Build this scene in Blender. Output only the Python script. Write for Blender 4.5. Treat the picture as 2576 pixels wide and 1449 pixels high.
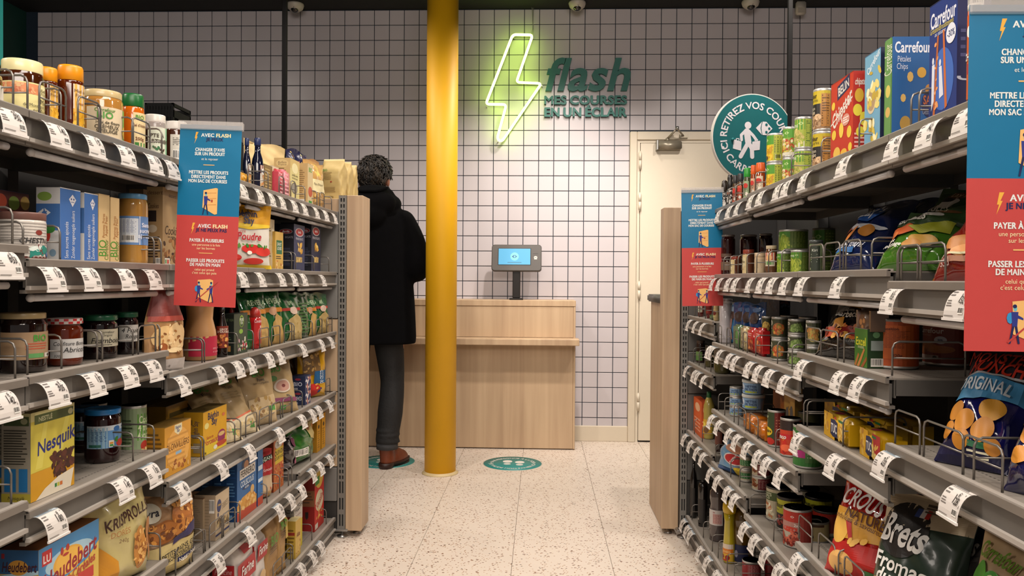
import bpy, bmesh, math, random
from math import sin, cos, pi, radians, atan2, sqrt
from mathutils import Vector, Matrix
random.seed(7)
for o in list(bpy.data.objects): bpy.data.objects.remove(o)
C = bpy.context.scene.collection
# ------------------------------------------------------------------ camera
W, H, F, CH = 2576, 1449, 1940.0, 1.1
yaw = math.atan(72/1940); pit = math.atan(20.5/1940); rol = .007
cf = Vector((-sin(yaw)*cos(pit), cos(yaw)*cos(pit), -sin(pit)))
r0 = Vector((cos(yaw), sin(yaw), 0)); u0_ = r0.cross(cf)
cr = r0*cos(rol)+u0_*sin(rol); cu = u0_*cos(rol)-r0*sin(rol)
CP = Vector((0, 0, CH))
cam = bpy.data.cameras.new('camera'); cam.sensor_width = 36; cam.lens = F/W*36; cam.clip_start = .05; cam.clip_end = 60
co = bpy.data.objects.new('camera', cam); C.objects.link(co)
co.matrix_world = Matrix(((cr.x, cu.x, -cf.x, 0), (cr.y, cu.y, -cf.y, 0), (cr.z, cu.z, -cf.z, CH), (0, 0, 0, 1)))
bpy.context.scene.camera = co
# ------------------------------------------------------------------ light
wd = bpy.data.worlds.new('world'); bpy.context.scene.world = wd; wd.use_nodes = True
wd.node_tree.nodes['Background'].inputs[0].default_value = (1, .90, .82, 1)
wd.node_tree.nodes['Background'].inputs[1].default_value = .24
def area(name, loc, size, power, col=(1, .895, .80), aim=None, sy=None, spread=pi):
    l = bpy.data.lights.new(name, 'AREA'); l.size = size; l.energy = power; l.color = col; l.spread = spread
    if sy: l.shape = 'RECTANGLE'; l.size_y = sy
    o = bpy.data.objects.new(name, l); C.objects.link(o); o.location = loc
    d = (Vector(aim)-Vector(loc)) if aim else Vector((0, 0, -1))
    o.rotation_euler = d.to_track_quat('-Z', 'Y').to_euler(); return o
def spot(name, loc, aim, power, ang, blend=.6, col=(1, .89, .79), r=.05):
    l = bpy.data.lights.new(name, 'SPOT'); l.energy = power; l.spot_size = radians(ang); l.spot_blend = blend; l.color = col; l.shadow_soft_size = r
    o = bpy.data.objects.new(name, l); C.objects.link(o); o.location = loc
    o.rotation_euler = (Vector(aim)-Vector(loc)).to_track_quat('-Z', 'Y').to_euler(); return o
area('ceiling_light_aisle', (-.1, .6, 2.85), .6, 44, sy=2.2, spread=radians(160))
area('fill_light_behind', (.1, -1.4, 2.6), 2.6, 78, sy=.8, aim=(0, 3.5, .9))  # added soft fill behind the camera, stands in for the unseen lit shop
spot('track_spot_counter', (.3, 4.5, 2.85), (-.2, 4.5, 0), 70, 120, .6)
spot('track_spot_person', (-1.5, 4.1, 2.85), (-.7, 4.5, .4), 42, 110, .7)
spot('track_spot_right_end', (.80, 3.3, 2.85), (.35, 3.5, 0), 78, 125, .6)
spot('track_spot_left_end', (-.88, 3.25, 2.85), (-.45, 3.5, 0), 70, 125, .6)
spot('track_spot_aisle', (0, 2.4, 2.85), (-.1, 2.2, 0), 44, 110, .6, r=.08)
spot('track_spot_left_shelf', (.35, 1.4, 2.85), (-.95, 1.9, .9), 62, 95, .7, r=.08)
spot('added_shelf_fill_a', (2.7, 1.4, 2.85), (-.95, 1.7, 1.0), 120, 60, .8, r=.12)  # added low-angle fill, gets light in under the left shelves
spot('added_shelf_fill_b', (-2.9, 1.2, 2.85), (.75, 1.6, 1.0), 150, 60, .8, r=.12)  # its counterpart, added to brighten the goods on the right shelves
spot('track_spot_right_shelf', (-.35, 1.3, 2.85), (.75, 1.9, .9), 48, 95, .7, r=.08)
spot('wall_spot_middle', (.15, 3.7, 2.85), (.15, 5.3, 1.0), 150, 74, 1.)
spot('wall_spot_door', (1.2, 3.7, 2.85), (1.05, 5.3, .9), 85, 74, .9)
spot('wall_spot_left', (-2.3, 3.6, 2.8), (-2.4, 5.3, 1.2), 9, 110, .9)
sc = bpy.context.scene
sc.view_settings.view_transform = 'Standard'; sc.view_settings.look = 'None'; sc.view_settings.exposure = 0; sc.view_settings.gamma = 1
sc.view_settings.use_curve_mapping = False
# ------------------------------------------------------------------ pixel rays (used only to find real positions)
def ray(x, y): return cf+cr*((x-W/2)/F)-cu*((y-H/2)/F)
def onA(x, y, a, val):
    d = ray(x, y); return CP+d*((val-CP[a])/d[a])
def onX(x, y, v): return onA(x, y, 0, v)
def onY(x, y, v): return onA(x, y, 1, v)
def onZ(x, y, v): return onA(x, y, 2, v)
# ------------------------------------------------------------------ materials
def lin(c):
    return tuple((v/12.92 if v <= .04045 else ((v+.055)/1.055)**2.4) for v in c)
def hx(s): return tuple(int(s[i:i+2], 16)/255 for i in (0, 2, 4))
MC = {}
def mat(col, rough=.5, metal=0., coat=0., em=0., var=.06, bump=0., scale=40., alpha=1., trans=0., name=None, spec=.5):
    if isinstance(col, bpy.types.Material): return col
    key = (col, rough, metal, coat, em, var, bump, scale, alpha, trans, spec)
    if key in MC: return MC[key]
    m = bpy.data.materials.new(name or 'colour_'+col); m.use_nodes = True; nt = m.node_tree; b = nt.nodes['Principled BSDF']
    c = lin(hx(col)); b.inputs['Roughness'].default_value = rough; b.inputs['Metallic'].default_value = metal; b.inputs['Specular IOR Level'].default_value = spec
    b.inputs['Coat Weight'].default_value = coat; b.inputs['Coat Roughness'].default_value = .08
    if alpha < 1: b.inputs['Alpha'].default_value = alpha
    if trans: b.inputs['Transmission Weight'].default_value = trans
    if em:
        b.inputs['Emission Color'].default_value = (*c, 1); b.inputs['Emission Strength'].default_value = em
    b.inputs['Base Color'].default_value = (*c, 1)
    if var or bump:
        tc = nt.nodes.new('ShaderNodeTexCoord'); n = nt.nodes.new('ShaderNodeTexNoise'); n.inputs['Scale'].default_value = scale
        nt.links.new(tc.outputs['Object'], n.inputs['Vector'])
        if var:
            mx = nt.nodes.new('ShaderNodeMix'); mx.data_type = 'RGBA'
            mx.inputs[6].default_value = (*[max(0, v*(1-var)) for v in c], 1); mx.inputs[7].default_value = (*[min(1, v*(1+var)) for v in c], 1)
            nt.links.new(n.outputs['Fac'], mx.inputs[0]); nt.links.new(mx.outputs[2], b.inputs['Base Color'])
        if bump:
            bp = nt.nodes.new('ShaderNodeBump'); bp.inputs['Strength'].default_value = bump; bp.inputs['Distance'].default_value = .004
            nt.links.new(n.outputs['Fac'], bp.inputs['Height']); nt.links.new(bp.outputs[0], b.inputs['Normal'])
    MC[key] = m; return m
def wood(name, c1, c2, rough=.5, axis='Z', sc_=1.):
    m = bpy.data.materials.new(name); m.use_nodes = True; nt = m.node_tree; b = nt.nodes['Principled BSDF']; b.inputs['Roughness'].default_value = rough
    tc = nt.nodes.new('ShaderNodeTexCoord'); mp = nt.nodes.new('ShaderNodeMapping'); s = [38*sc_, 38*sc_, 38*sc_]; s['XYZ'.index(axis)] = 1.6*sc_
    mp.inputs['Scale'].default_value = s; n = nt.nodes.new('ShaderNodeTexNoise'); n.inputs['Scale'].default_value = 1; n.inputs['Detail'].default_value = 6; n.inputs['Distortion'].default_value = .6
    n2 = nt.nodes.new('ShaderNodeTexNoise'); n2.inputs['Scale'].default_value = .22; n2.inputs['Detail'].default_value = 2
    r = nt.nodes.new('ShaderNodeValToRGB'); r.color_ramp.elements[0].color = (*lin(hx(c1)), 1); r.color_ramp.elements[1].color = (*lin(hx(c2)), 1)
    r.color_ramp.elements[0].position = .32; r.color_ramp.elements[1].position = .66
    ad = nt.nodes.new('ShaderNodeMath'); ad.operation = 'MULTIPLY_ADD'; ad.inputs[1].default_value = .55
    ml = nt.nodes.new('ShaderNodeMath'); ml.operation = 'MULTIPLY'; ml.inputs[1].default_value = .45
    L = nt.links.new; L(tc.outputs['Object'], mp.inputs[0]); L(mp.outputs[0], n.inputs['Vector']); L(mp.outputs[0], n2.inputs['Vector'])
    L(n2.outputs['Fac'], ml.inputs[0]); L(n.outputs['Fac'], ad.inputs[0]); L(ml.outputs[0], ad.inputs[2]); L(ad.outputs[0], r.inputs[0]); L(r.outputs[0], b.inputs['Base Color'])
    return m
WOOD = wood('pale_oak_laminate', 'a2876c', 'c0a586'); WOODX = wood('pale_oak_counter', 'a2866a', 'c4aa8a', sc_=.5)
def terrazzo():
    m = bpy.data.materials.new('cream_floor_with_brown_flecks'); m.use_nodes = True; nt = m.node_tree; b = nt.nodes['Principled BSDF']; b.inputs['Roughness'].default_value = .42
    g = nt.nodes.new('ShaderNodeNewGeometry'); L = nt.links.new
    nz = nt.nodes.new('ShaderNodeTexNoise'); nz.inputs['Scale'].default_value = 2.5; nz.inputs['Detail'].default_value = 3; L(g.outputs['Position'], nz.inputs['Vector'])
    base = nt.nodes.new('ShaderNodeMix'); base.data_type = 'RGBA'; base.inputs[6].default_value = (*lin(hx('cfc3b6')), 1); base.inputs[7].default_value = (*lin(hx('d8ccbf')), 1); L(nz.outputs['Fac'], base.inputs[0])
    prev = base.outputs[2]
    for sx, sy, th, den, c in ((55, 85, .27, .09, '6e4a34'), (85, 120, .28, .10, '8a6146'), (60, 95, .22, .05, '3f3029'), (110, 150, .30, .08, 'a88464')):
        mp = nt.nodes.new('ShaderNodeMapping'); mp.inputs['Scale'].default_value = (sx, sy, 1); mp.inputs['Rotation'].default_value = (0, 0, .25 if sx > 60 else -.15); L(g.outputs['Position'], mp.inputs[0])
        v = nt.nodes.new('ShaderNodeTexVoronoi'); v.inputs['Scale'].default_value = 1; v.voronoi_dimensions = '2D'; L(mp.outputs[0], v.inputs['Vector'])
        a = nt.nodes.new('ShaderNodeMath'); a.operation = 'LESS_THAN'; a.inputs[1].default_value = th; L(v.outputs['Distance'], a.inputs[0])
        s = nt.nodes.new('ShaderNodeSeparateColor'); L(v.outputs['Color'], s.inputs[0])
        d = nt.nodes.new('ShaderNodeMath'); d.operation = 'LESS_THAN'; d.inputs[1].default_value = den; L(s.outputs[0], d.inputs[0])
        k = nt.nodes.new('ShaderNodeMath'); k.operation = 'MULTIPLY'; L(a.outputs[0], k.inputs[0]); L(d.outputs[0], k.inputs[1])
        x = nt.nodes.new('ShaderNodeMix'); x.data_type = 'RGBA'; x.inputs[7].default_value = (*lin(hx(c)), 1); L(k.outputs[0], x.inputs[0]); L(prev, x.inputs[6]); prev = x.outputs[2]
    L(prev, b.inputs['Base Color']); return m
def shelfmat():
    m = bpy.data.materials.new('grey_painted_steel_shelf'); m.use_nodes = True; nt = m.node_tree; b = nt.nodes['Principled BSDF']; b.inputs['Roughness'].default_value = .45
    g = nt.nodes.new('ShaderNodeNewGeometry'); L = nt.links.new; sp = nt.nodes.new('ShaderNodeSeparateXYZ'); L(g.outputs['Position'], sp.inputs[0])
    def m_(op, a, bv):
        n = nt.nodes.new('ShaderNodeMath'); n.operation = op
        if hasattr(a, 'is_output'): L(a, n.inputs[0])
        else: n.inputs[0].default_value = a
        if hasattr(bv, 'is_output'): L(bv, n.inputs[1])
        else: n.inputs[1].default_value = bv
        return n.outputs[0]
    # rows of punched holes along the aisle, every 5 cm of depth
    fy = m_('LESS_THAN', m_('FRACT', m_('MULTIPLY', sp.outputs[1], 95.), 0.), .45)
    fx = m_('LESS_THAN', m_('FRACT', m_('MULTIPLY', m_('ADD', sp.outputs[0], 10.), 22.), 0.), .07)
    up = nt.nodes.new('ShaderNodeSeparateXYZ'); L(g.outputs['Normal'], up.inputs[0])
    k = m_('MULTIPLY', m_('MULTIPLY', fy, fx), m_('GREATER_THAN', up.outputs[2], .8))
    x = nt.nodes.new('ShaderNodeMix'); x.data_type = 'RGBA'; x.inputs[6].default_value = (*lin(hx('857e75')), 1); x.inputs[7].default_value = (*lin(hx('3c3834')), 1)
    L(k, x.inputs[0]); L(x.outputs[2], b.inputs['Base Color']); return m
SHELF = shelfmat(); FLOORM = terrazzo()
RAILM = mat('7d766e', .4, .3); RAILD = mat('5c5853', .45); STRIP = mat('a09991', .4); PLAST = mat('cfcac6', .2, alpha=.3, var=0); WIRE = mat('77726c', .35, .6)
BLACKM = mat('141313', .7, var=.2); DARKM = mat('2b2927', .6); GREYP = mat('74726f', .5); STEEL = mat('a8a7a5', .3, .9); TIN = mat('c4c2bd', .42, .7)
# ------------------------------------------------------------------ mesh builder
class PM:
    def __init__(s): s.v = []; s.f = []; s.m = []; s.sm = []; s.mats = []
    def mi(s, m):
        m = mat(m)
        if m not in s.mats: s.mats.append(m)
        return s.mats.index(m)
    def add(s, vs, fs, m, sm=False):
        n = len(s.v); i = s.mi(m); s.v += [tuple(v) for v in vs]
        for f in fs: s.f.append(tuple(n+k for k in f)); s.m.append(i); s.sm.append(sm)
    def box(s, x0, x1, y0, y1, z0, z1, m, ms=None):
        vs = [(x, y, z) for z in (z0, z1) for y in (y0, y1) for x in (x0, x1)]
        fs = [(0, 2, 3, 1), (4, 5, 7, 6), (0, 1, 5, 4), (2, 6, 7, 3), (0, 4, 6, 2), (1, 3, 7, 5)]   # bottom top front(-y) back left right
        if ms is None: s.add(vs, fs, m)
        else:
            n = len(s.v); s.v += vs
            for f, mm in zip(fs, ms): s.f.append(tuple(n+k for k in f)); s.m.append(s.mi(mm)); s.sm.append(False)
    def cbox(s, x0, x1, y0, y1, z0, z1, m, c=.004, seg=1):
        bm = bmesh.new(); bmesh.ops.create_cube(bm, size=1)
        for v in bm.verts: v.co = ((x0+x1)/2+v.co.x*(x1-x0), (y0+y1)/2+v.co.y*(y1-y0), (z0+z1)/2+v.co.z*(z1-z0))
        bmesh.ops.bevel(bm, geom=list(bm.edges), offset=c, segments=seg, affect='EDGES')
        bm.verts.index_update(); s.add([v.co[:] for v in bm.verts], [[v.index for v in f.verts] for f in bm.faces], m, seg > 1); bm.free()
    def lathe(s, prof, seg, ms, cx=0, cy=0, z=0, sm=True, sq=None):
        # prof [(r,z)], ms one material or list per segment
        n = len(prof); vs = []
        for (r, h) in prof:
            for k in range(seg):
                a = 2*pi*k/seg; vs.append((cx+r*cos(a), cy+r*sin(a), z+h))
        base = len(s.v); s.v += vs
        for i in range(n-1):
            mm = s.mi(ms[i] if isinstance(ms, list) else ms)
            for k in range(seg):
                k2 = (k+1) % seg; s.f.append((base+i*seg+k, base+i*seg+k2, base+(i+1)*seg+k2, base+(i+1)*seg+k)); s.m.append(mm); s.sm.append(sm)
        for i, rev in ((0, True), (n-1, False)):
            if prof[i][0] > 1e-4:
                f = [base+i*seg+k for k in range(seg)]; mm = s.mi(ms[0 if rev else -1] if isinstance(ms, list) else ms)
                s.f.append(tuple(f[::-1] if rev else f)); s.m.append(mm); s.sm.append(False)
    def tube(s, pts, r, m, seg=6, closed=False, cap=True):
        P = [Vector(p) for p in pts]; n = len(P); rings = []; base = len(s.v); rr = r if isinstance(r, (list, tuple)) else [r]*n; up = None
        for i in range(n):
            if closed: t = (P[(i+1) % n]-P[i-1])
            else: t = P[min(i+1, n-1)]-P[max(i-1, 0)]
            t.normalize()
            if up is None: up = t.orthogonal().normalized()
            else:
                up = up-t*up.dot(t); up = up.normalized() if up.length > 1e-6 else t.orthogonal().normalized()
            w = t.cross(up)
            for k in range(seg):
                a = 2*pi*k/seg; s.v.append(tuple(P[i]+(up*cos(a)+w*sin(a))*rr[i]))
        mm = s.mi(m); e = n if closed else n-1
        for i in range(e):
            for k in range(seg):
                a, b = base+i*seg, base+((i+1) % n)*seg; k2 = (k+1) % seg
                s.f.append((a+k, a+k2, b+k2, b+k)); s.m.append(mm); s.sm.append(True)
        if not closed and cap:
            s.f.append(tuple(base+k for k in range(seg))[::-1]); s.m.append(mm); s.sm.append(False)
            s.f.append(tuple(base+(n-1)*seg+k for k in range(seg))); s.m.append(mm); s.sm.append(False)
    def ball(s, c, r, m, seg=12, rings=8):
        rx, ry, rz = r if isinstance(r, (tuple, list)) else (r, r, r)
        vs = []; fs = []
        for i in range(rings+1):
            t = pi*i/rings
            for k in range(seg):
                a = 2*pi*k/seg; vs.append((c[0]+rx*sin(t)*cos(a), c[1]+ry*sin(t)*sin(a), c[2]-rz*cos(t)))
        for i in range(rings):
            for k in range(seg):
                k2 = (k+1) % seg; fs.append((i*seg+k, i*seg+k2, (i+1)*seg+k2, (i+1)*seg+k))
        s.add(vs, fs, m, True)
    def mesh(s, name):
        me = bpy.data.meshes.new(name); me.from_pydata(s.v, [], s.f)
        for m in s.mats: me.materials.append(m)
        me.polygons.foreach_set('material_index', s.m); me.polygons.foreach_set('use_smooth', s.sm); me.update(); return me
    def obj(s, name, parent=None, loc=(0, 0, 0), rot=(0, 0, 0)):
        return put(name, s.mesh(name), parent, loc, rot)
def put(name, me, parent=None, loc=(0, 0, 0), rot=(0, 0, 0)):
    o = bpy.data.objects.new(name, me); C.objects.link(o); o.location = loc; o.rotation_euler = rot
    if parent: o.parent = parent
    return o
def tag(o, label, cat, group=None):
    o['label'] = label; o['category'] = cat
    if group: o['group'] = group
    return o
def struct(o): o['kind'] = 'structure'; return o
def empty(name, loc=(0, 0, 0), rot=(0, 0, 0)):
    o = put(name, None, None, loc, rot); o.empty_display_size = .05; return o
def copy_tree(o, parent=None):
    c = o.copy(); C.objects.link(c)
    if parent: c.parent = parent
    for ch in o.children: copy_tree(ch, c)
    return c
# ------------------------------------------------------------------ lettering (built-in font, one mesh per glyph, composed here)
CHARS = "ABCDEFGHIJKLMNOPQRSTUVWXYZabcdefghijklmnopqrstuvwxyz0123456789ÉéèÀàê'.,-+%€&!:/·°"
GL = {}
def glyphs():
    tmp = []
    for bold in (0, 1):
        for ch in CHARS+'|':
            for s, tg in ((ch, 'g'), ('|'+ch+'|', 'a')):
                cu_ = bpy.data.curves.new('t', 'FONT'); cu_.body = s; cu_.resolution_u = 3; cu_.offset = (0 if ch in 'MW' else .008 if ch in 'NVAwvm' else .022)*bold; cu_.fill_mode = 'FRONT'
                o = bpy.data.objects.new('t', cu_); C.objects.link(o); tmp.append((bold, ch, tg, o))
    bpy.context.view_layer.update(); dg = bpy.context.evaluated_depsgraph_get()
    cap = None; raw = {}
    for bold, ch, tg, o in tmp:
        e = o.evaluated_get(dg); me = e.to_mesh(); vs = [(v.co.x, v.co.y) for v in me.vertices]; fs = [tuple(p.vertices) for p in me.polygons]
        raw[(bold, ch, tg)] = (vs, fs); e.to_mesh_clear()
    for bold, ch, tg, o in tmp:
        d = o.data; bpy.data.objects.remove(o); bpy.data.curves.remove(d)
    wbar = {b: max(v[0] for v in raw[(b, '|', 'a')][0])/3 for b in (0, 1)}   # three bars
    cap = max(v[1] for v in raw[(0, 'H', 'g')][0])
    for bold in (0, 1):
        bars = raw[(bold, '|', 'g')][0]; bx = max(v[0] for v in bars)
        full = raw[(bold, '|', 'a')][0]; adv_bar = (max(v[0] for v in full)-bx)/2
        for ch in CHARS:
            vs, fs = raw[(bold, ch, 'g')]; a = max(v[0] for v in raw[(bold, ch, 'a')][0])-bx-adv_bar
            GL[(bold, ch)] = ([(x/cap, y/cap) for x, y in vs], fs, a/cap)
glyphs()
def text2d(s, bold=True, ital=False, track=0.):
    vs = []; fs = []; x = 0
    for ch in s:
        if ch == ' ': x += .42; continue
        if (int(bold), ch) not in GL: continue
        g, f, a = GL[(int(bold), ch)]; n = len(vs)
        vs += [(x+px+(py*.22 if ital else 0), py) for px, py in g]; fs += [tuple(n+k for k in q) for q in f]; x += a+track+(.02 if bold else 0)
    return [(px-x/2, py-.5) for px, py in vs], fs, x
# ------------------------------------------------------------------ print on a surface
def subdiv(vs, fs, lev, mx=None):
    for _ in range(lev):
        vs = list(vs); out = []; E = {}
        def mid(a, b):
            k = (min(a, b), max(a, b))
            if k not in E: E[k] = len(vs); vs.append(((vs[a][0]+vs[b][0])/2, (vs[a][1]+vs[b][1])/2))
            return E[k]
        for f in fs:
            for i in range(1, len(f)-1):
                a, b, c = f[0], f[i], f[i+1]; ab, bc, ca = mid(a, b), mid(b, c), mid(c, a)
                out += [(a, ab, ca), (ab, b, bc), (ca, bc, c), (ab, bc, ca)]
        fs = out
    return vs, fs
def flatM(o, ux, uy, n):
    o = Vector(o); ux = Vector(ux); uy = Vector(uy); n = Vector(n)
    return lambda x, y, off: tuple(o+ux*x+uy*y+n*off)
def art(pm, M, w, h, cmds, off0=.00025, step=.00004, curved=False):
    if curved: step = .0003 if curved == 2 else .00007
    rnd = random.Random(len(cmds)*17+int(w*1000))
    off = off0
    def quad(x0, y0, x1, y1, c, of):
        nx = max(1, int(abs(x1-x0)*w/.008)) if curved else 1; ny = max(1, int(abs(y1-y0)*h/.02)) if curved == 2 else 1
        if curved == 2: nx = max(nx, int(abs(x1-x0)*24)); ny = max(ny, int(abs(y1-y0)*26), 1)
        nx = min(nx, 26); ny = min(ny, 26)
        vs = [M(x0+(x1-x0)*i/nx, y0+(y1-y0)*j/ny, of) for j in range(ny+1) for i in range(nx+1)]
        fs = [(j*(nx+1)+i, j*(nx+1)+i+1, (j+1)*(nx+1)+i+1, (j+1)*(nx+1)+i) for j in range(ny) for i in range(nx)]
        pm.add(vs, fs, c)
    for cmd in cmds:
        k = cmd[0]; off += step
        if k == 'r': quad(*cmd[1:6], off)
        elif k == 'e':
            _, cx, cy, rx, ry, c = cmd[:6]; nr = 7 if curved == 2 else 3 if curved else 1; sg = 24 if rx*w > .006 else 8
            vs = [M(cx, cy, off)]+[M(cx+rx*q/nr*cos(2*pi*i/sg), cy+ry*q/nr*sin(2*pi*i/sg), off) for q in range(1, nr+1) for i in range(sg)]
            fs = [(0, 1+i, 1+(i+1) % sg) for i in range(sg)]
            for q in range(nr-1):
                for i in range(sg): fs.append((1+q*sg+i, 1+(q+1)*sg+i, 1+(q+1)*sg+(i+1) % sg, 1+q*sg+(i+1) % sg))
            pm.add(vs, fs, c)
        elif k == 'p':
            pv, pf = list(cmd[1]), [tuple(range(len(cmd[1])))]
            if curved: pv, pf = subdiv(pv, pf, 4 if curved == 2 else 2)
            pm.add([M(x, y, off) for x, y in pv], pf, cmd[2])
        elif k == 't':
            _, cx, cy, th, s, c = cmd[:6]; fl = cmd[6] if len(cmd) > 6 else 'b'; wm = cmd[7] if len(cmd) > 7 else None
            vs, fs, tw = text2d(s, 'b' in fl or 'B' in fl, 'i' in fl, .05 if 'B' in fl else 0); S = th*h; kx = 1.
            lim = (wm or .96)*(h if 'v' in fl else w)
            if tw*S > lim: kx = lim/(tw*S)
            if kx < .62: q = (kx/.62)**.5; S *= q; kx = lim/(tw*S)
            of = off+(.0006 if curved == 1 or w < .06 and h < .075 else .0016 if curved else 0); rt = radians(cmd[8]) if len(cmd) > 8 else (pi/2 if 'v' in fl else 0); ca, sa = cos(rt), sin(rt)
            if 'B' in fl:
                for q_, (ax_, ay_) in enumerate(((-.04, 0), (.04, 0))): pm.add([M(cx+((x+ax_)*S*kx*ca-(y+ay_)*S*sa)/w, cy+((x+ax_)*S*kx*sa+(y+ay_)*S*ca)/h, of+.00002*(q_+1)) for x, y in vs], fs, c)
            if curved == 2: vs, fs = subdiv(vs, fs, 1)
            pm.add([M(cx+(x*S*kx*ca-y*S*sa)/w, cy+(x*S*kx*sa+y*S*ca)/h, of) for x, y in vs], fs, c)
        elif k == 'l':
            _, x0, y0, x1, y1, n, c = cmd
            for i in range(n):
                yy = y1-(y1-y0)*(i+.5)/n; hh = (y1-y0)/n*.22; xe = x0+(x1-x0)*rnd.uniform(.7, 1); quad(x0, yy-hh, xe, yy+hh, c, off)
        elif k == 'n':
            _, x0, y0, x1, y1, n, sz, cs = cmd
            for i in range(n):
                x = rnd.uniform(x0, x1); y = rnd.uniform(y0, y1); a = rnd.uniform(0, pi); r1 = sz*rnd.uniform(.7, 1.2); r2 = r1*rnd.uniform(.4, .8); of = off+i*.000004
                vs = []
                for q in range(7):
                    t = 2*pi*q/7; px = r1*cos(t); py = r2*sin(t); vs.append(M(x+(px*cos(a)-py*sin(a))/w, y+(px*sin(a)+py*cos(a))/h, of))
                pm.add(vs, [tuple(range(7))], cs[i % len(cs)])
            off += n*.000004
        elif k == 'bc':
            _, x0, y0, x1, y1 = cmd; quad(x0, y0, x1, y1, 'e8e4dc', off)
            n = 14
            for i in range(n):
                a = x0+(x1-x0)*(i+.5)/(n+1); quad(a, y0+(y1-y0)*.18, a+(x1-x0)/(n+1)*rnd.choice((.35, .6)), y1-(y1-y0)*.08, '1c1a19', off+.0001)
            off += .0001
        elif k == 'd':   # retailer diamond mark
            _, cx, cy, s_, c1, c2 = cmd; sx = s_*h/w
            pm.add([M(cx+x*sx, cy+y*s_, off) for x, y in ((-1, 0), (-.15, .62), (-.15, .25), (-.45, 0), (-.15, -.25), (-.15, -.62))], [(0, 1, 2, 3), (0, 3, 4, 5)], c1)
            pm.add([M(cx+x*sx, cy+y*s_, off) for x, y in ((0, .68), (.95, 0), (0, -.68), (.1, -.2), (.42, -.25), (.3, 0), (.42, .25), (.1, .2))], [(0, 7, 6, 1), (1, 6, 5), (1, 5, 4), (2, 1, 4, 3)], c2)
# ------------------------------------------------------------------ the room
YW = 5.30; TP = .1034; TX0 = .600; TZ0 = 2.848
m_ = PM(); m_.box(-3.62, 4.2, YW, YW+.12, 0, 3.0, mat('1c2c3c', .6)); wall = struct(m_.obj('wall_back'))
TILE = mat('bfb9bd', .28, var=.03, scale=6, bump=0)
tb = PM(); g_ = .0024; tb.cbox(g_, TP-g_, -.006, .001, g_, TP-g_, TILE, .0012); tme = tb.mesh('wall_tile')
cells = []
for i in range(-41, 36):
    x0 = TX0+i*TP
    for j in range(-27, 1):
        z0 = TZ0+j*TP
        z1 = z0+TP
        if x0 < -3.62 or x0 > 4.1: continue
        if z0 < .09: continue
        if x0 > TX0-.01 and x0 < 1.52 and z0 < 2.11-.03: continue
        cells.append((x0, z0))
def near(c): x, z = c; return (x-.05)**2+((z-1.75)*1.0)**2
def vis(c):
    x, z = c
    if z < 1.0 and x < .2: return False
    if -.66 < x < -.5: return False
    if x < -.7 and z < 1.8: return False
    return True
cells.sort(key=lambda c: (not vis(c), near(c)))
for x, z in cells[:290]: put('tile', tme, wall, (x, YW, z))
rest = PM(); vsb = tb.v
for x, z in cells[290:]:
    n = len(rest.v); rest.v += [(a+x, b+YW, c+z) for a, b, c in vsb]; rest.f += [tuple(n+k for k in f) for f in tb.f]; rest.m += [0]*len(tb.f); rest.sm += [False]*len(tb.f)
rest.mats = [TILE]; r_ = rest.obj('tile_field', wall); r_['kind'] = 'stuff'
# floor in long sheets with fine seams
m_ = PM(); m_.box(-3.7, 4.3, -1.5, 5.45, -.05, -.0035, mat('6a5a4c', .8)); floor = struct(m_.obj('floor'))
x = -.49-.387*8
while x < 4.2:
    m_ = PM(); m_.box(max(x, -3.65)+.0009, min(x+.387, 4.25)-.0009, -1.5, 5.30, -.0035, 0, FLOORM); m_.obj('floor_sheet', floor); x += .387
m_ = PM(); m_.box(-3.7, 4.3, -1.5, 5.45, 2.955, 3.05, mat('0b0a0a', .8)); struct(m_.obj('ceiling'))
m_ = PM(); m_.box(-3.74, -3.62, -1.5, 5.42, 0, 2.955, mat('0d3a34', .6)); struct(m_.obj('wall_left'))
m_ = PM(); m_.box(4.2, 4.3, -1.5, 5.42, 0, 2.955, mat('3a3836', .6)); struct(m_.obj('wall_right'))
CREAM = mat('cdc2ae', .45, var=.02); CREAM2 = mat('d2c8b5', .4, var=.02)
m_ = PM()
for i in range(-41, 36):
    x0 = TX0+i*TP
    if x0 < -3.62 or x0 > 4.1 or .59 < x0 < 1.52: continue
    m_.box(x0+g_, x0+TP-g_, YW-.006, YW, .104, TZ0-26*TP-g_, TILE)
r_ = m_.obj('cut_tile_row', wall); r_['kind'] = 'stuff'
m_ = PM(); m_.cbox(-1.62, .60, YW-.022, YW, .0, .105, CREAM, .003); struct(m_.obj('baseboard_back'))
# door frame and door
m_ = PM(); fy = YW-.035
m_.cbox(.600, .648, fy, YW+.02, 0, 2.112, CREAM, .004); m_.cbox(1.512, 1.56, fy, YW+.02, 0, 2.112, CREAM, .004); m_.cbox(.648, 1.512, fy, YW+.02, 2.055, 2.112, CREAM, .004)
m_.box(.648, .668, fy+.014, YW+.02, 0, 2.055, CREAM2); m_.box(1.492, 1.512, fy+.014, YW+.02, 0, 2.055, CREAM2); m_.box(.668, 1.492, fy+.014, YW+.02, 2.037, 2.055, CREAM2)
dr = struct(m_.obj('door_1'))
m_ = PM(); m_.cbox(.671, 1.489, fy+.004, YW, .012, 2.033, CREAM2, .002); m_.obj('door_leaf', dr)
for z in (1.86, 1.58, .98, .22):
    m_ = PM(); m_.lathe([(.009, 0), (.009, .055)], 10, CREAM2, .668, fy-.004, z); m_.lathe([(.009, .058), (.009, .11)], 10, CREAM2, .668, fy-.004, z); m_.lathe([(.005, -.006), (.005, .118)], 8, CREAM2, .668, fy-.004, z); m_.obj('hinge', dr)
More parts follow.
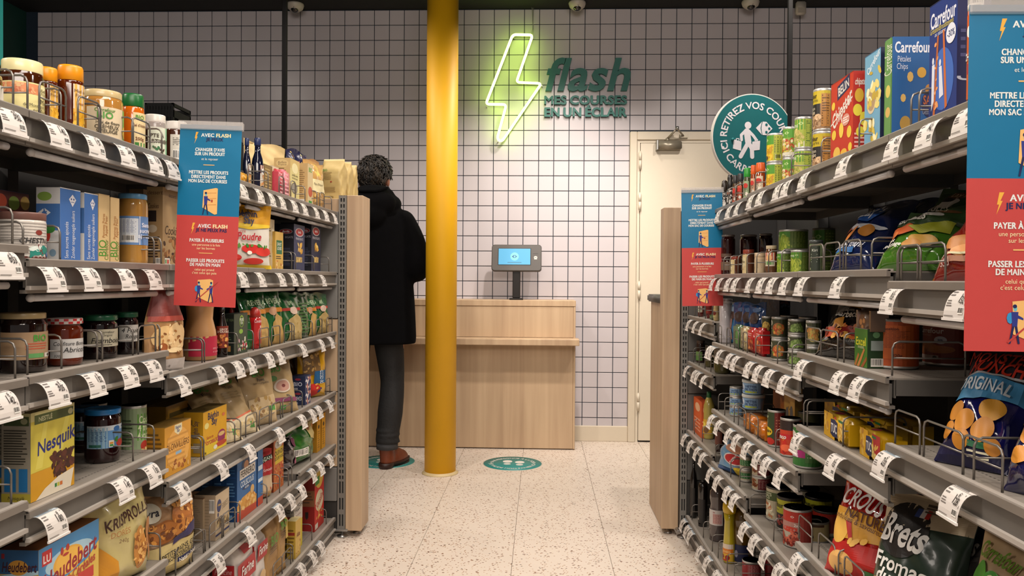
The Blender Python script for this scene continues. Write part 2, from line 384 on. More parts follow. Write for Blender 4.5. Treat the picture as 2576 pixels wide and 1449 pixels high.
m_ = PM(); m_.box(1.40, 1.47, fy-.012, fy+.004, 1.0, 1.05, STEEL); m_.tube([(1.43, fy-.01, 1.03), (1.43, fy-.05, 1.03), (1.33, fy-.05, 1.03)], .008, STEEL, 8); m_.obj('door_handle', dr)
m_ = PM(); CL = mat('98907f', .35, .5)
m_.cbox(.778, .94, fy-.052, fy+.004, 1.985, 2.04, CL, .006, 2); m_.cbox(.770, .782, fy-.055, fy+.004, 1.98, 2.045, STEEL, .002)
m_.lathe([(.012, 0), (.012, .02)], 12, CL, .845, fy-.03, 2.04)
m_.tube([(.845, fy-.03, 2.055), (.862, fy-.055, 2.075), (.900, fy-.09, 2.115)], [.009, .007, .006], CL, 8); m_.tube([(.900, fy-.09, 2.112), (.93, fy-.06, 2.09), (.955, fy-.015, 2.078)], [.007, .006, .006], CL, 8)
m_.lathe([(.011, 0), (.011, .022)], 12, STEEL, .900, fy-.09, 2.105); m_.box(.93, .985, fy-.02, fy, 2.066, 2.09, CL)
tag(m_.obj('door_closer'), 'metal overhead closer with a folded arm at the top of the cream door', 'door closer')
# black cable conduit strip between ceiling and tiles
# ------------------------------------------------------------------ neon bolt
def rounded(pts, rad, n=5):
    out = []; N = len(pts)
    for i in range(N):
        p = Vector(pts[i]); a = Vector(pts[i-1]); b = Vector(pts[(i+1) % N]); da = (a-p).normalized(); db = (b-p).normalized()
        pa = p+da*rad; pb = p+db*rad
        for k in range(n+1):
            t = k/n; out.append(tuple(pa*(1-t)**2+p*2*t*(1-t)+pb*t*t))
    return out
def wp(px, py, y): v = onY(px, py, y); return (v.x, y, v.z)
t = empty('neon_sign', (-.17, 5.2, 2.05))
NP = [wp(a, b, 5.235) for a, b in ((1290, 87), (1340, 88), (1299, 207), (1362, 210), (1262, 357), (1250, 350), (1274, 263), (1222, 262))]
L_ = [tuple(Vector(p)-Vector(t.location)) for p in NP]
m_ = PM(); m_.tube(rounded(L_, .024), .0085, mat('d4ff66', .3, em=11, var=0), 10, closed=True); m_.obj('glow_tube', t)
m_ = PM(); m_.tube([tuple(Vector(p)+Vector((0, .013, 0))) for p in rounded(L_, .024)], .006, mat('b9c98a', .5), 6, closed=True); m_.obj('backing_strip', t)
m_ = PM()
for q in (0, 3, 5, 7):
    a = Vector(L_[q]); m_.tube([a+Vector((.004, .01, -.012)), a+Vector((.004, .065, -.012))], .004, STEEL, 6)
m_.obj('stand_off', t)
m_ = PM(); a = Vector(L_[1]); m_.tube([a+Vector((-.002, -.003, -.01)), a+Vector((.004, .02, .04)), a+Vector((-.004, .03, .18)), a+Vector((-.008, .04, .21))], .0025, mat('9aa08c', .5), 5); m_.tube([a+Vector((-.01, -.003, 0)), a+Vector((.0, .02, .05)), a+Vector((.004, .03, .2))], .0018, mat('9aa08c', .5), 5)
m_.obj('power_cable', t)
tag(t, 'yellow-green neon tube shaped like a lightning bolt, hung on the tiled wall', 'neon sign')
# lettering on the wall
TEAL = mat('2a7068', .5, var=.05)
def wall_letters(name, s, px0, px1, py0, py1, label, ital, bold, depth=.02, track=.02):
    a = onY(px0, py1, YW-.03); b = onY(px1, py0, YW-.03); h = b.z-a.z; w = b.x-a.x
    root = empty(name, (a.x, YW, a.z)); lo = 1e9; hi = -1e9; x = 0; items = []
    for ch in s:
        if ch == ' ': x += .34; continue
        g, f, ad = GL[(1, ch)]; vs = [(x+p+(q*.24 if ital else 0), q) for p, q in g]; items.append((ch, vs, f)); x += ad+track
        lo = min(lo, min(v[0] for v in vs)); hi = max(hi, max(v[0] for v in vs))
    for ch, vs, f in items:
        pts = [((p-lo)/(hi-lo)*w, q*h) for p, q in vs]; m = PM(); n = len(pts)
        from collections import Counter
        ed = Counter()
        for q in f:
            for i in range(len(q)): ed[tuple(sorted((q[i], q[(i+1) % len(q)])))] += 1
        for ax_, ay_, az_ in ((-.0022, 0, .0001), (.0022, 0, .0002), (0, .0015, .0003)) if len(s) > 5 else ():
            m.add([(p+ax_, -.0122-az_-depth, q+ay_) for p, q in pts], f, TEAL)
            for q in f:
                for i in range(len(q)): i0, i1 = q[i], q[(i+1) % len(q)]; m.add([(pts[i0][0]+ax_, -.0122-az_-depth, pts[i0][1]+ay_), (pts[i0][0]+ax_, -.001, pts[i0][1]+ay_), (pts[i1][0]+ax_, -.001, pts[i1][1]+ay_), (pts[i1][0]+ax_, -.0122-az_-depth, pts[i1][1]+ay_)], [(0, 1, 2, 3)], TEAL)
        m.add([(p, -.012-depth, q) for p, q in pts], f, TEAL); m.add([(p, -.012, q) for p, q in pts], [q[::-1] for q in f], TEAL)
        for q in f:
            for i in range(len(q)):
                i0, i1 = q[i], q[(i+1) % len(q)]
                if ed[tuple(sorted((i0, i1)))] == 1:
                    m.add([(pts[i0][0], -.012-depth, pts[i0][1]), (pts[i0][0], -.001, pts[i0][1]), (pts[i1][0], -.001, pts[i1][1]), (pts[i1][0], -.012-depth, pts[i1][1])], [(0, 1, 2, 3)], TEAL)
        m.obj('letter', root)
    tag(root, label, 'wall lettering'); return root
wall_letters('wall_lettering', 'flash', 1372, 1587, 148, 226, 'large slanted green word flash raised off the tiled wall', True, True, .022)
wall_letters('wall_lettering', 'MES COURSES', 1370, 1577, 241, 262, 'green capitals MES COURSES, upper of the two small lines on the tiles', False, True, .018, .03)
wall_letters('wall_lettering', 'EN UN ÉCLAIR', 1370, 1577, 271, 293, 'green capitals EN UN ÉCLAIR, lowest line of lettering on the tiles', False, True, .018, .03)
# ------------------------------------------------------------------ yellow column
t = empty('yellow_column', (-.564, 4.36, 0)); YEL = mat('e0a806', .55, var=.04, scale=5)
m_ = PM(); m_.lathe([(.0885, .004), (.0885, 2.955)], 48, YEL); m_.obj('shaft', t)
m_ = PM(); m_.lathe([(.104, .0), (.103, .004), (.093, .009), (.089, .014), (.0886, .014)], 40, mat('c8b487', .5)); m_.obj('floor_collar', t)
tag(t, 'round mustard yellow column from floor to ceiling in front of the counter', 'column')
# ------------------------------------------------------------------ checkout counter
CO = WOODX; cx0, cx1 = -1.62, .229
t = empty('checkout_counter', ((cx0+cx1)/2, 5.1, 0)); ox = (cx0+cx1)/2
def cc(name, x0, x1, y0, y1, z0, z1, c=.002): m = PM(); m.cbox(x0-ox, x1-ox, y0-5.1, y1-5.1, z0, z1, CO, c); return m.obj(name, t)
cc('counter_top', cx0, cx1, 4.995, YW-.008, .930, .968); cc('upper_panel', cx0, cx1-.016, 5.0, 5.02, .727, .9295); cc('lower_panel', cx0, cx1-.016, 5.0, 5.02, .006, .686)
cc('side_panel', cx1-.0155, cx1-.001, 4.998, YW-.03, .006, .9295); cc('bag_ledge', cx0, cx1+.018, 4.86, 4.999, .6865, .7265, .003); cc('side_panel', cx0+.001, cx0+.016, 5.021, YW-.03, .006, .9295)
tag(t, 'pale oak laminate counter with a bag ledge along the tiled wall', 'counter')
# tablet kiosk
def kiosk(x, label):
    t = empty('tablet_kiosk', (x, 5.10, .968))
    BK = mat('1d1a19', .4, .3)
    m_ = PM(); m_.cbox(-.045, .045, -.045, .045, 0, .012, BK, .003); m_.obj('base_plate', t)
    m_ = PM(); m_.cbox(-.025, .025, -.018, .018, .012, .26, BK, .004); m_.obj('pole', t)
    hsg = empty('housing', (0, 0, .275), (radians(-14), 0, 0)); hsg.parent = t
    hm = PM()
    def rr(W_, H_, R_2): return [(sx*(W_-R_2)+R_2*cos(a0+k*pi/10), sy*(H_-R_2)+R_2*sin(a0+k*pi/10)) for sx, sy, a0 in ((1, 1, 0), (-1, 1, pi/2), (-1, -1, pi), (1, -1, 3*pi/2)) for k in range(6)]
    LO = [(rr(.161, .086, .018), -.016), (rr(.165, .09, .02), -.012), (rr(.165, .09, .02), .012), (rr(.155, .08, .016), .016)]
    hm.add([(a, y_, b) for pts, y_ in LO for a, b in pts], [tuple(range(24)), tuple(range(95, 71, -1))]+[(i*24+k, (i+1)*24+k, (i+1)*24+(k+1) % 24, i*24+(k+1) % 24) for i in range(3) for k in range(24)], mat('4b4744', .5)); M = flatM((-.165, -.016, -.09), (.33, 0, 0), (0, 0, .18), (0, -1, 0))
    h0 = hm.obj('tablet_case', hsg)
    s = PM(); art(s, M, .33, .18, [('r', .125, .21, .79, .86, '0c0b0b')], .0006); s.obj('bezel', hsg)
    s = PM(); art(s, M, .33, .18, [('r', .14, .235, .775, .84, mat('4a93ba', .3, em=.5, var=0)), ('e', .46, .54, .085, .155, mat('6fb0b4', .3, em=.5, var=0)), ('d', .46, .54, .10, '1c4f8f', '2a5f9c'), ('r', .32, .305, .60, .325, '33607a')], .0012); s.obj('screen', hsg)
    s = PM(); art(s, M, .33, .18, [('r', .83, .645, .93, .655, '14110f'), ('e', .88, .51, .035, .055, 'c9c4bd'), ('d', .88, .51, .04, '57524e', '57524e'), ('r', .85, .435, .91, .465, 'c9c4bd')], .0006); s.obj('reader_sticker', hsg)
    return tag(t, label, 'tablet kiosk')
kiosk(-.160, 'tablet checkout in a grey case on a black post, on the counter')
# floor stickers
def arc_text(pm, s, R, th, ang, c, M, off, inside=False, sc_=1.):
    # ang: centre angle in degrees (90 = top), clockwise reading; inside = bottom arc read left to right
    vs, fs, tw = text2d(s, True); S = th; out = []
    for x, y in vs:
        if not inside: a = radians(ang)-x*S*sc_/R; r = R+y*S
        else: a = radians(ang)+x*S*sc_/R; r = R-y*S
        out.append(M(r*cos(a), r*sin(a), off))
    pm.add(out, fs, c)
def sticker(x, y, label):
    t = empty('floor_sticker', (x, y, 0)); m_ = PM(); M = lambda a, b, o: (a, b, .0012+o)
    m_.lathe([(.178, 0), (.178, .0008), (.001, .0008)], 48, mat('cfc6b8', .5)); m_.lathe([(.174, .0008), (.174, .0012), (.001, .0012)], 48, mat('2a8581', .45)); m_.obj('disc', t)
    m_ = PM(); wc = mat('d8d4cd', .5)
    arc_text(m_, 'UNE PERSONNE À LA FOIS', .128, .021, 90, wc, M, .0003); arc_text(m_, 'JE VALIDE MON PANIER ICI', .128, .021, -90, wc, M, .0003, True)
    for sx in (-1, 1): m_.add([M(sx*.128+.006*cos(k), .006*sin(k), .0003) for k in [i*pi/4 for i in range(8)]], [tuple(range(8))], wc)
    for cx, cy in ((-.032, .015), (.042, .0)):
        for (ey, rx, ry) in ((.03, .029, .033), (-.032, .022, .018)):
            m_.add([M(cx+rx*cos(2*pi*i/18), cy+ey+ry*sin(2*pi*i/18), .0003) for i in range(18)], [tuple(range(18))], wc)
    m_.obj('print', t); return tag(t, label, 'floor sticker')
sticker(-.160, 4.605, 'round teal floor sticker with two shoe prints, right of the yellow column')
sticker(-.925, 4.60, 'round teal floor sticker partly under the brown boots')
# ------------------------------------------------------------------ round hanging sign
sx_, sz_ = 1.065, 1.822
t = empty('round_sign', (sx_, 3.93, sz_)); m_ = PM(); Rr = .222
def disc(pm, R, y0, y1, c, seg=72):
    vs = [(R*cos(2*pi*i/seg), y, R*sin(2*pi*i/seg)) for y in (y0, y1) for i in range(seg)]
    pm.add(vs, [tuple(range(seg)), tuple(range(2*seg-1, seg-1, -1))]+[(i, seg+i, seg+(i+1) % seg, (i+1) % seg) for i in range(seg)], c)
disc(m_, Rr, .0, .02, 'cfcac4'); m_.obj('rim', t, rot=(0, 0, radians(12)))
m_ = PM(); disc(m_, Rr-.005, -.002, 0, mat('155c60', .45)); m_.obj('face', t, rot=(0, 0, radians(12)))
m_ = PM(); M = lambda a, b, o: (a, -.0025-o, b); wc = mat('cfcbd0', .5)
arc_text(m_, 'ICI RETIREZ VOS COURSES', .163, .034, 97, wc, M, .0006, sc_=1.04); arc_text(m_, 'CARREFOUR', .163, .034, -97, wc, M, .0006, True)
BO = [0]
def blob(pts, c=wc, o=.0006):
    BO[0] += 1; o += BO[0]*.00001; m_.add([M(x, y, o) for x, y in pts], [tuple(range(len(pts)))], c)
def circ(cx, cy, r, n=18): return [(cx+r*cos(2*pi*i/n), cy+r*sin(2*pi*i/n)) for i in range(n)]
blob(circ(-.165, -.055, .008)); blob(circ(.165, -.055, .008)); blob(circ(-.032, .062, .018))
def limb(pts, r, o=.0006):
    for (a, b) in zip(pts, pts[1:]):
        d = Vector((b[0]-a[0], b[1]-a[1])).normalized(); n = Vector((-d.y, d.x))*r; blob([(a[0]+n.x, a[1]+n.y), (b[0]+n.x, b[1]+n.y), (b[0]-n.x, b[1]-n.y), (a[0]-n.x, a[1]-n.y)][::-1], wc, o)
    for p in pts: blob(circ(p[0], p[1], r, 12), wc, o)
limb([(-.038, .03), (-.03, -.02)], .017); limb([(-.046, .034), (-.068, .012), (-.066, -.012)], .0075); limb([(-.028, .034), (-.002, .01), (.012, -.008)], .0075)
limb([(-.032, -.028), (-.05, -.06), (-.07, -.095)], .011); limb([(-.026, -.028), (-.01, -.055), (-.008, -.095)], .011)
for bx, by, dx in ((-.088, -.035, .004), (.012, -.035, -.004)):
    blob([(bx-.024, by-.026+dx), (bx+.02, by-.028-dx), (bx+.022, by+.018-dx), (bx-.02, by+.02+dx)])
    limb([(bx-.006, by+.02), (bx-.006, by+.028), (bx+.008, by+.028), (bx+.008, by+.02)], .002)
# retailer mark
k_ = .042
for pts in ([(-1, 0), (-.2, .8), (-.35, .25), (-.4, 0), (-.35, -.25), (-.2, -.8)], [(-.12, .8), (.35, .8), (1.15, 0), (.35, -.8), (-.12, -.8), (-.25, -.3), (-.28, 0), (-.25, .3)]):
    blob([(.052+x*k_, .05+y*k_) for x, y in pts])
m_.add([M(.052+x*k_, .05+y*k_, .0022) for x, y in circ(.35, .45, .16)], [tuple(range(18))], mat('155c60', .45)); m_.add([M(.052+x*k_, .05+y*k_, .0022) for x, y in circ(.35, -.45, .16)], [tuple(range(18))], mat('155c60', .45))
m_.add([M(.052+x*k_, .05+y*k_, .0022) for x, y in circ(.72, 0, .15)], [tuple(range(18))], mat('155c60', .45))
m_.obj('print', t, rot=(0, 0, radians(12)))
m_ = PM(); m_.ball((-.115, -.008, -.012), .008, mat('1f6f72', .2)); m_.ball((.115, -.008, -.012), .008, mat('1f6f72', .2)); m_.obj('screw_cap', t, rot=(0, 0, radians(12)))
tag(t, 'round teal sign with a walking shopper pictogram, hung on a black pole', 'sign')
def pole(x, y, z0, label, r=.009):
    t = empty('ceiling_pole', (x, y, z0)); m_ = PM(); m_.cbox(-r, r, -r, r, 0, 2.955-z0, mat('0d0c0c', .8, spec=.2), .002); m_.obj('tube', t)
    m_ = PM(); m_.cbox(-.04, .04, -.04, .04, 2.945-z0, 2.955-z0, mat('0d0c0c', .8, spec=.2), .002); m_.obj('ceiling_plate', t); return tag(t, label, 'pole')
pole(1.2424+.012, 3.975, 0, 'black square pole behind the round teal sign', .011)
a = onY(716, 200, 3.75); pole(a.x, 3.75, 0, 'black square pole standing behind the left shelves', .011)
# ceiling devices
DW = mat('b8b0a4', .4, var=.02)
def dome(px, label):
    a = onY(px, 5, 5.17); t = empty('dome_camera', (a.x, 5.17, 2.955)); m_ = PM()
    m_.lathe([(.001, -.002), (.056, -.002), (.058, -.012), (.05, -.035), (.03, -.05), (.027, -.052)][::-1], 28, DW); m_.obj('housing', t)
    m_ = PM(); m_.ball((0, -.012, -.036), .030, mat('1a1312', .1, coat=1), 16, 10); m_.obj('lens_bubble', t)
    m_ = PM()
    for q in range(3): a_ = q*2.1+.6; m_.ball((.046*cos(a_), .046*sin(a_), -.038), .003, '3a3531', 6, 4)
    m_.obj('screw', t); tag(t, label, 'security camera')
dome(743, 'white dome security camera, leftmost of three on the black ceiling'); dome(1452, 'white dome security camera on the ceiling above the green lettering'); dome(1888, 'white dome security camera, rightmost of three, beside the motion sensor')
a = onY(2014, 12, 5.2); t = empty('motion_sensor', (a.x, 5.2, 2.90)); m_ = PM(); m_.cbox(-.032, .032, -.02, .02, -.03, .055, DW, .006, 2); m_.obj('housing', t)
m_ = PM(); m_.box(-.022, .022, -.022, -.019, -.022, .012, 'a39a8d'); m_.obj('sensor_window', t); tag(t, 'small white motion sensor at the wall top, right of the black pole', 'sensor')
# teal sign edge at the far left
m_ = PM(); m_.cbox(-.011, .011, -.01, .01, -.5, .5, mat('2aa8a6', .4), .002); a = onY(-4, 70, 2.6)
tag(m_.obj('wall_panel', None, (a.x, 2.6, a.z+.37)), 'narrow bright teal panel edge at the upper left corner', 'panel')
# black crate on a dark roll container behind the left shelves
t = empty('roll_container', (-1.87, 4.05, 0)); m_ = PM(); m_.cbox(-.21, .21, -.2, .2, .12, 1.86, mat('1b1a19', .6), .01)
m_.obj('box_body', t)
for sx in (-1, 1):
    for sy in (-1, 1): m_ = PM(); m_.lathe([(.03, 0), (.03, .12)], 12, '2a2826', sx*.17, sy*.16, 0); m_.obj('castor', t)
tag(t, 'dark roll container standing behind the left shelves', 'roll container')
a0 = onY(364, 303, 3.95); a1 = onY(436, 275, 3.95)
t = empty('plastic_crate', ((a0.x+a1.x)/2, 4.05, 1.86)); m_ = PM(); w_ = (a1.x-a0.x)/2; CB = mat('151515', .5)
m_.box(-w_, w_, -.10, .10, 0, .012, CB)
for zz in (.012, .075, .13):
    for yy in (-.10, .09): m_.box(-w_, w_, yy, yy+.01, zz, zz+.018+(.02 if zz < .1 else .0), CB)
    for xx in (-w_, w_-.01): m_.box(xx, xx+.01, -.10, .10, zz, zz+.018+(.02 if zz < .1 else 0), CB)
n = 9
for i in range(n+1):
    xx = -w_+(2*w_-.012)*i/n; m_.box(xx, xx+.012, -.101, -.089, .012, .14, CB); m_.box(xx, xx+.012, .089, .101, .012, .14, CB)
m_.obj('crate_body', t); tag(t, 'black slatted plastic crate behind the honey jars, against the tiles', 'crate')
# ------------------------------------------------------------------ shelving
XL, XR = .865, .63
LB = [.78, 1.265, 1.755, 2.24, 2.735, 3.225]; RB = [.93, 1.415, 1.90, 2.37, 2.828, 3.30]
LH = [[1.377, 1.149, .926, .719, .443, .088], [1.377, 1.127, .928, .70, .443, .088], [1.377, 1.127, .876, .622, .378, .088], [1.377, 1.127, .876, .622, .372, .088], [1.377, 1.124, .874, .621, .398, .086]]
RH = [[1.364, 1.099, None, .807, .462, .11], [1.364, 1.121, .927, .75, .464, .112], [1.362, 1.121, .875, .636, .389, .112], [1.355, 1.121, .876, .633, .442, .11], [None, None, .951, .757, .465, .10]]
LT = [[35, 150, 242, 322, 392, 440, 500, 560, 613, 652, 685, 711, 742, 769, 797, 821, 843], [25, 140, 232, 323, 390, 614, 660, 711, 742, 769, 815], [20, 148, 245, 330, 393, 458, 560, 606, 640, 683, 710, 773, 813, 837],
      [145, 318, 391, 457, 565, 644, 710, 769, 792, 808, 834], [-90, 478, 557, 644, 710, 739, 766, 793, 813, 836], [690, 730, 772, 795, 815]]
RT = [[1803, 1829, 1851, 1883, 1907, 1950, 1978, 2015, 2114, 2240, 2321, 2417, 2500], [1789, 1806, 1828, 1846, 1882, 1910, 1936, 1969, 2010, 2102, 2233, 2404], [1730, 1746, 1763, 1776, 1787, 1806, 1830, 1846, 1880, 1903, 1930, 1968, 2011, 2104, 2153],
      [1725, 1744, 1752, 1767, 1787, 1805, 1831, 1850, 1876, 1904, 1926, 1960, 2003, 2093, 2218, 2396], [1721, 1736, 1752, 1766, 1786, 1804, 1829, 1846, 1871, 1897, 1925, 1959, 2004], [1716, 1729, 1737, 1761, 1778, 1802]]
PR = ['3,52', '6,55', '2,30', '6,53', '4,21', '2,67', '1,42', '2,50', '1,96', '1,35', '1,80', '1,57', '3,05', '2,33', '1,32', '1,45', '2,43', '1,52', '1,28', '0,85', '1,50', '1,30']
def tag_mesh(s, i):
    # local: x along the aisle (reader's left to right), -y towards the aisle, top at z=0
    pm = PM(); w = .056; prof = [(0, .002), (.008, .003), (.015, -.001), (.021, -.008), (.025, -.017), (.028, -.028), (.029, -.039)]
    wm_ = mat('cbc5bf', .45, var=.02); L = [0]
    for a, b in zip(prof, prof[1:]): L.append(L[-1]+sqrt((a[0]-b[0])**2+(a[1]-b[1])**2))
    def S(t):
        d = (1-t)*L[-1]
        for k in range(len(prof)-1):
            if d <= L[k+1]+1e-9: u = (d-L[k])/(L[k+1]-L[k]); a, b = prof[k], prof[k+1]; nx, nz = -(b[1]-a[1]), (b[0]-a[0]); ln = sqrt(nx*nx+nz*nz); return a[0]+(b[0]-a[0])*u, a[1]+(b[1]-a[1])*u, nx/ln, nz/ln
        return prof[-1][0], prof[-1][1], 1, 0
    def M(x, y, off): o, z, nx, nz = S(max(0, min(1, y))); return (-w/2+x*w, -(o+nx*off), z+nz*off)
    for o, flip in ((0, False), (-.0008, True)):
        vs = [M(x, 1-k/10, o) for k in range(11) for x in (0, 1)]
        pm.add(vs, [((2*k, 2*k+2, 2*k+3, 2*k+1) if not flip else (2*k, 2*k+1, 2*k+3, 2*k+2)) for k in range(10)], wm_ if not flip else PLAST)
    pm.box(-w/2-.001, w/2+.001, -.031, -.028, -.042, -.038, 'd6d1cc')
    e, c = s.split(','); k = '2a2624'
    art(pm, M, w, L[-1], [('r', 0, .84, 1, 1, 'a9bcc8' if i % 3 else 'cfc9c3'), ('l', .05, .86, .8, .98, 2, '56565a'), ('l', .06, .58, .3, .78, 2, '6c6662'), ('l', .06, .3, .32, .5, 3, '6c6662'), ('t', .61, .55, .28, e, k, 'b', .10), ('t', .76, .50, .19, c, k, 'b', .18), ('t', .73, .68, .12, '€', k, 'b', .08),
                         ('bc', .70, .13, .93, .30), ('l', .05, .04, .6, .1, 1, '7a746f'), ('r', .9, .36, .925, .76, '8d8782')], .0003, curved=1)
    return pm.mesh('price_tag')
TM = [tag_mesh(s, i) for i, s in enumerate(PR)]
def hoop(pts, r=.0019, k=.012):
    # inverted U with rounded corners, pts: foot a, foot b, height along z; adds mid rail
    pm = PM(); a, b, h = Vector(pts[0]), Vector(pts[1]), pts[2]; d = (b-a).normalized(); up = Vector((0, 0, 1)); P = [a]
    P += [a+up*(h-k), a+up*(h-k*.3)+d*k*.3, a+up*h+d*k, b+up*h-d*k, b+up*(h-k*.3)-d*k*.3, b+up*(h-k), b]
    pm.tube(P, r, WIRE, 6); pm.tube([a+up*h*.52, b+up*h*.52], r*.8, WIRE, 5); return pm
HF = {}
def wire_mesh(kind, ln):
    key = (kind, round(ln, 2))
    if key not in HF:
        if kind == 'f': HF[key] = hoop(((-ln/2, 0, 0), (ln/2, 0, 0), .062)).mesh('wire_guard')
        else: HF[key] = hoop(((0, 0, 0), (0, ln, 0), .062)).mesh('wire_divider')
    return HF[key]
WL = {1: [('d', 30), ('d', 66), ('f', 130), ('d', 150), ('f', 222), ('d', 246), ('d', 332), ('f', 352), ('d', 404), ('f', 628, .045), ('d', 672), ('f', 706, .05), ('f', 735, .05), ('d', 765), ('d', 795), ('f', 808, .06), ('d', 832), ('d', 838)],
      2: [('d', 28), ('d', 55), ('d', 148), ('d', 385), ('d', 403), ('d', 672), ('d', 732), ('d', 742), ('d', 788), ('d', 826)],
      3: [('d', 35), ('d', 66), ('d', 152), ('d', 242), ('d', 255), ('d', 332), ('f', 368), ('d', 400), ('d', 507), ('d', 513), ('d', 596), ('d', 636), ('f', 664, .08), ('f', 693, .08), ('f', 724, .08), ('d', 739), ('d', 785), ('f', 802, .08), ('f', 828, .08)],
      4: [('d', 25), ('d', 333), ('d', 386), ('d', 505), ('d', 512), ('f', 632, .085), ('f', 665, .085), ('f', 694, .085), ('f', 722, .085), ('d', 605), ('d', 735), ('d', 760), ('f', 825, .06), ('d', 590)],
      5: [('d', 402), ('d', 512), ('f', 463, .09), ('f', 497, .09), ('f', 545, .09), ('f', 575, .09), ('d', 604), ('d', 672), ('d', 704), ('d', 735), ('d', 726), ('d', 782)],
      6: [('d', 786), ('f', 700, .09), ('f', 722, .09), ('d', 738), ('d', 822)]}
WR = {1: [('d', 1832), ('d', 1850), ('d', 1900), ('d', 1990), ('d', 2065), ('d', 2160), ('d', 2290), ('d', 2310)],
      2: [('d', 1822), ('d', 1838), ('d', 1858), ('d', 1880), ('d', 1905), ('d', 1935), ('d', 1968), ('f', 2055, .09), ('f', 2095, .09), ('f', 2145, .09), ('d', 2130), ('d', 2195), ('d', 2260), ('f', 2290, .08), ('f', 2345, .09), ('d', 2270)],
      3: [('d', 1750), ('d', 1762), ('d', 1777), ('d', 1794), ('f', 1814, .05), ('f', 1836, .05), ('f', 1856, .05), ('f', 1878, .05), ('d', 1905), ('d', 1960), ('d', 1997), ('f', 2050, .1), ('f', 2090, .1), ('d', 2128), ('d', 2250)],
      4: [('d', 1748), ('d', 1762), ('d', 1777), ('d', 1792), ('d', 1812), ('d', 1828), ('d', 1852), ('f', 1872, .09), ('f', 1902, .09), ('d', 1958), ('d', 2028), ('d', 2037), ('d', 2128), ('f', 2290, .09), ('f', 2380, .12), ('d', 2460), ('f', 2480, .1)],
      5: [('d', 1738), ('d', 1752), ('d', 1772), ('d', 1806), ('d', 1845), ('d', 1868), ('d', 1895), ('d', 1955), ('f', 2035, .09), ('f', 2090, .1), ('f', 2160, .1), ('d', 2120)],
      6: [('d', 1733), ('d', 1748), ('d', 1777), ('d', 1800), ('d', 1815), ('d', 1838), ('d', 1856)]}
ORD = ['topmost', 'second', 'third', 'fourth', 'fifth', 'lowest']
BAY = ['nearest the camera', 'second from the camera', 'third from the camera', 'fourth from the camera', 'farthest from the camera']
def bay(side, i):
    s = 1 if side == 'L' else -1; X = -XL if side == 'L' else XR; B = LB if side == 'L' else RB; Hh = (LH if side == 'L' else RH)[i]
    y0, y1 = B[i], B[i+1]; yc = (y0+y1)/2; D = .40
    t = empty('shelving_bay', (X, yc, 0)); sx = -1 if side == 'L' else 1     # direction into the shelf
    def bx(pm, d0, d1, ya, yb, z0, z1, m): pm.box(min(sx*d0, sx*d1), max(sx*d0, sx*d1), ya-yc, yb-yc, z0, z1, m)
    tops = [h for h in Hh if h]; top = 1.36
    p = PM(); bx(p, D, D+.02, y0, y1, .02, top, mat('121010', .7)); p.obj('back_panel', t)
    for yy in ((y0, y0+.018), (y1-.018, y1)):
        p = PM(); bx(p, D-.035, D-.001, yy[0], yy[1], .02, top, mat('2c2a28', .6)); p.obj('upright', t)
    p = PM(); bx(p, .004, .014, y0+.0005, y1-.0005, 0, Hh[5]-.045, mat('5a5652', .5)); bx(p, .014, D, y0+.0005, y1-.0005, 0.002, .03, mat('3b3836', .6)); p.obj('kick_plate', t)
    for r, h in enumerate(Hh):
        if h is None: continue
        p = PM(); dep = D-.036
        bx(p, .0, dep, y0+.001, y1-.001, h-.003, h, SHELF); bx(p, .012, dep, y0+.001, y0+.004, h-.032, h-.003, RAILD); bx(p, .012, dep, y1-.004, y1-.001, h-.032, h-.003, RAILD)
        bx(p, .010, .013, y0+.001, y1-.001, h-.036, h-.003, RAILD); bx(p, dep-.004, dep, y0+.001, y1-.001, h-.03, h-.003, RAILD)
        bx(p, .15, .19, y0+.004, y1-.004, h-.018, h-.003, RAILD)
        sh = p.obj('shelf_board', t)
        p = PM(); z = h
        # rail: lip, sunken channel, lower lip
        bx(p, -.004, .006, y0+.0015, y1-.0015, z, z+.004, STRIP); bx(p, -.006, .001, y0+.0015, y1-.0015, z-.010, z+.002, RAILM); bx(p, .001, .006, y0+.0015, y1-.0015, z-.046, z-.010, RAILD)
        bx(p, -.006, .002, y0+.0015, y1-.0015, z-.050, z-.043, STRIP); bx(p, .001, .012, y0+.0015, y1-.0015, z-.056, z-.050, RAILM)
        p.obj('price_rail', sh)
        if r < 2 or (r == 2 and side == 'R'):
            p = PM(); yy0, yy1 = y0+.03-yc, y1-.03-yc; p.tube([(sx*.012, yy0, z-.064), (sx*.012, yy1, z-.064)], .0065, mat('aca6a2', .3, var=0), 10); p.ball((sx*.012, yy0, z-.064), .0075, mat('aca6a2', .3, var=0), 8, 6); p.obj('plastic_tube', sh)  # plain plastic tube under the rail, gives no light
        ry = radians(90) if side == 'L' else radians(-90)
        for j, u in enumerate((LT if side == 'L' else RT)[r]):
            q = onX(u, 700, X-sx*.030)
            if not (y0 <= q.y < y1): continue
            yy = min(max(q.y, y0+.03), y1-.03)
            put('price_tag', TM[(j*5+r*3+i) % len(TM)], sh, (-sx*.004, yy-yc, h-.012), (0, 0, ry+random.uniform(-.03, .03)))
        for it in (WL if side == 'L' else WR).get(r+1, []):
            q = onX(it[1], 700, X+sx*.012)
            if not (y0 <= q.y < y1): continue
            if it[0] == 'f': ln = it[2] if len(it) > 2 else .075; put('wire_guard', wire_mesh('f', ln), sh, (sx*.010, q.y-yc, h+.0035), (0, 0, ry))
            else: put('wire_divider', wire_mesh('d', .13), sh, (sx*.010, q.y-yc, h+.0035), (0, 0, ry))
    tag(t, 'grey metal shelving bay of the %s row, %s' % ('left' if side == 'L' else 'right', BAY[i]), 'shelves')
for i in range(5): bay('L', i); bay('R', i)
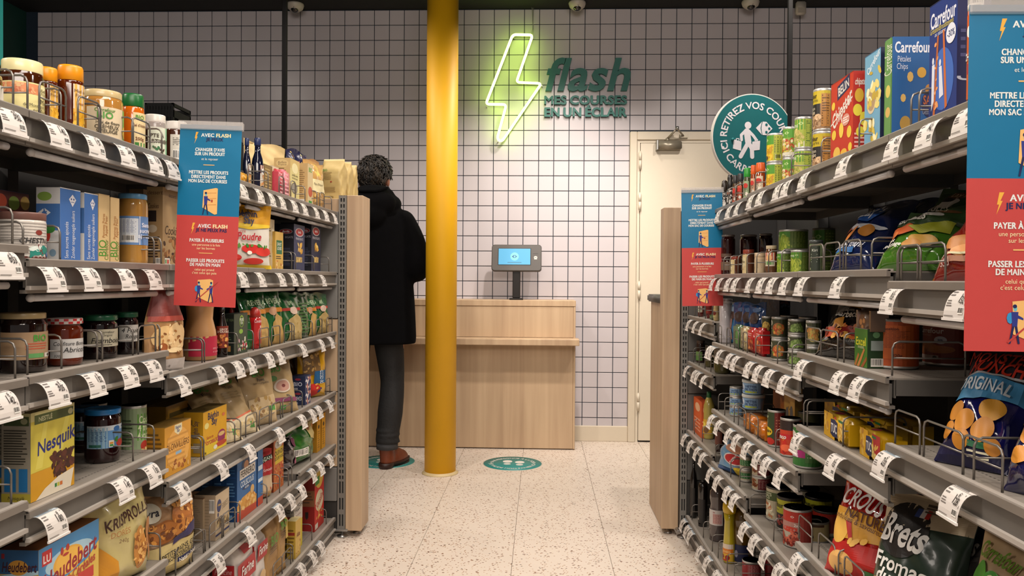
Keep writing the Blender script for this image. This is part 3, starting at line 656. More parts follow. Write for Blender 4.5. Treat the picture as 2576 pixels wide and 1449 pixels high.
# end gables, perforated uprights, oak posts
def upright(x0, x1, y, z1, label):
    t = empty('perforated_upright', ((x0+x1)/2, y, 0)); w = (x1-x0)/2; m_ = PM(); G = mat('7b7873', .45, .3)
    m_.box(-w, w, .006, .04, .03, z1, mat('171615', .7)); m_.box(-w, -w+.004, 0, .006, .03, z1, G)
    for a, b in ((-w+.004, -w*.55), (-.0025, .0025), (w*.55, w)): m_.box(a, b, 0, .006, .03, z1, G)
    z = .03
    while z < z1: m_.box(-w*.55, w*.55, .0003, .0057, z, min(z1, z+.0095 if z > .2 else z+.02), G); z += .0250 if z > .2 else .07
    m_.obj('slotted_post', t); m_ = PM(); m_.lathe([(.022, 0), (.022, .006), (.006, .008), (.006, .03)], 14, STEEL, 0, .02, 0); m_.cbox(-w-.012, w+.012, -.006, .045, .028, .038, STEEL, .002); m_.obj('levelling_foot', t)
    return tag(t, label, 'upright')
upright(-.855, -.822, 3.232, 1.452, 'slotted grey steel upright beside the left oak post'); upright(.601, .6285, 3.306, 1.40, 'slotted grey steel upright beside the right oak post')
def gable(side):
    s = -1 if side == 'L' else 1; y = 3.236 if side == 'L' else 3.306; xa, xb = (.858, 1.30) if side == 'L' else (.631, 1.06)
    t = empty('end_panel', (s*(xa+xb)/2, y, 0)); w = (xb-xa)/2
    GR = mat('5c5a57', .5)
    segs = [(.93, 1.12, GREYP, -.006), (1.12, 1.385, GREYP, 0), (.62, .93, WOOD, 0), (.30, .62, WOOD, 0), (.155, .30, GREYP, -.008), (.03, .155, DARKM, 0)] if side == 'L' else [(1.0, 1.38, mat('171514', .6), 0), (.80, 1.0, GR, 0), (.62, .80, GR, -.004), (.25, .62, GR, 0), (.03, .25, DARKM, 0)]  # right end: near-black top and darker grey carry the shade among the shelves
    for z0, z1, m, o in segs: p = PM(); p.cbox(-w, w, o, .02, z0+.0015, z1-.0015, m, .002); p.obj('panel', t)
    if side == 'L': p = PM(); p.cbox(-w, w+.003, .021, .035, 1.385, 1.44, WOOD, .001); p.obj('top_panel', t)
    tag(t, 'end panel closing the far end of the %s shelves, behind the goods' % ('left' if side == 'L' else 'right'), 'panel')
gable('L'); gable('R')
def post(x0, x1, y0, y1, z1, label):
    t = empty('oak_post', ((x0+x1)/2, (y0+y1)/2, 0)); m_ = PM(); m_.cbox(x0-(x0+x1)/2, x1-(x0+x1)/2, -(y1-y0)/2, (y1-y0)/2, .03, z1, WOOD, .0015); m_.obj('post_body', t)
    m_ = PM(); m_.lathe([(.018, 0), (.018, .006), (.006, .008), (.006, .03)], 12, STEEL); m_.obj('levelling_foot', t); return tag(t, label, 'post')
post(-.821, -.753, 3.235, 3.37, 1.452, 'pale oak end post of the left shelves'); post(.528, .600, 3.34, 3.43, 1.416, 'pale oak end post of the right shelves')
# head gondola behind the left end, its top carries the flour bags
t = empty('head_gondola', (-1.08, 3.55, 0)); m_ = PM(); m_.cbox(-.245, .245, -.255, .15, 1.405, 1.44, WOOD, .002); m_.obj('top_board', t)
m_ = PM(); m_.box(-.24, .24, -.255, .14, .02, 1.404, mat('33302d', .6)); m_.obj('rack_body', t); tag(t, 'low gondola behind the left end panel, topped with flour bags', 'shelves')
# oak cabinet behind the right post
t = empty('oak_cabinet', (.75, 3.62, 0)); m_ = PM(); m_.cbox(-.208, .25, -.185, .185, .004, 1.0, WOOD, .002); m_.obj('cabinet_body', t)
m_ = PM(); m_.cbox(-.225, .26, -.188, .20, 1.0, 1.035, mat('4a4743', .5), .006, 2); m_.obj('grey_top', t); tag(t, 'oak cabinet with a dark grey top behind the right oak post', 'cabinet')
# ------------------------------------------------------------------ hanging banners
BLUE = mat('046a93', .4, var=.03); RED = mat('b9413e', .4, var=.03)
BOLT = [(0, .0), (.62, .62), (.40, .62), (.78, 1.0), (.28, 1.0), (0.05, .45), (.26, .45)]
def banner(tl, w, h, label, tilt, y, strip=0.):
    t = empty('hanging_banner', tuple(tl), (0, radians(tilt), 0)); m_ = PM()
    m_.box(0, w, 0, .0012, -h*.5, 0, BLUE); m_.box(0, w, 0, .0012, -h, -h*.5, RED)
    M = flatM((0, 0, -h), (w, 0, 0), (0, 0, h), (0, -1, 0)); wt = mat('d9dcd8', .5); nv = mat('131b4d', .5); ye = mat('e0a63c', .5); cr_ = mat('e9d9a8', .5); pe = mat('e2b069', .5)
    A = [('r', 0, .972, 1, .976, '2f87a8')]
    def T(cx, y, th, s, c, fl='B', wm=.9): A.append(('t', cx, 1-y, th, s, c, fl, wm))
    for oy, l2 in ((0, 'JE PEUX'), (.5, 'JE NE PEUX PAS')):
        A.append(('p', [(.24+.08*x, 1-(.105+oy)+.065*yy) for x, yy in BOLT][::-1][::-1], ye))
        T(.455, .056+oy, .019, 'AVEC', wt, 'B', .27); T(.71, .056+oy, .019, 'FLASH', cr_, 'B', .27); T(.57, .079+oy, .017, l2, nv, 'B', .5)
    T(.5, .136, .0175, "CHANGER D'AVIS", wt, 'B', .48); T(.5, .159, .0175, 'SUR UN PRODUIT', wt, 'B', .49); T(.5, .187, .013, 'et le reposer', wt, 'n', .27); A.append(('r', .40, .778, .58, .782, pe))
    T(.49, .261, .0175, 'METTRE LES PRODUITS', wt, 'B', .64); T(.49, .285, .0175, 'DIRECTEMENT DANS', wt, 'B', .56); T(.48, .309, .0175, 'MON SAC DE COURSES', wt, 'B', .63)
    T(.5, .636, .0175, 'PAYER À PLUSIEURS', wt, 'B', .56); T(.49, .660, .013, 'une personne à la fois', cr_, 'n', .46); T(.49, .679, .013, 'sur les bornes', cr_, 'n', .30); A.append(('r', .38, .292, .60, .296, pe))
    T(.49, .747, .0175, 'PASSER LES PRODUITS', wt, 'B', .62); T(.49, .770, .0175, 'DE MAIN EN MAIN', wt, 'B', .5); T(.48, .797, .013, 'celui qui prend', cr_, 'n', .32); T(.48, .815, .013, "c'est celui qui paie", cr_, 'n', .4)
    def man(cx, cy, s, bag=None, face=1):
        c2 = mat('27307d', .5); sk = mat('66b0bd', .5)
        if bag: A.append(('e', cx-face*.035*s, cy+.012*s, .03*s, .017*s, mat('2b8ac0', .5)))
        A.extend([('p', [(cx-.028*s, cy+.030*s), (cx+.03*s, cy+.030*s), (cx+.022*s, cy-.012*s), (cx-.02*s, cy-.012*s)][::-1], c2), ('p', [(cx-.02*s, cy-.012*s), (cx+.0*s, cy-.012*s), (cx-.03*s, cy-.062*s), (cx-.045*s, cy-.062*s)][::-1], nv), ('p', [(cx, cy-.012*s), (cx+.022*s, cy-.012*s), (cx+.045*s, cy-.062*s), (cx+.028*s, cy-.062*s)][::-1], nv),
                  ('e', cx+.004*s, cy+.040*s, .016*s, .009*s, sk), ('e', cx, cy+.046*s, .018*s, .006*s, nv), ('p', [(cx, cy+.026*s), (cx+face*.07*s, cy+.012*s), (cx+face*.07*s, cy+.006*s), (cx, cy+.014*s)][::face], c2)])
    A.append(('p', [(.42, .64), (.62, .655), (.65, .652), (.65, .512), (.61, .508), (.41, .545)][::-1], pe))
    for yy in (.625, .595, .56): A.append(('p', [(.44, yy), (.63, yy+.004), (.63, yy+.001), (.44, yy-.002)][::-1], 'b8793c'))
    A.append(('r', .545, .575, .575, .59, 'a8432e')); man(.46, .575, 1.1)
    A.append(('p', [(.38, .145), (.58, .152), (.63, .145), (.63, .03), (.59, .022), (.39, .05)][::-1], pe)); man(.40, .085, 1., True, 1); man(.60, .085, 1., None, -1)
    A.append(('p', [(.34, .028), (.70, .14), (.71, .137), (.35, .024)][::-1], 'b03a36'))
    art(m_, M, w, h, A, .0002, .000025); m_.obj('printed_card', t)
    m_ = PM(); m_.cbox(-strip, w+.004, -.004, .004, -.012, .006, PLAST, .001); m_.box(-.002, w+.004, -.0055, -.004, -.010, .008, PLAST); m_.obj('clear_holder', t)
    return tag(t, label, 'banner')
a = onY(453.5, 312, 1.765); banner(a, .1455, .421, 'blue and red instruction banner hanging from the left shelves', 2.0, 0, .085)
a = onY(1714, 478, 2.80); banner(a, .146, .418, 'small blue and red instruction banner at the far end of the right shelves', -1.0, 0)
a = onY(2440, 12, .965); banner(a, .148, .423, 'large blue and red instruction banner cut off by the right edge', 0.2, 0)
# ------------------------------------------------------------------ products
def base_h(side, row, y):
    B, T = (LB, LH) if side == 'L' else (RB, RH)
    i = max(0, min(4, sum(1 for b in B[1:5] if y >= b)))
    h = T[i][row-1]
    if h is None: h = next(T[k][row-1] for k in (i-1, i+1) if 0 <= k < 5 and T[k][row-1])
    return h+.0008
def m_box(w, D, h, cols, front=(), side=(), top=(), sidek='l'):
    # local: x along the face (reader's left to right), -y to the aisle
    pm = PM(); fc, sc_, tc = (list(cols)+[cols[-1]]*3)[:3]
    pm.box(-w/2, w/2, -D/2, D/2, 0, h, fc, [sc_, tc, fc, sc_, sc_, sc_])
    art(pm, flatM((-w/2, -D/2, 0), (w, 0, 0), (0, 0, h), (0, -1, 0)), w, h, front)
    art(pm, flatM((-w/2, D/2, 0), (0, -D, 0), (0, 0, h), (-1, 0, 0)) if sidek == 'l' else flatM((w/2, -D/2, 0), (0, D, 0), (0, 0, h), (1, 0, 0)), D, h, side)
    art(pm, flatM((-w/2, -D/2, h), (w, 0, 0), (0, D, 0), (0, 0, 1)), w, D, top)
    # glue flap edges
    pm.box(-w/2, w/2, -D/2-.0002, -D/2+.0006, h-.0012, h+.0004, tc)
    return pm
def cylM(r, h, z0=0, span=200., taper=0):
    sp = radians(span)
    def M(x, y, off):
        a = (x-.5)*sp; R = r*(1-taper*y)+off; return (R*sin(a), -R*cos(a), z0+y*h)
    return M, r*sp
def m_can(r, h, col, cmds, lidc=None, bands=()):
    b = PM(); lid = PM(); T = mat(lidc, .42, .5) if lidc else TIN; n = 28
    b.lathe([(r*.9, 0), (r, .002), (r, .004), (r*.985, .006), (r*.985, h-.006), (r, h-.004), (r, h-.001), (r*.97, h)], n, [TIN, TIN, TIN, mat(col, .4, coat=.2), T, T, T])
    M, w = cylM(r*.985, h-.012, .006)
    art(b, M, w, h-.012, cmds, .0003, .00008, curved=True)
    lid.lathe([(r*.97, h), (r*.93, h-.001), (r*.92, h-.004), (r*.8, h-.0045), (r*.78, h-.0035), (.0005, h-.0035)], n, T)
    k = r*.45; lid.tube([(k*.55*cos(a), -k*.6+k*.5*sin(a), h-.0015) for a in [i*pi/5 for i in range(10)]], r*.045, T, 6, closed=True)
    return [('can_body', b), ('lid', lid)]
def m_jar(r, h, glass, lidc, cmds, lab=(.2, .7), span=150, lidh=.13, lab_c='d8d2c4', neck=.9, lidr=.94, gingham=None, sh=.78, shape=0):
    b = PM(); l = PM(); p = PM(); n = 30; G = mat(glass, .08, coat=.6, var=.25, scale=25)
    lh = h*lidh; prof = [(r*.88, 0), (r*.97, .004), (r, .012), (r, h*sh), (r*.985, h*(sh+.03)), (r*neck, h*(sh+.08)), (r*neck*.97, h-lh*.7)]
    if shape == 1: prof = [(r*.9, 0), (r, .01), (r*.93, h*.3), (r*1.0, h*.45), (r*.96, h*.62), (r*.72, h*.8), (r*.6, h-lh)]
    b.lathe(prof, n, G); ll = mat(lidc, .3, coat=.2)
    R = r*lidr
    ms = ll
    l.lathe([(R*.99, h-lh), (R, h-lh+.001), (R, h-.002), (R*.97, h), (R*.93, h-.0006), (.0005, h-.0008)], n, ms)
    if gingham:
        for i in range(26):
            for j in range(2):
                if (i+j) % 2: a = 2*pi*i/26; a2 = 2*pi*(i+1)/26; z1 = h-lh+j*lh/2+.0005; z2 = z1+lh/2-.001; RR = R+.0004; l.add([(RR*cos(a), RR*sin(a), z1), (RR*cos(a2), RR*sin(a2), z1), (RR*cos(a2), RR*sin(a2), z2), (RR*cos(a), RR*sin(a), z2)], [(0, 1, 2, 3)], gingham)
    lh0, lh1 = lab[0]*h, lab[1]*h; M, w = cylM(r+.0003, lh1-lh0, lh0, span)
    N = 16; vs = [M(i/N, j, 0) for j in (0, 1) for i in range(N+1)]
    p.add(vs, [(i, i+1, N+2+i, N+1+i) for i in range(N)], mat(lab_c, .55), True)
    art(p, M, w, lh1-lh0, cmds, .0003, .00008, curved=True)
    return [('glass_body', b), ('lid', l), ('paper_label', p)]
def m_bottle(prof, col, capprof, capc, cmds, lab, r, lab_c='d8d2c4', span=160, gloss=.1, bands=None, alpha=1.):
    b = PM(); c = PM(); p = PM(); G = mat(col, gloss, coat=.5, var=.15, scale=20, alpha=alpha); b.lathe(prof, 28, G); c.lathe(capprof, 24, mat(capc, .35))
    z0, z1 = lab; M, w = cylM(r+.0004, z1-z0, z0, span); N = 16
    p.add([M(i/N, j, 0) for j in (0, 1) for i in range(N+1)], [(i, i+1, N+2+i, N+1+i) for i in range(N)], mat(lab_c, .5), True)
    art(p, M, w, z1-z0, cmds, .0003, .00008, curved=True)
    return [('bottle_body', b), ('cap', c), ('paper_label', p)]
def m_bag(w, t, h, col, cmds, back=None, gloss=.35, coat=.3, neck=0., seed=1, crumple=1., seal=.05, kink=0.):
    pm = PM(); rd = random.Random(seed); ph = [rd.uniform(0, 6.28) for _ in range(8)]; nx, ny = 26, 34
    def S(x, y, f, off):
        yy = min(max(y, 0), 1); e = 1-abs(2*x-1)**2.6
        prof = 0 if yy <= .0 else min(1, (yy/.16)**.55)*min(1, (max(0, 1-seal-yy)/.30)**.75) if yy < 1-seal else 0
        ww = w*(1-neck*max(0, (yy-.55)/.45)**1.3)*(1-.055*prof*(1 if e > 0 else 1))
        wr = crumple*(.0026*sin(9*x+5*yy+ph[0])*sin(7*yy+ph[1])+.0018*sin(15*x-9*yy+ph[2])*max(.2, yy)+.0009*sin(23*x+17*yy+ph[3])+.0007*sin(31*yy+11*x+ph[4])*(.3+yy))*(prof**.5 if prof > 0 else .15)
        d = t/2*(max(0, e)**.62)*prof+wr*(1 if e > .05 else .3)
        zz = yy*h+.004*crumple*sin(6*x+ph[5])*(yy > .97)
        return ((x-.5)*ww+kink*yy*yy*w, -(d+off+.0006)*f, zz)
    for f in (1, -1):
        vs = [S(i/nx, j/ny, f, 0) for j in range(ny+1) for i in range(nx+1)]; fs = []
        for j in range(ny):
            for i in range(nx):
                q = (j*(nx+1)+i, j*(nx+1)+i+1, (j+1)*(nx+1)+i+1, (j+1)*(nx+1)+i); fs.append(q if f == 1 else q[::-1])
        pm.add(vs, fs, mat(col if f == 1 or not back else back, gloss, coat=coat, var=.08, bump=.35, scale=28), True)
    art(pm, lambda x, y, off: S(x, y, 1, off), w, h, cmds, .0024, .00012, curved=2)
    return pm
def m_sack(w, D, h, col, front=(), side=(), gloss=.6, taper=.25, seed=2, sidek='l', fold=.82, cr=1.):
    # gusseted paper bag with a folded top
    pm = PM(); rd = random.Random(seed); ph = [rd.uniform(0, 6.28) for _ in range(6)]; n = 32; ny = 18
    def ring(y):
        k = max(0, (y-fold)/(1-fold)); return w*(1-.04*k), D*(1-(1-taper)*k**.8)
    def P(a, y, off=0):
        ww, dd = ring(y); c, s = cos(a), sin(a); e = .35
        x = (abs(c)**e)*(1 if c > 0 else -1)*ww/2; q = (abs(s)**e)*(1 if s > 0 else -1)*dd/2
        wr = cr*(.0022*sin(8*y+3*a+ph[0])+.0016*sin(17*y-5*a+ph[1])+.0012*sin(29*y+7*a+ph[2]))
        l = sqrt(x*x+q*q); return (x+x/l*(wr+off), q+q/l*(wr+off), y*h)
    vs = [P(2*pi*i/n, j/ny) for j in range(ny+1) for i in range(n)]
    fs = [(j*n+i, j*n+(i+1) % n, (j+1)*n+(i+1) % n, (j+1)*n+i) for j in range(ny) for i in range(n)]+[tuple(ny*n+i for i in range(n)), tuple(range(n))[::-1]]
    pm.add(vs, fs, mat(col, gloss, coat=.05, var=.08), True)
    def MF(x, y, off):
        ww, dd = ring(y); yy = y*h; b = cr*(.0022*sin(8*y+3*4.71+ph[0])); return ((x-.5)*ww*.94, -dd/2-.0016-abs(b)-off*1.2, yy)
    def MS(x, y, off):
        ww, dd = ring(y); s = -1 if sidek == 'l' else 1; return (s*(ww/2+.0026+off), (.5-x)*dd*.9*(1 if sidek == 'l' else -1), y*h)
    art(pm, MF, w, h, front, .0012, .00012, curved=2); art(pm, MS, D, h, side, .0012, .00012, curved=2)
    return pm
def m_pack(w, D, h, col, front=(), side=(), top=(), sidek='l', c=.008):
    pm = PM(); pm.cbox(-w/2, w/2, -D/2, D/2, 0, h, mat(col, .3, coat=.4), min(c, D*.3, h*.3, w*.3), 3)
    art(pm, flatM((-w/2, -D/2, 0), (w, 0, 0), (0, 0, h), (0, -1, 0)), w, h, front)
    art(pm, flatM((-w/2, D/2, 0), (0, -D, 0), (0, 0, h), (-1, 0, 0)) if sidek == 'l' else flatM((w/2, -D/2, 0), (0, D, 0), (0, 0, h), (1, 0, 0)), D, h, side)
    art(pm, flatM((-w/2, -D/2, h), (w, 0, 0), (0, D, 0), (0, 0, 1)), w, D, top)
    pm.box(-w/2-.006, -w/2+.002, -D*.42, D*.42, h*.1, h*.9, mat(col, .3, coat=.4)); pm.box(w/2-.002, w/2+.006, -D*.42, D*.42, h*.1, h*.9, mat(col, .3, coat=.4))
    return pm
CNT = {}
def P(side, row, kind, u0, u1, v, name, label, cat, d=.03, D=None, rot=None, lean=0., lx=0., n=1, st=1, grp=None, hb=None, dh=0., zb=0., hh=None, gap=.002, ww=None, vb=None, **k):
    """u0,u1: silhouette columns, v: row of the top; the real size and place follow from the shelf it stands on."""
    s = -1 if side == 'L' else 1; Xe = s*((XL if side == 'L' else XR)+d)
    cyl = kind in ('can', 'jar', 'bottle')
    if cyl:
        uc = (u0+u1)/2; q = onX(uc, 700, Xe); r = (u1-u0)/2/F*(q.y)/sqrt(1+((uc-W/2)/F)**2)*1.02
        for _ in range(4):
            q = onX(uc, 700, Xe+s*r); r = (u1-u0)/2/F*q.y*.985
        X, y = Xe+s*r, q.y; w = Dp = 2*r
    else:
        a = onX(u0, 700, Xe).y; b = onX(u1, 700, Xe).y; w = abs(b-a); y = (a+b)/2; Dp = D or .06; X = Xe+s*Dp/2
        if ww: w = ww
    if kind in ('box',): Dp *= .70
    elif kind in ('pack', 'sack', 'bag'): Dp *= .85
    lim = 3.215 if side == 'L' else (2.822 if row < 3 else 3.293)
    if hb is None or True:
        if y+w/2 > lim: y = lim-w/2; X = onY((u0+u1)/2, 700, y).x+(0 if cyl else s*Dp/2)
        elif not cyl: X = Xe+s*Dp/2
    base = (base_h(side, row, y) if hb is None else hb)+dh
    if vb and cyl:
        for _ in range(3):
            p_ = onZ((u0+u1)/2, vb, base); dr_ = Vector((p_.x, p_.y)).normalized(); r = (u1-u0)/2/F*(p_.y+r)*.985; X = p_.x+dr_.x*r; y = p_.y+dr_.y*r
            if abs(X)-r < (XL if side == 'L' else XR)+.006: X = s*((XL if side == 'L' else XR)+.006+r)
        w = Dp = 2*r
    un = (u0+u1)/2 if cyl or kind == 'bag' else (u0 if side == 'L' else u1)
    yn = y if cyl or kind == 'bag' else min(a, b)
    h = (onY(un, v, yn).z-base) if hh is None else hh
    if h < .02: h = .02
    if lean: h = h/cos(radians(lean))
    h = h/st
    if rot is None: rot = 28 if cyl else (14 if kind == 'bag' else 0)
    fr = dict(l='l', r='r')['l' if side == 'L' else 'r']
    if kind == 'box': parts = m_box(w, Dp, h, k.get('c'), k.get('f', ()), k.get('s', ()), k.get('t', ()), fr)
    elif kind == 'pack': parts = m_pack(w, Dp, h, k['c'], k.get('f', ()), k.get('s', ()), k.get('t', ()), fr)
    elif kind == 'sack': parts = m_sack(w, Dp, h, k['c'], k.get('f', ()), k.get('s', ()), k.get('g', .6), k.get('tp', .25), int(u0), fr, k.get('fold', .82))
    elif kind == 'bag': parts = m_bag(w, Dp, h, k['c'], k.get('f', ()), k.get('bk'), k.get('g', .28), k.get('coat', .4), k.get('neck', 0), int(u0), k.get('cr', 1.), k.get('seal', .05), k.get('kink', 0))
    elif kind == 'can': parts = m_can(r, h, k['c'], k.get('f', ()), k.get('lid'))
    elif kind == 'jar': parts = m_jar(r, h, k['c'], k['lid'], k.get('f', ()), k.get('lab', (.2, .7)), k.get('span', 150), k.get('lidh', .13), k.get('lc', 'd8d2c4'), k.get('neck', .9), k.get('lidr', .94), k.get('ging'), k.get('sh', .78), k.get('shape', 0))
    elif kind == 'bottle':
        pf = [(r*a_, h*b_) for a_, b_ in k['prof']]; cp = [(r*a_, h*b_) for a_, b_ in k['cap']]
        parts = m_bottle(pf, k['c'], cp, k['capc'], k.get('f', ()), (k['lab'][0]*h, k['lab'][1]*h), r*k.get('lr', 1.), k.get('lc', 'd8d2c4'), k.get('span', 160), k.get('g', .1))
    rz = radians((90-rot) if side == 'L' else (-90+rot))
    out = None
    if isinstance(parts, list):
        root = empty(name, (X, y, base+zb), (radians(-lean) if lean else 0, 0, rz))
        for nm, pm in parts: pm.obj(nm, root)
    else: root = parts.obj(name, None, (X, y, base+zb), (radians(-lean), 0, rz)); 
    if lx: root.rotation_euler[1] = radians(lx)
    tot = n*st
    tag(root, label, cat, grp or (label if tot > 1 else None))
    if tot > 1 and not grp: root['group'] = 'identical ' + cat + 's: ' + label[:60]
    k0 = 0
    LEV = {2: ['lower', 'upper'], 3: ['lowest', 'middle', 'topmost']}
    DP = ['front', 'second deep', 'third deep', 'fourth deep', 'fifth deep', 'rearmost']
    for i in range(n):
        for j in range(st):
            o = root if (i == 0 and j == 0) else copy_tree(root)
            o.location = (X+s*i*(Dp+gap), y, base+zb+j*h*1.0)
            if i or j:
                o.rotation_euler[2] = root.rotation_euler[2]+random.uniform(-.2, .2)*(1 if cyl else .03)
            if tot > 1:
                o['label'] = label+', '+((LEV[st][j]+' one') if st > 1 else '')+(', ' if st > 1 and n > 1 else '')+((DP[min(i, 5)]+' one') if n > 1 else '')
    return root
R_ = lambda *a: ('r',)+a
T_ = lambda *a: ('t',)+a
FOOD = ('b5702e', 'd9a155', '8a4a1c')
# ================================================================= LEFT ROW 1
HB = 'honey jar'
P('L', 1, 'jar', -70, 3, 190, 'honey_jar', 'brown glass jar cut off by the left edge on the top shelf', 'jar', c='6b4015', lid='b09a5a')
P('L', 1, 'jar', 6, 106, 157, 'honey_jar', 'wide honey jar with a cream paper seal over its lid, top left shelf', 'jar', c='3a1806', lid='d9cf9b', lidh=.2, sh=.74, lab=(.12, .62), lc='d8cb8c', span=190, d=.035, rot=20,
  f=[R_(.0, .62, .55, .96, 'c97f52'), ('n', .02, .64, .5, .94, 22, .004, ('b9623c', 'd99a6d', 'c9a06c')), ('e', .68, .75, .14, .2, 'e3d9a6'), T_(.68, .80, .11, 'Reflets', '6a5a2a', 'i'), T_(.68, .69, .11, 'France', '6a5a2a', 'i'), T_(.66, .42, .16, 'Miel', '3b3320', 'n'), T_(.62, .26, .10, 'de Montagne Cévennes', '3b3320', 'n', .6), T_(.66, .10, .13, 'en Aveyron', '3b3320', 'n')])
for u0, u1, v, dd, w_ in ((97, 143, 172, .055, 'behind the other amber one'), (146, 208, 168, .03, 'standing in front')):
    P('L', 1, 'bottle', u0, u1, v, 'honey_bottle', 'amber honey squeeze bottle with an orange cap, '+w_, 'bottle', d=dd, c='4a1603', capc='d98a0c', rot=12, lab=(.06, .72), lr=1.0, lc='c99a3c', span=70,
      prof=[(.9, 0), (1, .03), (1, .2), (.93, .45), (1, .7), (.97, .76), (.92, .78)], cap=[(.93, .775), (.97, .78), (.95, .97), (.88, 1), (.01, 1)],
      f=[R_(0, .45, 1, 1, 'cdb9a2'), T_(.5, .85, .07, 'Miel de', '5a3a22', 'n'), T_(.5, .75, .07, 'Fleurs', '5a3a22', 'n'), T_(.5, .58, .05, 'Doux', 'a0541c', 'b'), ('e', .5, .25, .4, .16, 'd9a21c'), ('n', .1, .05, .9, .4, 14, .005, ('c98a12', 'e3b640'))])
P('L', 1, 'jar', 209, 306, 233, 'honey_jar', 'creamy honey jar with a gold lid and kraft label on the top shelf', 'jar', c='a37234', lid='bba677', sh=.8, lab=(.12, .68), lc='c9b797', span=150, rot=32, d=.035,
  f=[R_(.78, .0, 1, 1.0, '6fae4a'), T_(.36, .9, .1, 'Carrefour', '4f7a2c', 'b', .6), T_(.36, .73, .2, 'BIO', '3f8a2a', 'b'), T_(.42, .5, .09, 'Miel de fleurs', '3b3320', 'b', .7), T_(.40, .36, .11, 'CRÉMEUX', '3b3320', 'b', .6), T_(.40, .22, .11, 'SMEUIGE', '3b3320', 'b', .6), ('e', .84, .28, .1, .2, 'c9a83c')])
P('L', 1, 'bottle', 305, 363, 239, 'honey_bottle', 'hexagon patterned amber honey bottle with a green cap', 'bottle', c='b5570c', capc='0f5a26', rot=22, lab=(.06, .68), lc='cdb88a', span=80, d=.035,
  prof=[(.85, 0), (.97, .03), (1, .3), (.97, .6), (.9, .76), (.78, .8)], cap=[(.84, .78), (.9, .8), (.86, .97), (.8, 1), (.01, 1)],
  f=[T_(.42, .88, .1, 'BIO', '4a8a2c'), T_(.4, .66, .07, "miel d'Acacia", '6a3a1a', 'b'), T_(.4, .3, .08, '250g', '6a3a1a'), R_(.1, .06, .35, .2, '3a7a34'), R_(.45, .06, .8, .2, '3a7a34')])
P('L', 1, 'jar', 364, 416, 291, 'spread_jar', 'chocolate spread jar with a white lid, beside the green capped bottle', 'jar', c='2e1508', lid='cfc9bf', lidh=.22, lab=(.1, .72), lc='c8cdb9', rot=30, d=.035, f=[R_(.7, 0, 1, 1, '3fae7a'), T_(.35, .7, .12, 'PÂTE A', '3a2a1a', 'b'), T_(.35, .5, .12, 'TARTINER', '3a2a1a'), ('n', .1, .05, .6, .35, 14, .004, ('5a3a1c', '2e6a3c', '3a1c0c'))])
P('L', 1, 'jar', 418, 470, 308, 'spread_jar', 'brown spread jar with a pale lid, half hidden by the banner', 'jar', c='3b1c0e', lid='cfc9bf', lidh=.2, lab=(.1, .7), lc='c9c3b6', rot=25, d=.035, f=[('l', .1, .6, .6, .9, 5, '5a544c'), ('bc', .1, .1, .5, .45), ('e', .8, .6, .1, .15, 'b23c2c')])
P('L', 1, 'box', 478, 560, 312, 'biscuit_box', 'cream carton standing behind the left banner on the top shelf', 'box', D=.08, c=['c9b68e', 'bba77f'], d=.05)
for u0, u1, w_ in ((610, 630, 'left one'), (632, 662, 'right one')):
    P('L', 1, 'bottle', u0, u1, 348, 'syrup_bottle', 'dark navy glass bottle with a blue cap beside the banner, '+w_, 'bottle', c='0d1026', capc='1d2a55', lab=(.12, .5), lc='b9afa0', span=80, d=.04 if u0 > 620 else .07, rot=5,
      prof=[(.96, 0), (1, .02), (1, .5), (.85, .62), (.5, .74), (.46, .9)], cap=[(.5, .86), (.56, .87), (.56, .98), (.5, 1), (.01, 1)], f=[R_(0, .6, 1, 1, '7a2c22'), ('e', .5, .7, .35, .16, 'd8d2c8'), T_(.5, .7, .12, 'Érable', '1d2a55'), ('n', .1, .05, .9, .5, 14, .005, ('c9a070', 'b5723a'))])
P('L', 1, 'pack', 609, 628, 432, 'nut_net', 'small yellow bag lying at the foot of the navy bottles', 'bag', D=.05, d=.012, c='c48a22', f=[('n', .05, .05, .95, .95, 20, .004, ('8a5a14', 'e0b040'))])
P('L', 1, 'bag', 650, 712, 362, 'flour_bag', 'crumpled beige paper bag behind the navy bottles', 'bag', D=.06, d=.15, c='c8b07c', g=.6, coat=0, cr=2)
P('L', 1, 'box', 664, 684, 412, 'lentil_box', 'olive brown carton beside the navy bottles', 'box', D=.06, d=.04, c=['7a6238', '6d5730'], f=[('l', .1, .1, .9, .9, 8, 'b39a63')])
P('L', 1, 'box', 684, 700, 416, 'soup_pack', 'red and white striped packet on the top left shelf', 'packet', D=.05, d=.045, c=['d0c2a4', 'c0b08e'], f=[('e', .5, .82, .42, .12, 'b1332a'), R_(.1, .84, .9, .87, 'd8d2c4'), R_(.1, .79, .9, .81, 'd8d2c4'), T_(.5, .66, .08, 'Riz', '2a2a2a'), ('n', .1, .05, .9, .5, 20, .005, ('d8d2c4', 'a58d64', '8a7048'))])
for q, (u0, u1) in enumerate(((702, 712), (714, 727))):
    P('L', 1, 'pack', u0, u1, 425, 'rose_packet', 'small raspberry pink packet, %s of a pair' % ('nearer' if q == 0 else 'farther'), 'packet', D=.035, d=.02, c='b53a4a' if q == 0 else 'c9707c', f=[('l', .15, .1, .85, .9, 6, 'e3a8ac')])
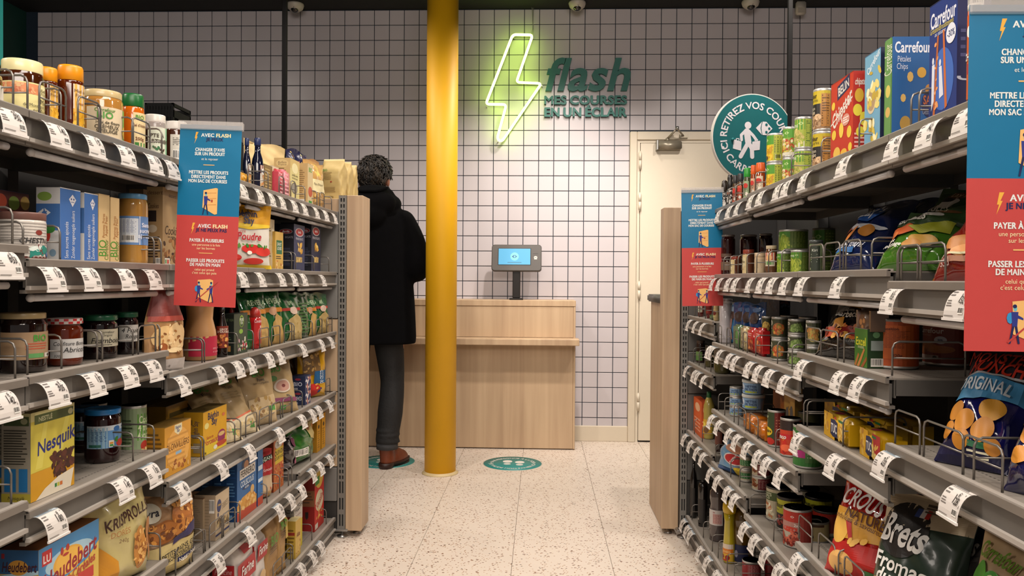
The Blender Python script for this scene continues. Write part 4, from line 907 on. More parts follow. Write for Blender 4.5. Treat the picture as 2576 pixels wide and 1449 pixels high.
P('L', 1, 'box', 729, 752, 397, 'lentil_box', 'tall cream lentil carton with a dark oval window', 'box', D=.085, d=.045, c=['d2c585', 'c2a26a'], f=[R_(0, .78, 1, 1, 'c9b070'), ('e', .5, .8, .33, .12, 'e3d9a6'), T_(.5, .64, .055, 'Lentille verte', '3b3320', 'n'), T_(.5, .57, .045, 'du Val de Loire', '3b3320', 'n'), ('e', .45, .34, .33, .13, '6b6458'), ('e', .45, .34, .28, .1, '8a8478')], s=[('e', .5, .88, .38, .09, 'd2b67c'), T_(.5, .9, .05, 'Reflets', '6a4a2a', 'i'), T_(.5, .85, .05, 'France', '6a4a2a', 'i'), ('l', .2, .7, .8, .78, 2, '6a4a2a')])
P('L', 1, 'box', 700, 727, 397, 'lentil_box', 'cream carton partly hidden behind the oval window carton', 'box', D=.08, d=.14, c=['c7b37a', 'c2a26a'], s=[('e', .5, .88, .38, .09, 'd2b67c')])
P('L', 1, 'bag', 742, 771, 380, 'flower_bag', 'dark blue bag with pale flowers peeping over the cream cartons', 'bag', D=.05, d=.13, c='1a1c44', cr=2, f=[('n', .2, .6, .8, .98, 26, .007, ('d8c890', 'c9b26a', '8a3a4a'))])
P('L', 1, 'box', 773, 786, 410, 'pasta_box', 'kraft carton with a green BIO mark on the top left shelf', 'box', D=.09, d=.03, c=['cdb98d', 'b89a68'], f=[T_(.5, .86, .10, 'BIO', '4a9a34'), ('e', .5, .35, .4, .12, 'b8553a'), R_(.2, .05, .8, .14, '3a8a3a')], s=[('l', .15, .2, .85, .85, 14, '8a7048'), ('bc', .2, .05, .8, .16)])
P('L', 1, 'bag', 785, 813, 408, 'pasta_bag', 'clear cellophane bag of pasta with a cream label', 'bag', D=.05, d=.025, c='c49a5c', g=.15, coat=.8, f=[R_(.1, .35, .9, .62, 'e0d3a4'), T_(.5, .52, .05, "Pâtes d'Alsace", '4a3a1c', 'n'), ('n', .1, .05, .9, .33, 26, .006, ('d9b46c', 'b5843c'))])
P('L', 1, 'bag', 788, 806, 402, 'pasta_bag', 'brown topped pasta bag behind the cellophane bag', 'bag', D=.05, d=.10, c='a87a45', g=.5)
# flour bags on the head gondola
for i, (u0, u1, v, yy) in enumerate(((814, 868, 401, 3.40), (850, 884, 408, 3.50), (872, 897, 416, 3.60))):
    a_ = onY(u0, 480, yy); b_ = onY(u1, 480, yy); hh_ = onY((u0+u1)/2, v, yy).z-1.4405
    m = m_sack(b_.x-a_.x, .07, hh_, 'c9b072', [T_(.2, .72, .05, 'BIO', '5a8a34', 'b', .3), ('l', .15, .5, .6, .68, 5, 'a58a55'), ('e', .5, .45, .05, .02, 'a8452e'), ('l', .15, .2, .85, .34, 3, '9a8050'), T_(.5, .1, .035, 'e 500g', '6a5a34')], (), .55, .1, i+3, fold=.75)
    tag(m.obj('flour_bag', None, ((a_.x+b_.x)/2, yy, 1.4405), (0, 0, radians(-6+4*i))), 'beige paper flour bag on the end of the left shelves, %s' % ['front one', 'middle one', 'rear one behind the head'][i], 'bag')
# ================================================================= LEFT ROW 2
P('L', 2, 'bottle', 2, 110, 536, 'sweets_tub', 'round white sweets tub with a brown lid on the second left shelf', 'tub', c='cfc8bf', capc='6b4a42', lab=(.03, .8), lc='cfc8bf', span=170, d=.01, rot=30, g=.3, prof=[(.9, 0), (.97, .02), (1, .8), (.99, .84)], cap=[(.99, .84), (1.01, .85), (1.01, .97), (1, 1), (.96, .995), (.01, .99)],
  f=[('l', 0, .02, 1, 1, 12, '9a938c'), ('r', 0, 0, 1, .07, '5a2c22'), T_(.6, .5, .14, 'CHESTNUT', '2b2a2a', 'bi', .6), ('e', .6, .72, .06, .07, '7a2c22'), ('e', .7, .25, .13, .1, '1f7a6c'), ('e', .55, .18, .1, .08, '1f7a6c'), ('e', .85, .14, .1, .08, '2f5a8a'), ('n', .4, .05, .95, .32, 10, .008, ('1f7a6c', 'cfd8d0', '6a2c2a'))])
P('L', 2, 'box', -30, 72, 472, 'compote_carton', 'blue fruit compote carton with printed apples behind the sweets tub', 'box', D=.06, d=.13, c=['2c4f86', '2c4f86'], f=[R_(0, .70, 1, 1, '6a3a34'), ('e', .3, .85, .14, .1, 'c0553c'), ('e', .62, .84, .14, .1, '8aa04a'), ('e', .9, .86, .12, .1, 'c9a65c'), ('e', .08, .88, .1, .1, 'd8c08a'), T_(.4, .6, .05, 'SANS SUCRES ajoutés', 'a9b9d4'), T_(.5, .5, .05, 'Zonder suikers', 'a9b9d4', 'i')])
SD = [R_(0, .42, 1, .78, '3d68a4'), R_(0, 0, 1, .42, 'c9c9c8'), ('e', .35, .88, .3, .06, '7fa044'), ('d', .35, .66, .09, 'd6d6d6', 'd6d6d6'), ('e', .28, .36, .32, .13, 'c23a2c'), ('e', .5, .44, .3, .06, '3a7a34'), ('e', .3, .37, .1, .05, 'e0d8d0'), ('e', .32, .37, .05, .025, '1c1a1a'), ('e', .7, .12, .14, .05, '7c9ab0')]
FB = [('p', [(.42, .86), (.60, .93), (.78, .86), (.60, .76)], 'd6d6dc'), ('e', .54, .865, .035, .014, '2c4f86'), ('e', .66, .865, .035, .014, '2c4f86'), ('r', .52, .82, .68, .828, '2c4f86'), ('t', .30, .30, .085, 'Sans sucres ajoutés', 'cfd6e2', 'v', .5), ('t', .62, .38, .085, 'Zonder toegevoegde suikers', 'cfd6e2', 'v', .66)]
P('L', 2, 'box', 151, 202, 471, 'compote_carton', 'blue and white compote carton with a red apple, nearer of two', 'box', D=.065, d=.03, c=['3c69a8', 'c9c9c8'], f=FB, s=SD)
P('L', 2, 'box', 212, 246, 484, 'compote_carton', 'blue and white compote carton with a red apple, farther of two', 'box', D=.065, d=.03, c=['3c69a8', 'c9c9c8'], f=FB, s=SD)
KB = [('t', .35, .22, .20, 'BIO', '3d8a2c', 'v', .25), ('t', .72, .2, .1, 'Carrefour', '4f7a2c', 'v', .3), ('t', .45, .55, .07, 'Pommes Poires', 'a5703c', 'v', .35), ('t', .7, .55, .06, 'Appel Peer', 'a5703c', 'v', .3)]
P('L', 2, 'box', 248, 275, 487, 'compote_carton', 'cream compote carton with green BIO lettering, nearer of two', 'box', D=.07, d=.03, c=['c9ae7c', 'bda172'], f=KB)
P('L', 2, 'box', 278, 300, 496, 'compote_carton', 'cream compote carton with green BIO lettering, farther of two', 'box', D=.07, d=.03, c=['c9ae7c', 'bda172'], f=KB)
P('L', 2, 'jar', 297, 370, 489, 'compote_jar', 'tall apple compote jar with a light blue lid and blue label', 'jar', c='a87b3a', lid='5a90b8', lidh=.075, sh=.84, neck=.9, lab=(.28, .68), lc='5f83b4', span=150, rot=55, d=.035, f=[R_(.08, .08, .60, .92, 'cdd3da'), ('l', .12, .42, .56, .88, 9, '8791a8'), ('bc', .16, .12, .5, .34), R_(.62, 0, .64, 1, 'd8dce4'), T_(.82, .7, .14, 'Sans', 'dfe4ee'), T_(.82, .5, .14, 'sucres', 'dfe4ee'), T_(.82, .32, .14, 'ajoutés', 'dfe4ee')])
CK = [('p', [(.12, .80), (.12, .95), (.3, .99), (.88, .99), (.95, .95), (.95, .80), (.85, .77), (.2, .77)], 'a4875c'), T_(.53, .91, .045, 'dessert', '4a2e1c', 'i'), T_(.55, .46, .11, 'Cookies', '33190c', 'i', .9), T_(.5, .38, .03, 'aux pépites', '33190c', 'n'), ('n', .05, .05, .95, .33, 30, .009, ('6a3f1e', '8a5a2c', '3b1f10', 'a87a48')), R_(.1, .02, .4, .1, 'd8d2c4'), R_(.14, .03, .2, .08, '3a8a3a'), R_(.24, .03, .34, .08, 'c23a2c')]
CS = [R_(.05, .88, .95, .98, '9c8258'), T_(.5, .93, .05, 'dessert', '4a2e1c', 'i'), T_(.4, .76, .08, 'Cookies', '33190c', 'i', .7), R_(.1, .56, .6, .70, '201612'), ('e', .35, .47, .3, .05, 'bcb09a'), ('l', .1, .1, .9, .38, 8, '33241a'), ('bc', .55, .02, .9, .1)]
P('L', 2, 'box', 409, 452, 470, 'cookie_box', 'tan cookie mix box with a brown cookie picture, beside the banner', 'box', D=.055, d=.035, c=['a78a60', '9c8058'], f=CK, s=CS)
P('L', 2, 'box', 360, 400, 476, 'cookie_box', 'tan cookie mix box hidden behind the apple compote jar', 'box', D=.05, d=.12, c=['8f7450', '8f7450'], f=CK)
P('L', 2, 'bag', 596, 659, 514, 'sugar_bag', 'white and yellow sugar bag with red strawberries, right of the banner', 'bag', D=.045, d=.02, c='d6d0c4', rot=30, cr=.6, f=[R_(0, .70, 1, 1, 'c99014'), ('p', [(0, .70), (1, .70), (1, .66), (.5, .61), (0, .66)][::-1], 'd8b82c'), T_(.5, .86, .10, 'Béghin', '14204c', 'b', .85), T_(.5, .75, .10, 'Say', '14204c', 'bi', .6), T_(.35, .58, .05, 'Sucre', 'b5302c', 'n'), T_(.5, .50, .11, 'Poudre', 'b3202c', 'bi', .95), ('e', .55, .31, .2, .07, 'c22a22'), ('e', .8, .27, .18, .07, 'c9342a'), ('e', .2, .17, .16, .06, 'c22a22'), ('e', .6, .12, .2, .05, 'c9342a'), ('n', .25, .33, .9, .38, 10, .007, ('3a7a2c', '5a8a34')), ('e', .5, .25, .05, .03, 'e8e2d4'), R_(0, 0, 1, .06, 'd8b82c')])
P('L', 2, 'box', 664, 690, 548, 'sugar_pack', 'kraft paper sugar pack in a stack beside the strawberry bag', 'packet', D=.06, d=.03, st=2, c=['b9a57f', 'ab9670'], f=[T_(.4, .8, .12, 'BIO', '6f9a54'), ('l', .1, .5, .8, .68, 2, '5a4a34'), R_(.15, .1, .5, .24, '5f8a54'), ('e', .82, .4, .12, .3, 'd0c6ae')], s=[('l', .1, .2, .9, .8, 4, '9a865f')])
P('L', 2, 'box', 692, 712, 582, 'sugar_box', 'small yellow sugar carton with a green panel in front of the pasta', 'box', D=.05, d=.02, c=['c9a24c', 'b5903c'], f=[R_(.15, .42, .85, .78, '20643c'), T_(.5, .68, .08, 'SAINT', 'd8d2c4'), T_(.5, .57, .08, 'LOUIS', 'd8d2c4'), ('l', .1, .28, .9, .38, 2, '4a3a1c'), ('n', .1, .03, .9, .25, 14, .006, ('b5702e', 'd9a155', 'e8c890'))])
NB = [('p', [(0, 0), (1, 0), (1, .05), (0, .05)], '2a2f52'), ('e', .5, .84, .38, .09, 'c9c2c0'), ('e', .5, .84, .33, .075, 'a8262a'), T_(.5, .845, .05, 'Barilla', 'e8e2e0', 'bi', .6), T_(.5, .70, .05, 'PENNE RIGATE', 'c9c6cc', 'n', .8), ('n', .3, .42, .75, .58, 14, .011, ('d9a845', 'e8c46c', 'b8862c')), R_(.2, .20, .75, .31, 'b59a5c'), ('n', .22, .21, .73, .3, 14, .005, ('d9b46c', '8a6a34'))]
NS = [('e', .5, .84, .42, .055, '8a8a90'), ('e', .5, .84, .38, .045, '8a1f26'), T_(.5, .84, .04, 'Barilla', 'e0dadc', 'bi', .55), T_(.7, .72, .04, 'BIGATE', 'a9a9b4', 'n', .5), ('l', .1, .12, .9, .5, 12, '3e4258')]
P('L', 2, 'box', 739, 766, 563, 'pasta_box', 'dark navy pasta box with a red oval mark, nearer one', 'box', D=.085, d=.03, c=['2b3052', '12131f'], f=NB, s=NS, n=2)
P('L', 2, 'box', 783, 806, 560, 'pasta_box', 'dark navy pasta box with a red oval mark, at the far end', 'box', D=.085, d=.03, c=['20243e', '12131f'], f=NB, s=NS, n=2)
# ================================================================= LEFT ROW 3
P('L', 3, 'jar', 4, 114, 786, 'jam_jar', 'dark jam jar with a gold lid and kraft BIO label at far left', 'jar', c='170805', lid='a08b62', lidh=.10, lab=(.22, .68), lc='a58766', span=170, rot=34, d=.03, sh=.8, f=[T_(.62, .78, .22, 'BIO', '4a9a3a'), ('l', .4, .35, .85, .62, 3, 'b5553a'), ('e', .93, .6, .08, .3, 'a9b03c'), ('e', .93, .3, .06, .22, 'c0602c'), R_(.42, .06, .68, .22, '5f9a5a'), R_(.70, .06, 1, .22, 'cfc8bc'), ('e', .8, .14, .04, .06, '2a2420')])
P('L', 3, 'jar', -60, 2, 790, 'jam_jar', 'dark jam jar cut off by the left edge on the third shelf', 'jar', c='170805', lid='6a5f4a', lidh=.10, d=.10)
P('L', 3, 'jar', 118, 205, 800, 'jam_jar', 'apricot jam jar with a red and white gingham lid', 'jar', c='5a1d08', lid='cfc4bf', ging='b5262a', lidh=.12, lidr=1.0, neck=.86, lab=(.16, .57), lc='cbc9c6', span=130, rot=38, d=.03, sh=.76, f=[T_(.52, .76, .19, 'Confiture Bonne', '1c1a1a', 'i', .86), T_(.62, .44, .26, 'Abricot', '1c1a1a', 'i', .6), T_(.2, .13, .13, '320g', '1c1a1a', 'i')])
P('L', 3, 'jar', 207, 293, 792, 'jam_jar', 'raspberry jam jar with a dark green lid and cream label', 'jar', c='120607', lid='125236', lidh=.12, lidr=1.0, neck=.86, lab=(.28, .68), lc='b9b29b', span=130, rot=34, d=.035, sh=.78, f=[T_(.5, .84, .14, 'Carrefour', '3a3a34', 'n', .5), T_(.5, .66, .12, 'Original', '3a3a34', 'n', .4), T_(.52, .36, .30, 'Framboise', '1a1a18', 'i', .86), ('l', .3, .08, .7, .14, 1, '3a3a34')])
P('L', 3, 'jar', 292, 346, 785, 'jam_jar', 'red fruit jam jar with a dark green lid and white label', 'jar', c='120607', lid='125236', lidh=.12, lidr=1.0, neck=.86, lab=(.3, .70), lc='c9c6bf', span=130, rot=36, d=.04, sh=.78, f=[T_(.5, .68, .26, '4 Fruits', '1a1a18', 'i', .8), T_(.55, .32, .24, 'Rouges', '1a1a18', 'i', .6)])
P('L', 3, 'jar', 188, 240, 792, 'jam_jar', 'jam jar with a dark lid behind the raspberry jam', 'jar', c='120607', lid='0e3a28', lidh=.12, lidr=1.0, neck=.86, d=.14)
P('L', 3, 'bag', 402, 462, 721, 'brioche_bag', 'tall narrow necked bag of crepes with a silver base', 'bag', D=.05, d=.0, c='b58a5c', neck=.55, rot=20, g=.2, coat=.8, hb=.8775, f=[R_(0, .66, 1, .97, '6e2a24'), R_(.02, .60, .98, .66, 'a5483c'), ('e', .35, .40, .28, .15, 'd6b27a'), ('e', .68, .42, .28, .16, 'd9b886'), ('e', .3, .3, .12, .05, '8a4a20'), ('e', .6, .26, .2, .03, 'e8cfa0'), ('n', .1, .22, .9, .58, 24, .005, ('a5703c', 'e3c898', '7a4a22')), R_(0, 0, 1, .16, 'b9b2ae'), T_(.5, .08, .04, 'e', '4a3a34')])
P('L', 3, 'bottle', 461, 545, 728, 'sugar_shaker', 'waisted tan sugar shaker with a raspberry pink base', 'bottle', c='b98a5a', capc='c9b08c', lab=(.06, .34), lc='b3243f', span=170, d=.02, rot=20, g=.35, prof=[(.92, 0), (1, .02), (1, .28), (.93, .42), (.76, .58), (.8, .72), (.92, .86), (.92, .95), (.8, .98)], cap=[(.6, .97), (.6, 1), (.01, 1)], lr=1.0, f=[T_(.7, .4, .12, 'sans colorants', 'e3a8b0', 'i', .4), ('p', [(0, 1), (.5, 1), (0, .7)][::-1], 'c9a26c'), T_(.7, .22, .1, 'ni conservateurs', 'e3a8b0', 'i', .4)])
P('L', 3, 'bottle', 543, 574, 772, 'syrup_bottle', 'dark maple syrup bottle with a brown label', 'bottle', c='120706', capc='1c0f0c', lab=(.18, .62), lc='7a2c1c', span=150, d=.02, rot=50, prof=[(.85, 0), (.95, .03), (.9, .2), (1, .45), (.85, .62), (.45, .8), (.4, .92)], cap=[(.42, .9), (.45, .91), (.45, 1), (.01, 1)], f=[T_(.5, .85, .09, 'SIROP', 'd8c8b8'), T_(.5, .74, .09, "D'ÉRABLE", 'd8c8b8'), ('n', .15, .05, .85, .6, 18, .006, ('b5602c', 'd9a155', '5a1c10'))])
P('L', 3, 'box', 589, 623, 790, 'sweetener_box', 'dark green sweetener box with pale leaves and berries', 'box', D=.055, d=.02, c=['343f30', '141c16'], f=[('e', .55, .80, .16, .15, '8fae3c'), ('e', .55, .79, .13, .13, '2f4a2c'), T_(.55, .84, .07, 'PURE', 'd8e0c8'), T_(.55, .76, .07, 'VIA', 'd8e0c8'), ('e', .5, .55, .14, .06, '7fa83c'), ('n', .15, .08, .95, .4, 26, .006, ('c9a0a8', 'b5303c', '6a9a34', 'd8d0c0')), T_(.5, .2, .05, 'Stevia', 'e0e0d0', 'i')], s=[T_(.5, .85, .06, 'PURE VIA', '5f6f4c'), R_(.15, .08, .75, .22, 'a8763c'), ('l', .1, .3, .8, .5, 4, '4f5f44')])
P('L', 3, 'bottle', 625, 657, 772, 'sweetener_dispenser', 'red sweetener dispenser with a pointed top', 'bottle', c='b01a1c', capc='a5281f', lab=(.12, .7), lc='b3201e', span=90, d=.02, rot=30, prof=[(.7, 0), (.85, .03), (1, .25), (1, .5), (.95, .62), (.98, .75)], cap=[(.98, .74), (.86, .88), (.5, .97), (.1, 1)], f=[T_(.5, .94, .14, 'Canderel', 'e8d8d8', 'i'), ('e', .6, .4, .25, .25, 'c8605c'), T_(.7, .7, .1, '0', 'e8e0dc')])
for i, (u0, u1) in enumerate(((574, 592), (593, 610), (611, 626))): P('L', 3, 'bottle', u0, u1, 771, 'sweetener_dispenser', 'red sweetener dispenser in the dark behind the green box, %s' % ['left one', 'middle one', 'right one'][i], 'bottle', c='6e1416', capc='7a1f1a', lab=(.12, .7), lc='7a1616', d=.09, prof=[(.7, 0), (1, .25), (1, .5), (.98, .75)], cap=[(.98, .74), (.86, .88), (.5, .97), (.1, 1)])  # shade behind the box painted as a darker red
GB = [('p', [(.3, .0), (.95, .0), (.95, .40), (.7, .55), (.3, .42)], 'a8905c'), R_(0, .62, 1, .68, 'a8342a'), ('e', .6, .62, .2, .08, 'cdb4a2'), T_(.5, .78, .08, 'RÂPÉ', 'b9cfa8'), ('n', .32, .04, .9, .36, 16, .005, ('c9b47c', '9a7f45'))]
GB2 = [('p', [(.35, .0), (.95, .0), (.95, .45), (.6, .56), (.35, .40)], 'b08d50'), R_(0, .58, 1, .66, 'c07a2c'), ('e', .4, .60, .2, .08, 'b58a6a'), T_(.55, .78, .09, 'REVERLA', 'b9cfa8', 'b')]
for i, (u0, u1, v, dd, ln, ff, w_) in enumerate(((612, 645, 745, .08, 8, [], 'plain dark back showing'), (641, 682, 733, .02, 10, GB2, 'with an orange window strip'), (675, 694, 728, .09, 8, [], 'standing behind the orange striped one'), (684, 714, 728, .02, 6, GB2, 'leaning against its orange striped twin'), (707, 726, 748, .06, 6, [('l', .1, .2, .9, .8, 8, '3a5a34')], 'with its small print to the front'), (726, 760, 738, .02, 8, GB, 'with a red band'), (757, 779, 738, .02, 4, [('l', .1, .1, .9, .8, 10, '4a6a3c')], 'with pale back print'), (778, 798, 738, .02, 4, GB2, 'second from the far end'), (801, 826, 738, .02, 4, GB, 'red band, at the far end'))):
    P('L', 3, 'bag', u0, u1, v, 'grated_cheese_bag', 'green grated cheese bag, '+w_, 'bag', D=.04, d=dd, lean=ln, c='1e5a2e' if ff and i != 6 else '2c4a2a', g=.18, coat=.8, cr=1.2, f=ff)
# ================================================================= LEFT ROW 4
NQ = [R_(0, .0, 1, .32, 'c9921c'), ('p', [(0, .32), (1, .34), (1, .9), (0, .9)], 'cfc04a'), ('p', [(0, .9), (1, .9), (1, 1), (0, 1)], 'cfc88c'), ('p', [(.1, .35), (.3, .9), (.38, .9), (.25, .35)][::-1], 'd8cc5c'), ('p', [(.5, .35), (.8, .9), (.9, .9), (.65, .35)][::-1], 'd8cc5c'), R_(.08, .86, .97, .965, '4c5a2c'), T_(.32, .912, .05, 'NESTLÉ', 'c9c8a0', 'b', .32), ('e', .9, .912, .06, .035, 'b9b88c'),
      T_(.55, .62, .155, 'Nesquik', '1f2a78', 'bi', .88, 8), ('n', .45, .28, .98, .46, 60, .0075, ('3a1a10', '5a2c1c', '4a2014')), ('n', .5, .2, .9, .3, 20, .0075, ('3a1a10', '5a2c1c')), ('p', [(.1, 0), (.9, 0), (.98, .22), (.6, .18), (.3, .1)], 'd8cdb8'), R_(.5, .05, .72, .13, 'd0cabc'), R_(.52, .065, .57, .11, '3a7a3c'), R_(.58, .065, .63, .11, 'b5b03c'), R_(.64, .065, .70, .11, 'c26a2c'), ('t', .3, .27, .05, '', 'ffffff')]
NQS = [R_(0, .9, 1, 1, 'b5ad7c'), R_(.08, .86, .95, .965, '3c4a26'), ('e', .78, .912, .12, .035, '8f8f6c'), ('l', .08, .42, .9, .82, 14, '3a362c'), R_(.0, .0, 1, .10, 'a89a34'), R_(.1, .12, .5, .38, '1f6aa0'), R_(.6, .12, .9, .38, '1f6aa0'), T_(.5, .05, .04, 'Nesquik', '33301c', 'i')]
P('L', 4, 'box', 77, 187, 1041, 'cereal_box', 'yellow chocolate cereal box with a blue name, fourth left shelf', 'box', D=.075, d=.03, c=['cfc04a', '8f8878', 'a89f6c'], f=NQ, s=NQS)
P('L', 4, 'box', 16, 76, 1048, 'cereal_box', 'yellow chocolate cereal box whose grey side is cut by the left edge', 'box', D=.075, d=.10, c=['cfc04a', '8f8878', 'a89f6c'], f=NQ, s=NQS, hb=.7198)
JB = [R_(0, .0, 1, 1, '5f8fc0'), R_(0, .78, 1, 1, 'c4ced6'), R_(0, .0, .42, .92, '8fb3c9'), ('l', .04, .3, .4, .85, 8, '3c5f86'), ('e', .62, .84, .08, .12, '2f68a8'), ('e', .8, .88, .03, .04, '23508a'), R_(.85, .58, 1, .74, 'b5262a'), ('e', .72, .18, .12, .17, 'b5302c'), ('e', .9, .2, .12, .17, 'b8382c'), ('n', .6, .3, .95, .38, 8, .006, ('3a7a2c', '5a8a34')), R_(.44, .04, .55, .34, 'd8d2c4'), R_(.46, .08, .53, .16, '3a8a3a'), R_(.46, .18, .53, .26, 'd08a2c'), R_(.06, .06, .3, .18, '2f6a5a')]
P('L', 4, 'jar', 216, 302, 1026, 'jam_jar', 'strawberry jam jar with a bright blue lid, front one', 'jar', c='22080a', lid='1f6fae', lidh=.10, lidr=1.0, neck=.88, lab=(.28, .70), lc='7fa8cc', span=165, rot=32, d=.05, sh=.80, f=JB)
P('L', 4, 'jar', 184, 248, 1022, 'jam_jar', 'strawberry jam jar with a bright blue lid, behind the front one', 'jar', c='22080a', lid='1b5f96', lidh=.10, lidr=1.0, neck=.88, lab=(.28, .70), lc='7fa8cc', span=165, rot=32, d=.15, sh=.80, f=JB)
FC = [R_(0, 0, 1, 1, '8fa37c'), R_(.42, .55, 1, .92, '5c9a34'), T_(.7, .84, .10, 'Cocktail', 'd8e6b8', 'b', .5), T_(.66, .73, .10, '4 fruits', 'd8e6b8', 'b', .45), T_(.68, .62, .10, '4 vruchten', 'd8e6b8', 'b', .5), ('e', .62, .47, .12, .07, 'b8382c'), ('e', .86, .45, .14, .09, 'd8a04c'), ('n', .45, .2, .98, .42, 30, .009, ('e0c068', 'd8b04c', 'f0d890')), R_(.42, 0, 1, .16, 'cfc8bc'), ('l', .06, .5, .36, .86, 7, '4a5f3c'), ('bc', .14, .12, .34, .4)]
P('L', 4, 'can', 306, 368, 1018, 'fruit_can', 'fruit cocktail can with a green panel on the fourth left shelf', 'can', c='8fa37c', f=FC, d=.06, rot=30)
P('L', 4, 'can', 206, 268, 1014, 'fruit_can', 'can top showing behind the strawberry jam jars', 'can', c='6f8360', f=FC, d=.22)
BL = [('e', .5, .5, .44, .42, 'd8a04c'), ('l', .1, .2, .9, .8, 6, 'c08a3c'), ('p', [(.36, .98), (.64, .98), (.64, .84), (.5, .76), (.36, .84)][::-1], 'd8cfa8'), T_(.5, .92, .06, 'Béghin', '1c3474'), T_(.5, .85, .06, 'Say', '1c3474'), T_(.5, .56, .13, 'BLONVILLIERS', '5a3414', 'n', .85), R_(.4, .37, .62, .43, '86a8c0'), ('n', .2, .06, .9, .26, 16, .007, ('a8632a', 'd8a860', '8a4a1c'))]
P('L', 4, 'box', 415, 481, 1077, 'sugar_box', 'orange cane sugar box with a round wooden emblem', 'box', D=.07, d=.022, c=['c98f2c', 'b07c1e', '7a5c22'], f=BL, s=[('l', .1, .55, .9, .9, 4, '6a4a14'), R_(.1, .05, .5, .5, 'c9c2a8'), R_(.6, .1, .9, .45, '5f8a3c')])
BM = [('p', [(0, 0), (1, 0), (1, .25), (0, .35)], 'd8b82c'), T_(.42, .86, .15, 'Béghin', '14204c', 'b', .6), T_(.46, .71, .15, 'Say', '14204c', 'b', .45), ('e', .14, .66, .09, .07, 'd8cc7c'), T_(.28, .38, .07, 'Sucre en', 'a8262a', 'n', .45), T_(.30, .28, .12, 'Morceaux', 'a8262a', 'bi', .62), ('e', .77, .30, .17, .14, '8a2450'), R_(.6, .18, .92, .30, '8a2450'), ('e', .77, .34, .14, .05, 'c9a86c'), ('e', .75, .12, .24, .06, 'b5452c'), ('e', .5, .09, .08, .05, 'e0dcc8'), ('e', .85, .78, .06, .04, 'c9683c'), T_(.08, .06, .05, '1kg', '4a3a14')]
P('L', 4, 'box', 512, 571, 1038, 'sugar_box', 'yellow lump sugar box with a purple cup, fourth left shelf', 'box', D=.075, d=.03, c=['cf9a14', 'b58812', '5a481c'], f=BM, s=[('t', .6, .6, .14, 'Béghin Say', '14204c', 'v', .4), ('l', .1, .1, .45, .9, 3, '6a5214'), R_(.5, .08, .9, .3, '8a7a5c')])
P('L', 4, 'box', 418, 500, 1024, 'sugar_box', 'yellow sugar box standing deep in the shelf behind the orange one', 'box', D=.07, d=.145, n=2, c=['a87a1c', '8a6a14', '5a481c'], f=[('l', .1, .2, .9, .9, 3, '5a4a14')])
KF = [T_(.5, .80, .10, 'BIO', '4a8a34'), T_(.5, .70, .05, 'Fusilli', '3a2c1a'), ('l', .2, .52, .8, .64, 3, '8a744c'), ('p', [(0, .0), (1, .0), (1, .30), (0, .18)], 'c9b894'), ('p', [(.0, .18), (1, .30), (1, .325), (0, .205)], 'c2603c'), R_(.66, .06, .86, .14, '4f8a44'), ('n', .1, .0, .9, .16, 10, .008, ('c9a86c', 'd8c08c'))]
KF2 = [T_(.5, .84, .13, 'BIO', '4a8a34'), T_(.5, .72, .05, 'Penne', '3a2c1a'), T_(.5, .67, .04, 'semi-complètes', '3a2c1a', 'n', .8), ('p', [(.1, .0), (.9, .0), (.9, .46), (.1, .42)], 'b9a27c'), ('n', .15, .15, .85, .42, 20, .009, ('8a6a44', 'c9b080', 'a5864f')), R_(.66, .2, .86, .28, '4f8a44')]
KF3 = [T_(.4, .80, .11, 'BIO', '4a8a34'), ('e', .5, .48, .26, .12, 'cdbfae'), ('e', .5, .48, .21, .095, 'b58a7a'), ('e', .5, .48, .06, .03, '6a2c2a'), ('e', .25, .63, .12, .05, '4f7a44'), ('p', [(0, .3), (1, .24), (1, .17), (0, .22)][::-1], '7a3a58'), R_(.3, .06, .5, .14, '4f8a44'), T_(.7, .08, .05, 'V', '3a4a2a')]
P('L', 4, 'bag', 572, 612, 966, 'pasta_bag', 'beige paper pasta bag leaning back, nearest of the kraft bags', 'bag', D=.05, d=.012, lean=40, lx=0, rot=22, c='9b8259', g=.55, coat=.05, f=KF, cr=1.6)
P('L', 4, 'bag', 610, 652, 938, 'pasta_bag', 'beige paper pasta bag leaning back, second of the kraft bags', 'bag', D=.05, d=.012, lean=30, rot=20, c='a2895f', g=.55, coat=.05, f=KF, cr=1.4)
P('L', 4, 'bag', 652, 694, 915, 'pasta_bag', 'upright beige paper pasta bag with green BIO lettering', 'bag', D=.05, d=.02, lean=10, rot=24, c='a78d63', g=.55, coat=.05, f=KF2, cr=1.2)
P('L', 4, 'bag', 686, 706, 958, 'pasta_bag', 'half hidden beige pasta bag behind the upright one', 'bag', D=.04, d=.08, lean=8, c='a08760', g=.55, coat=.05, f=[], cr=1.2)
P('L', 4, 'bag', 708, 746, 903, 'pasta_bag', 'beige bag with a pale flower and a purple stripe', 'bag', D=.05, d=.02, lean=14, rot=24, c='aa9166', g=.5, coat=.1, f=KF3, cr=1.)
P('L', 4, 'box', 769, 783, 947, 'pasta_box', 'small navy blue BIO pasta box stacked near the oak panel', 'box', D=.08, d=.02, st=2, c=['27345c', '1c2643'], f=[('n', .1, .1, .9, .9, 12, .009, ('c9b8a0', 'd8d2d0', 'b5766c'))], s=[('e', .5, .78, .2, .08, '8a2c3c'), T_(.5, .45, .26, 'BIO', 'b9bccc'), R_(.1, .05, .5, .2, '8a8a90')])
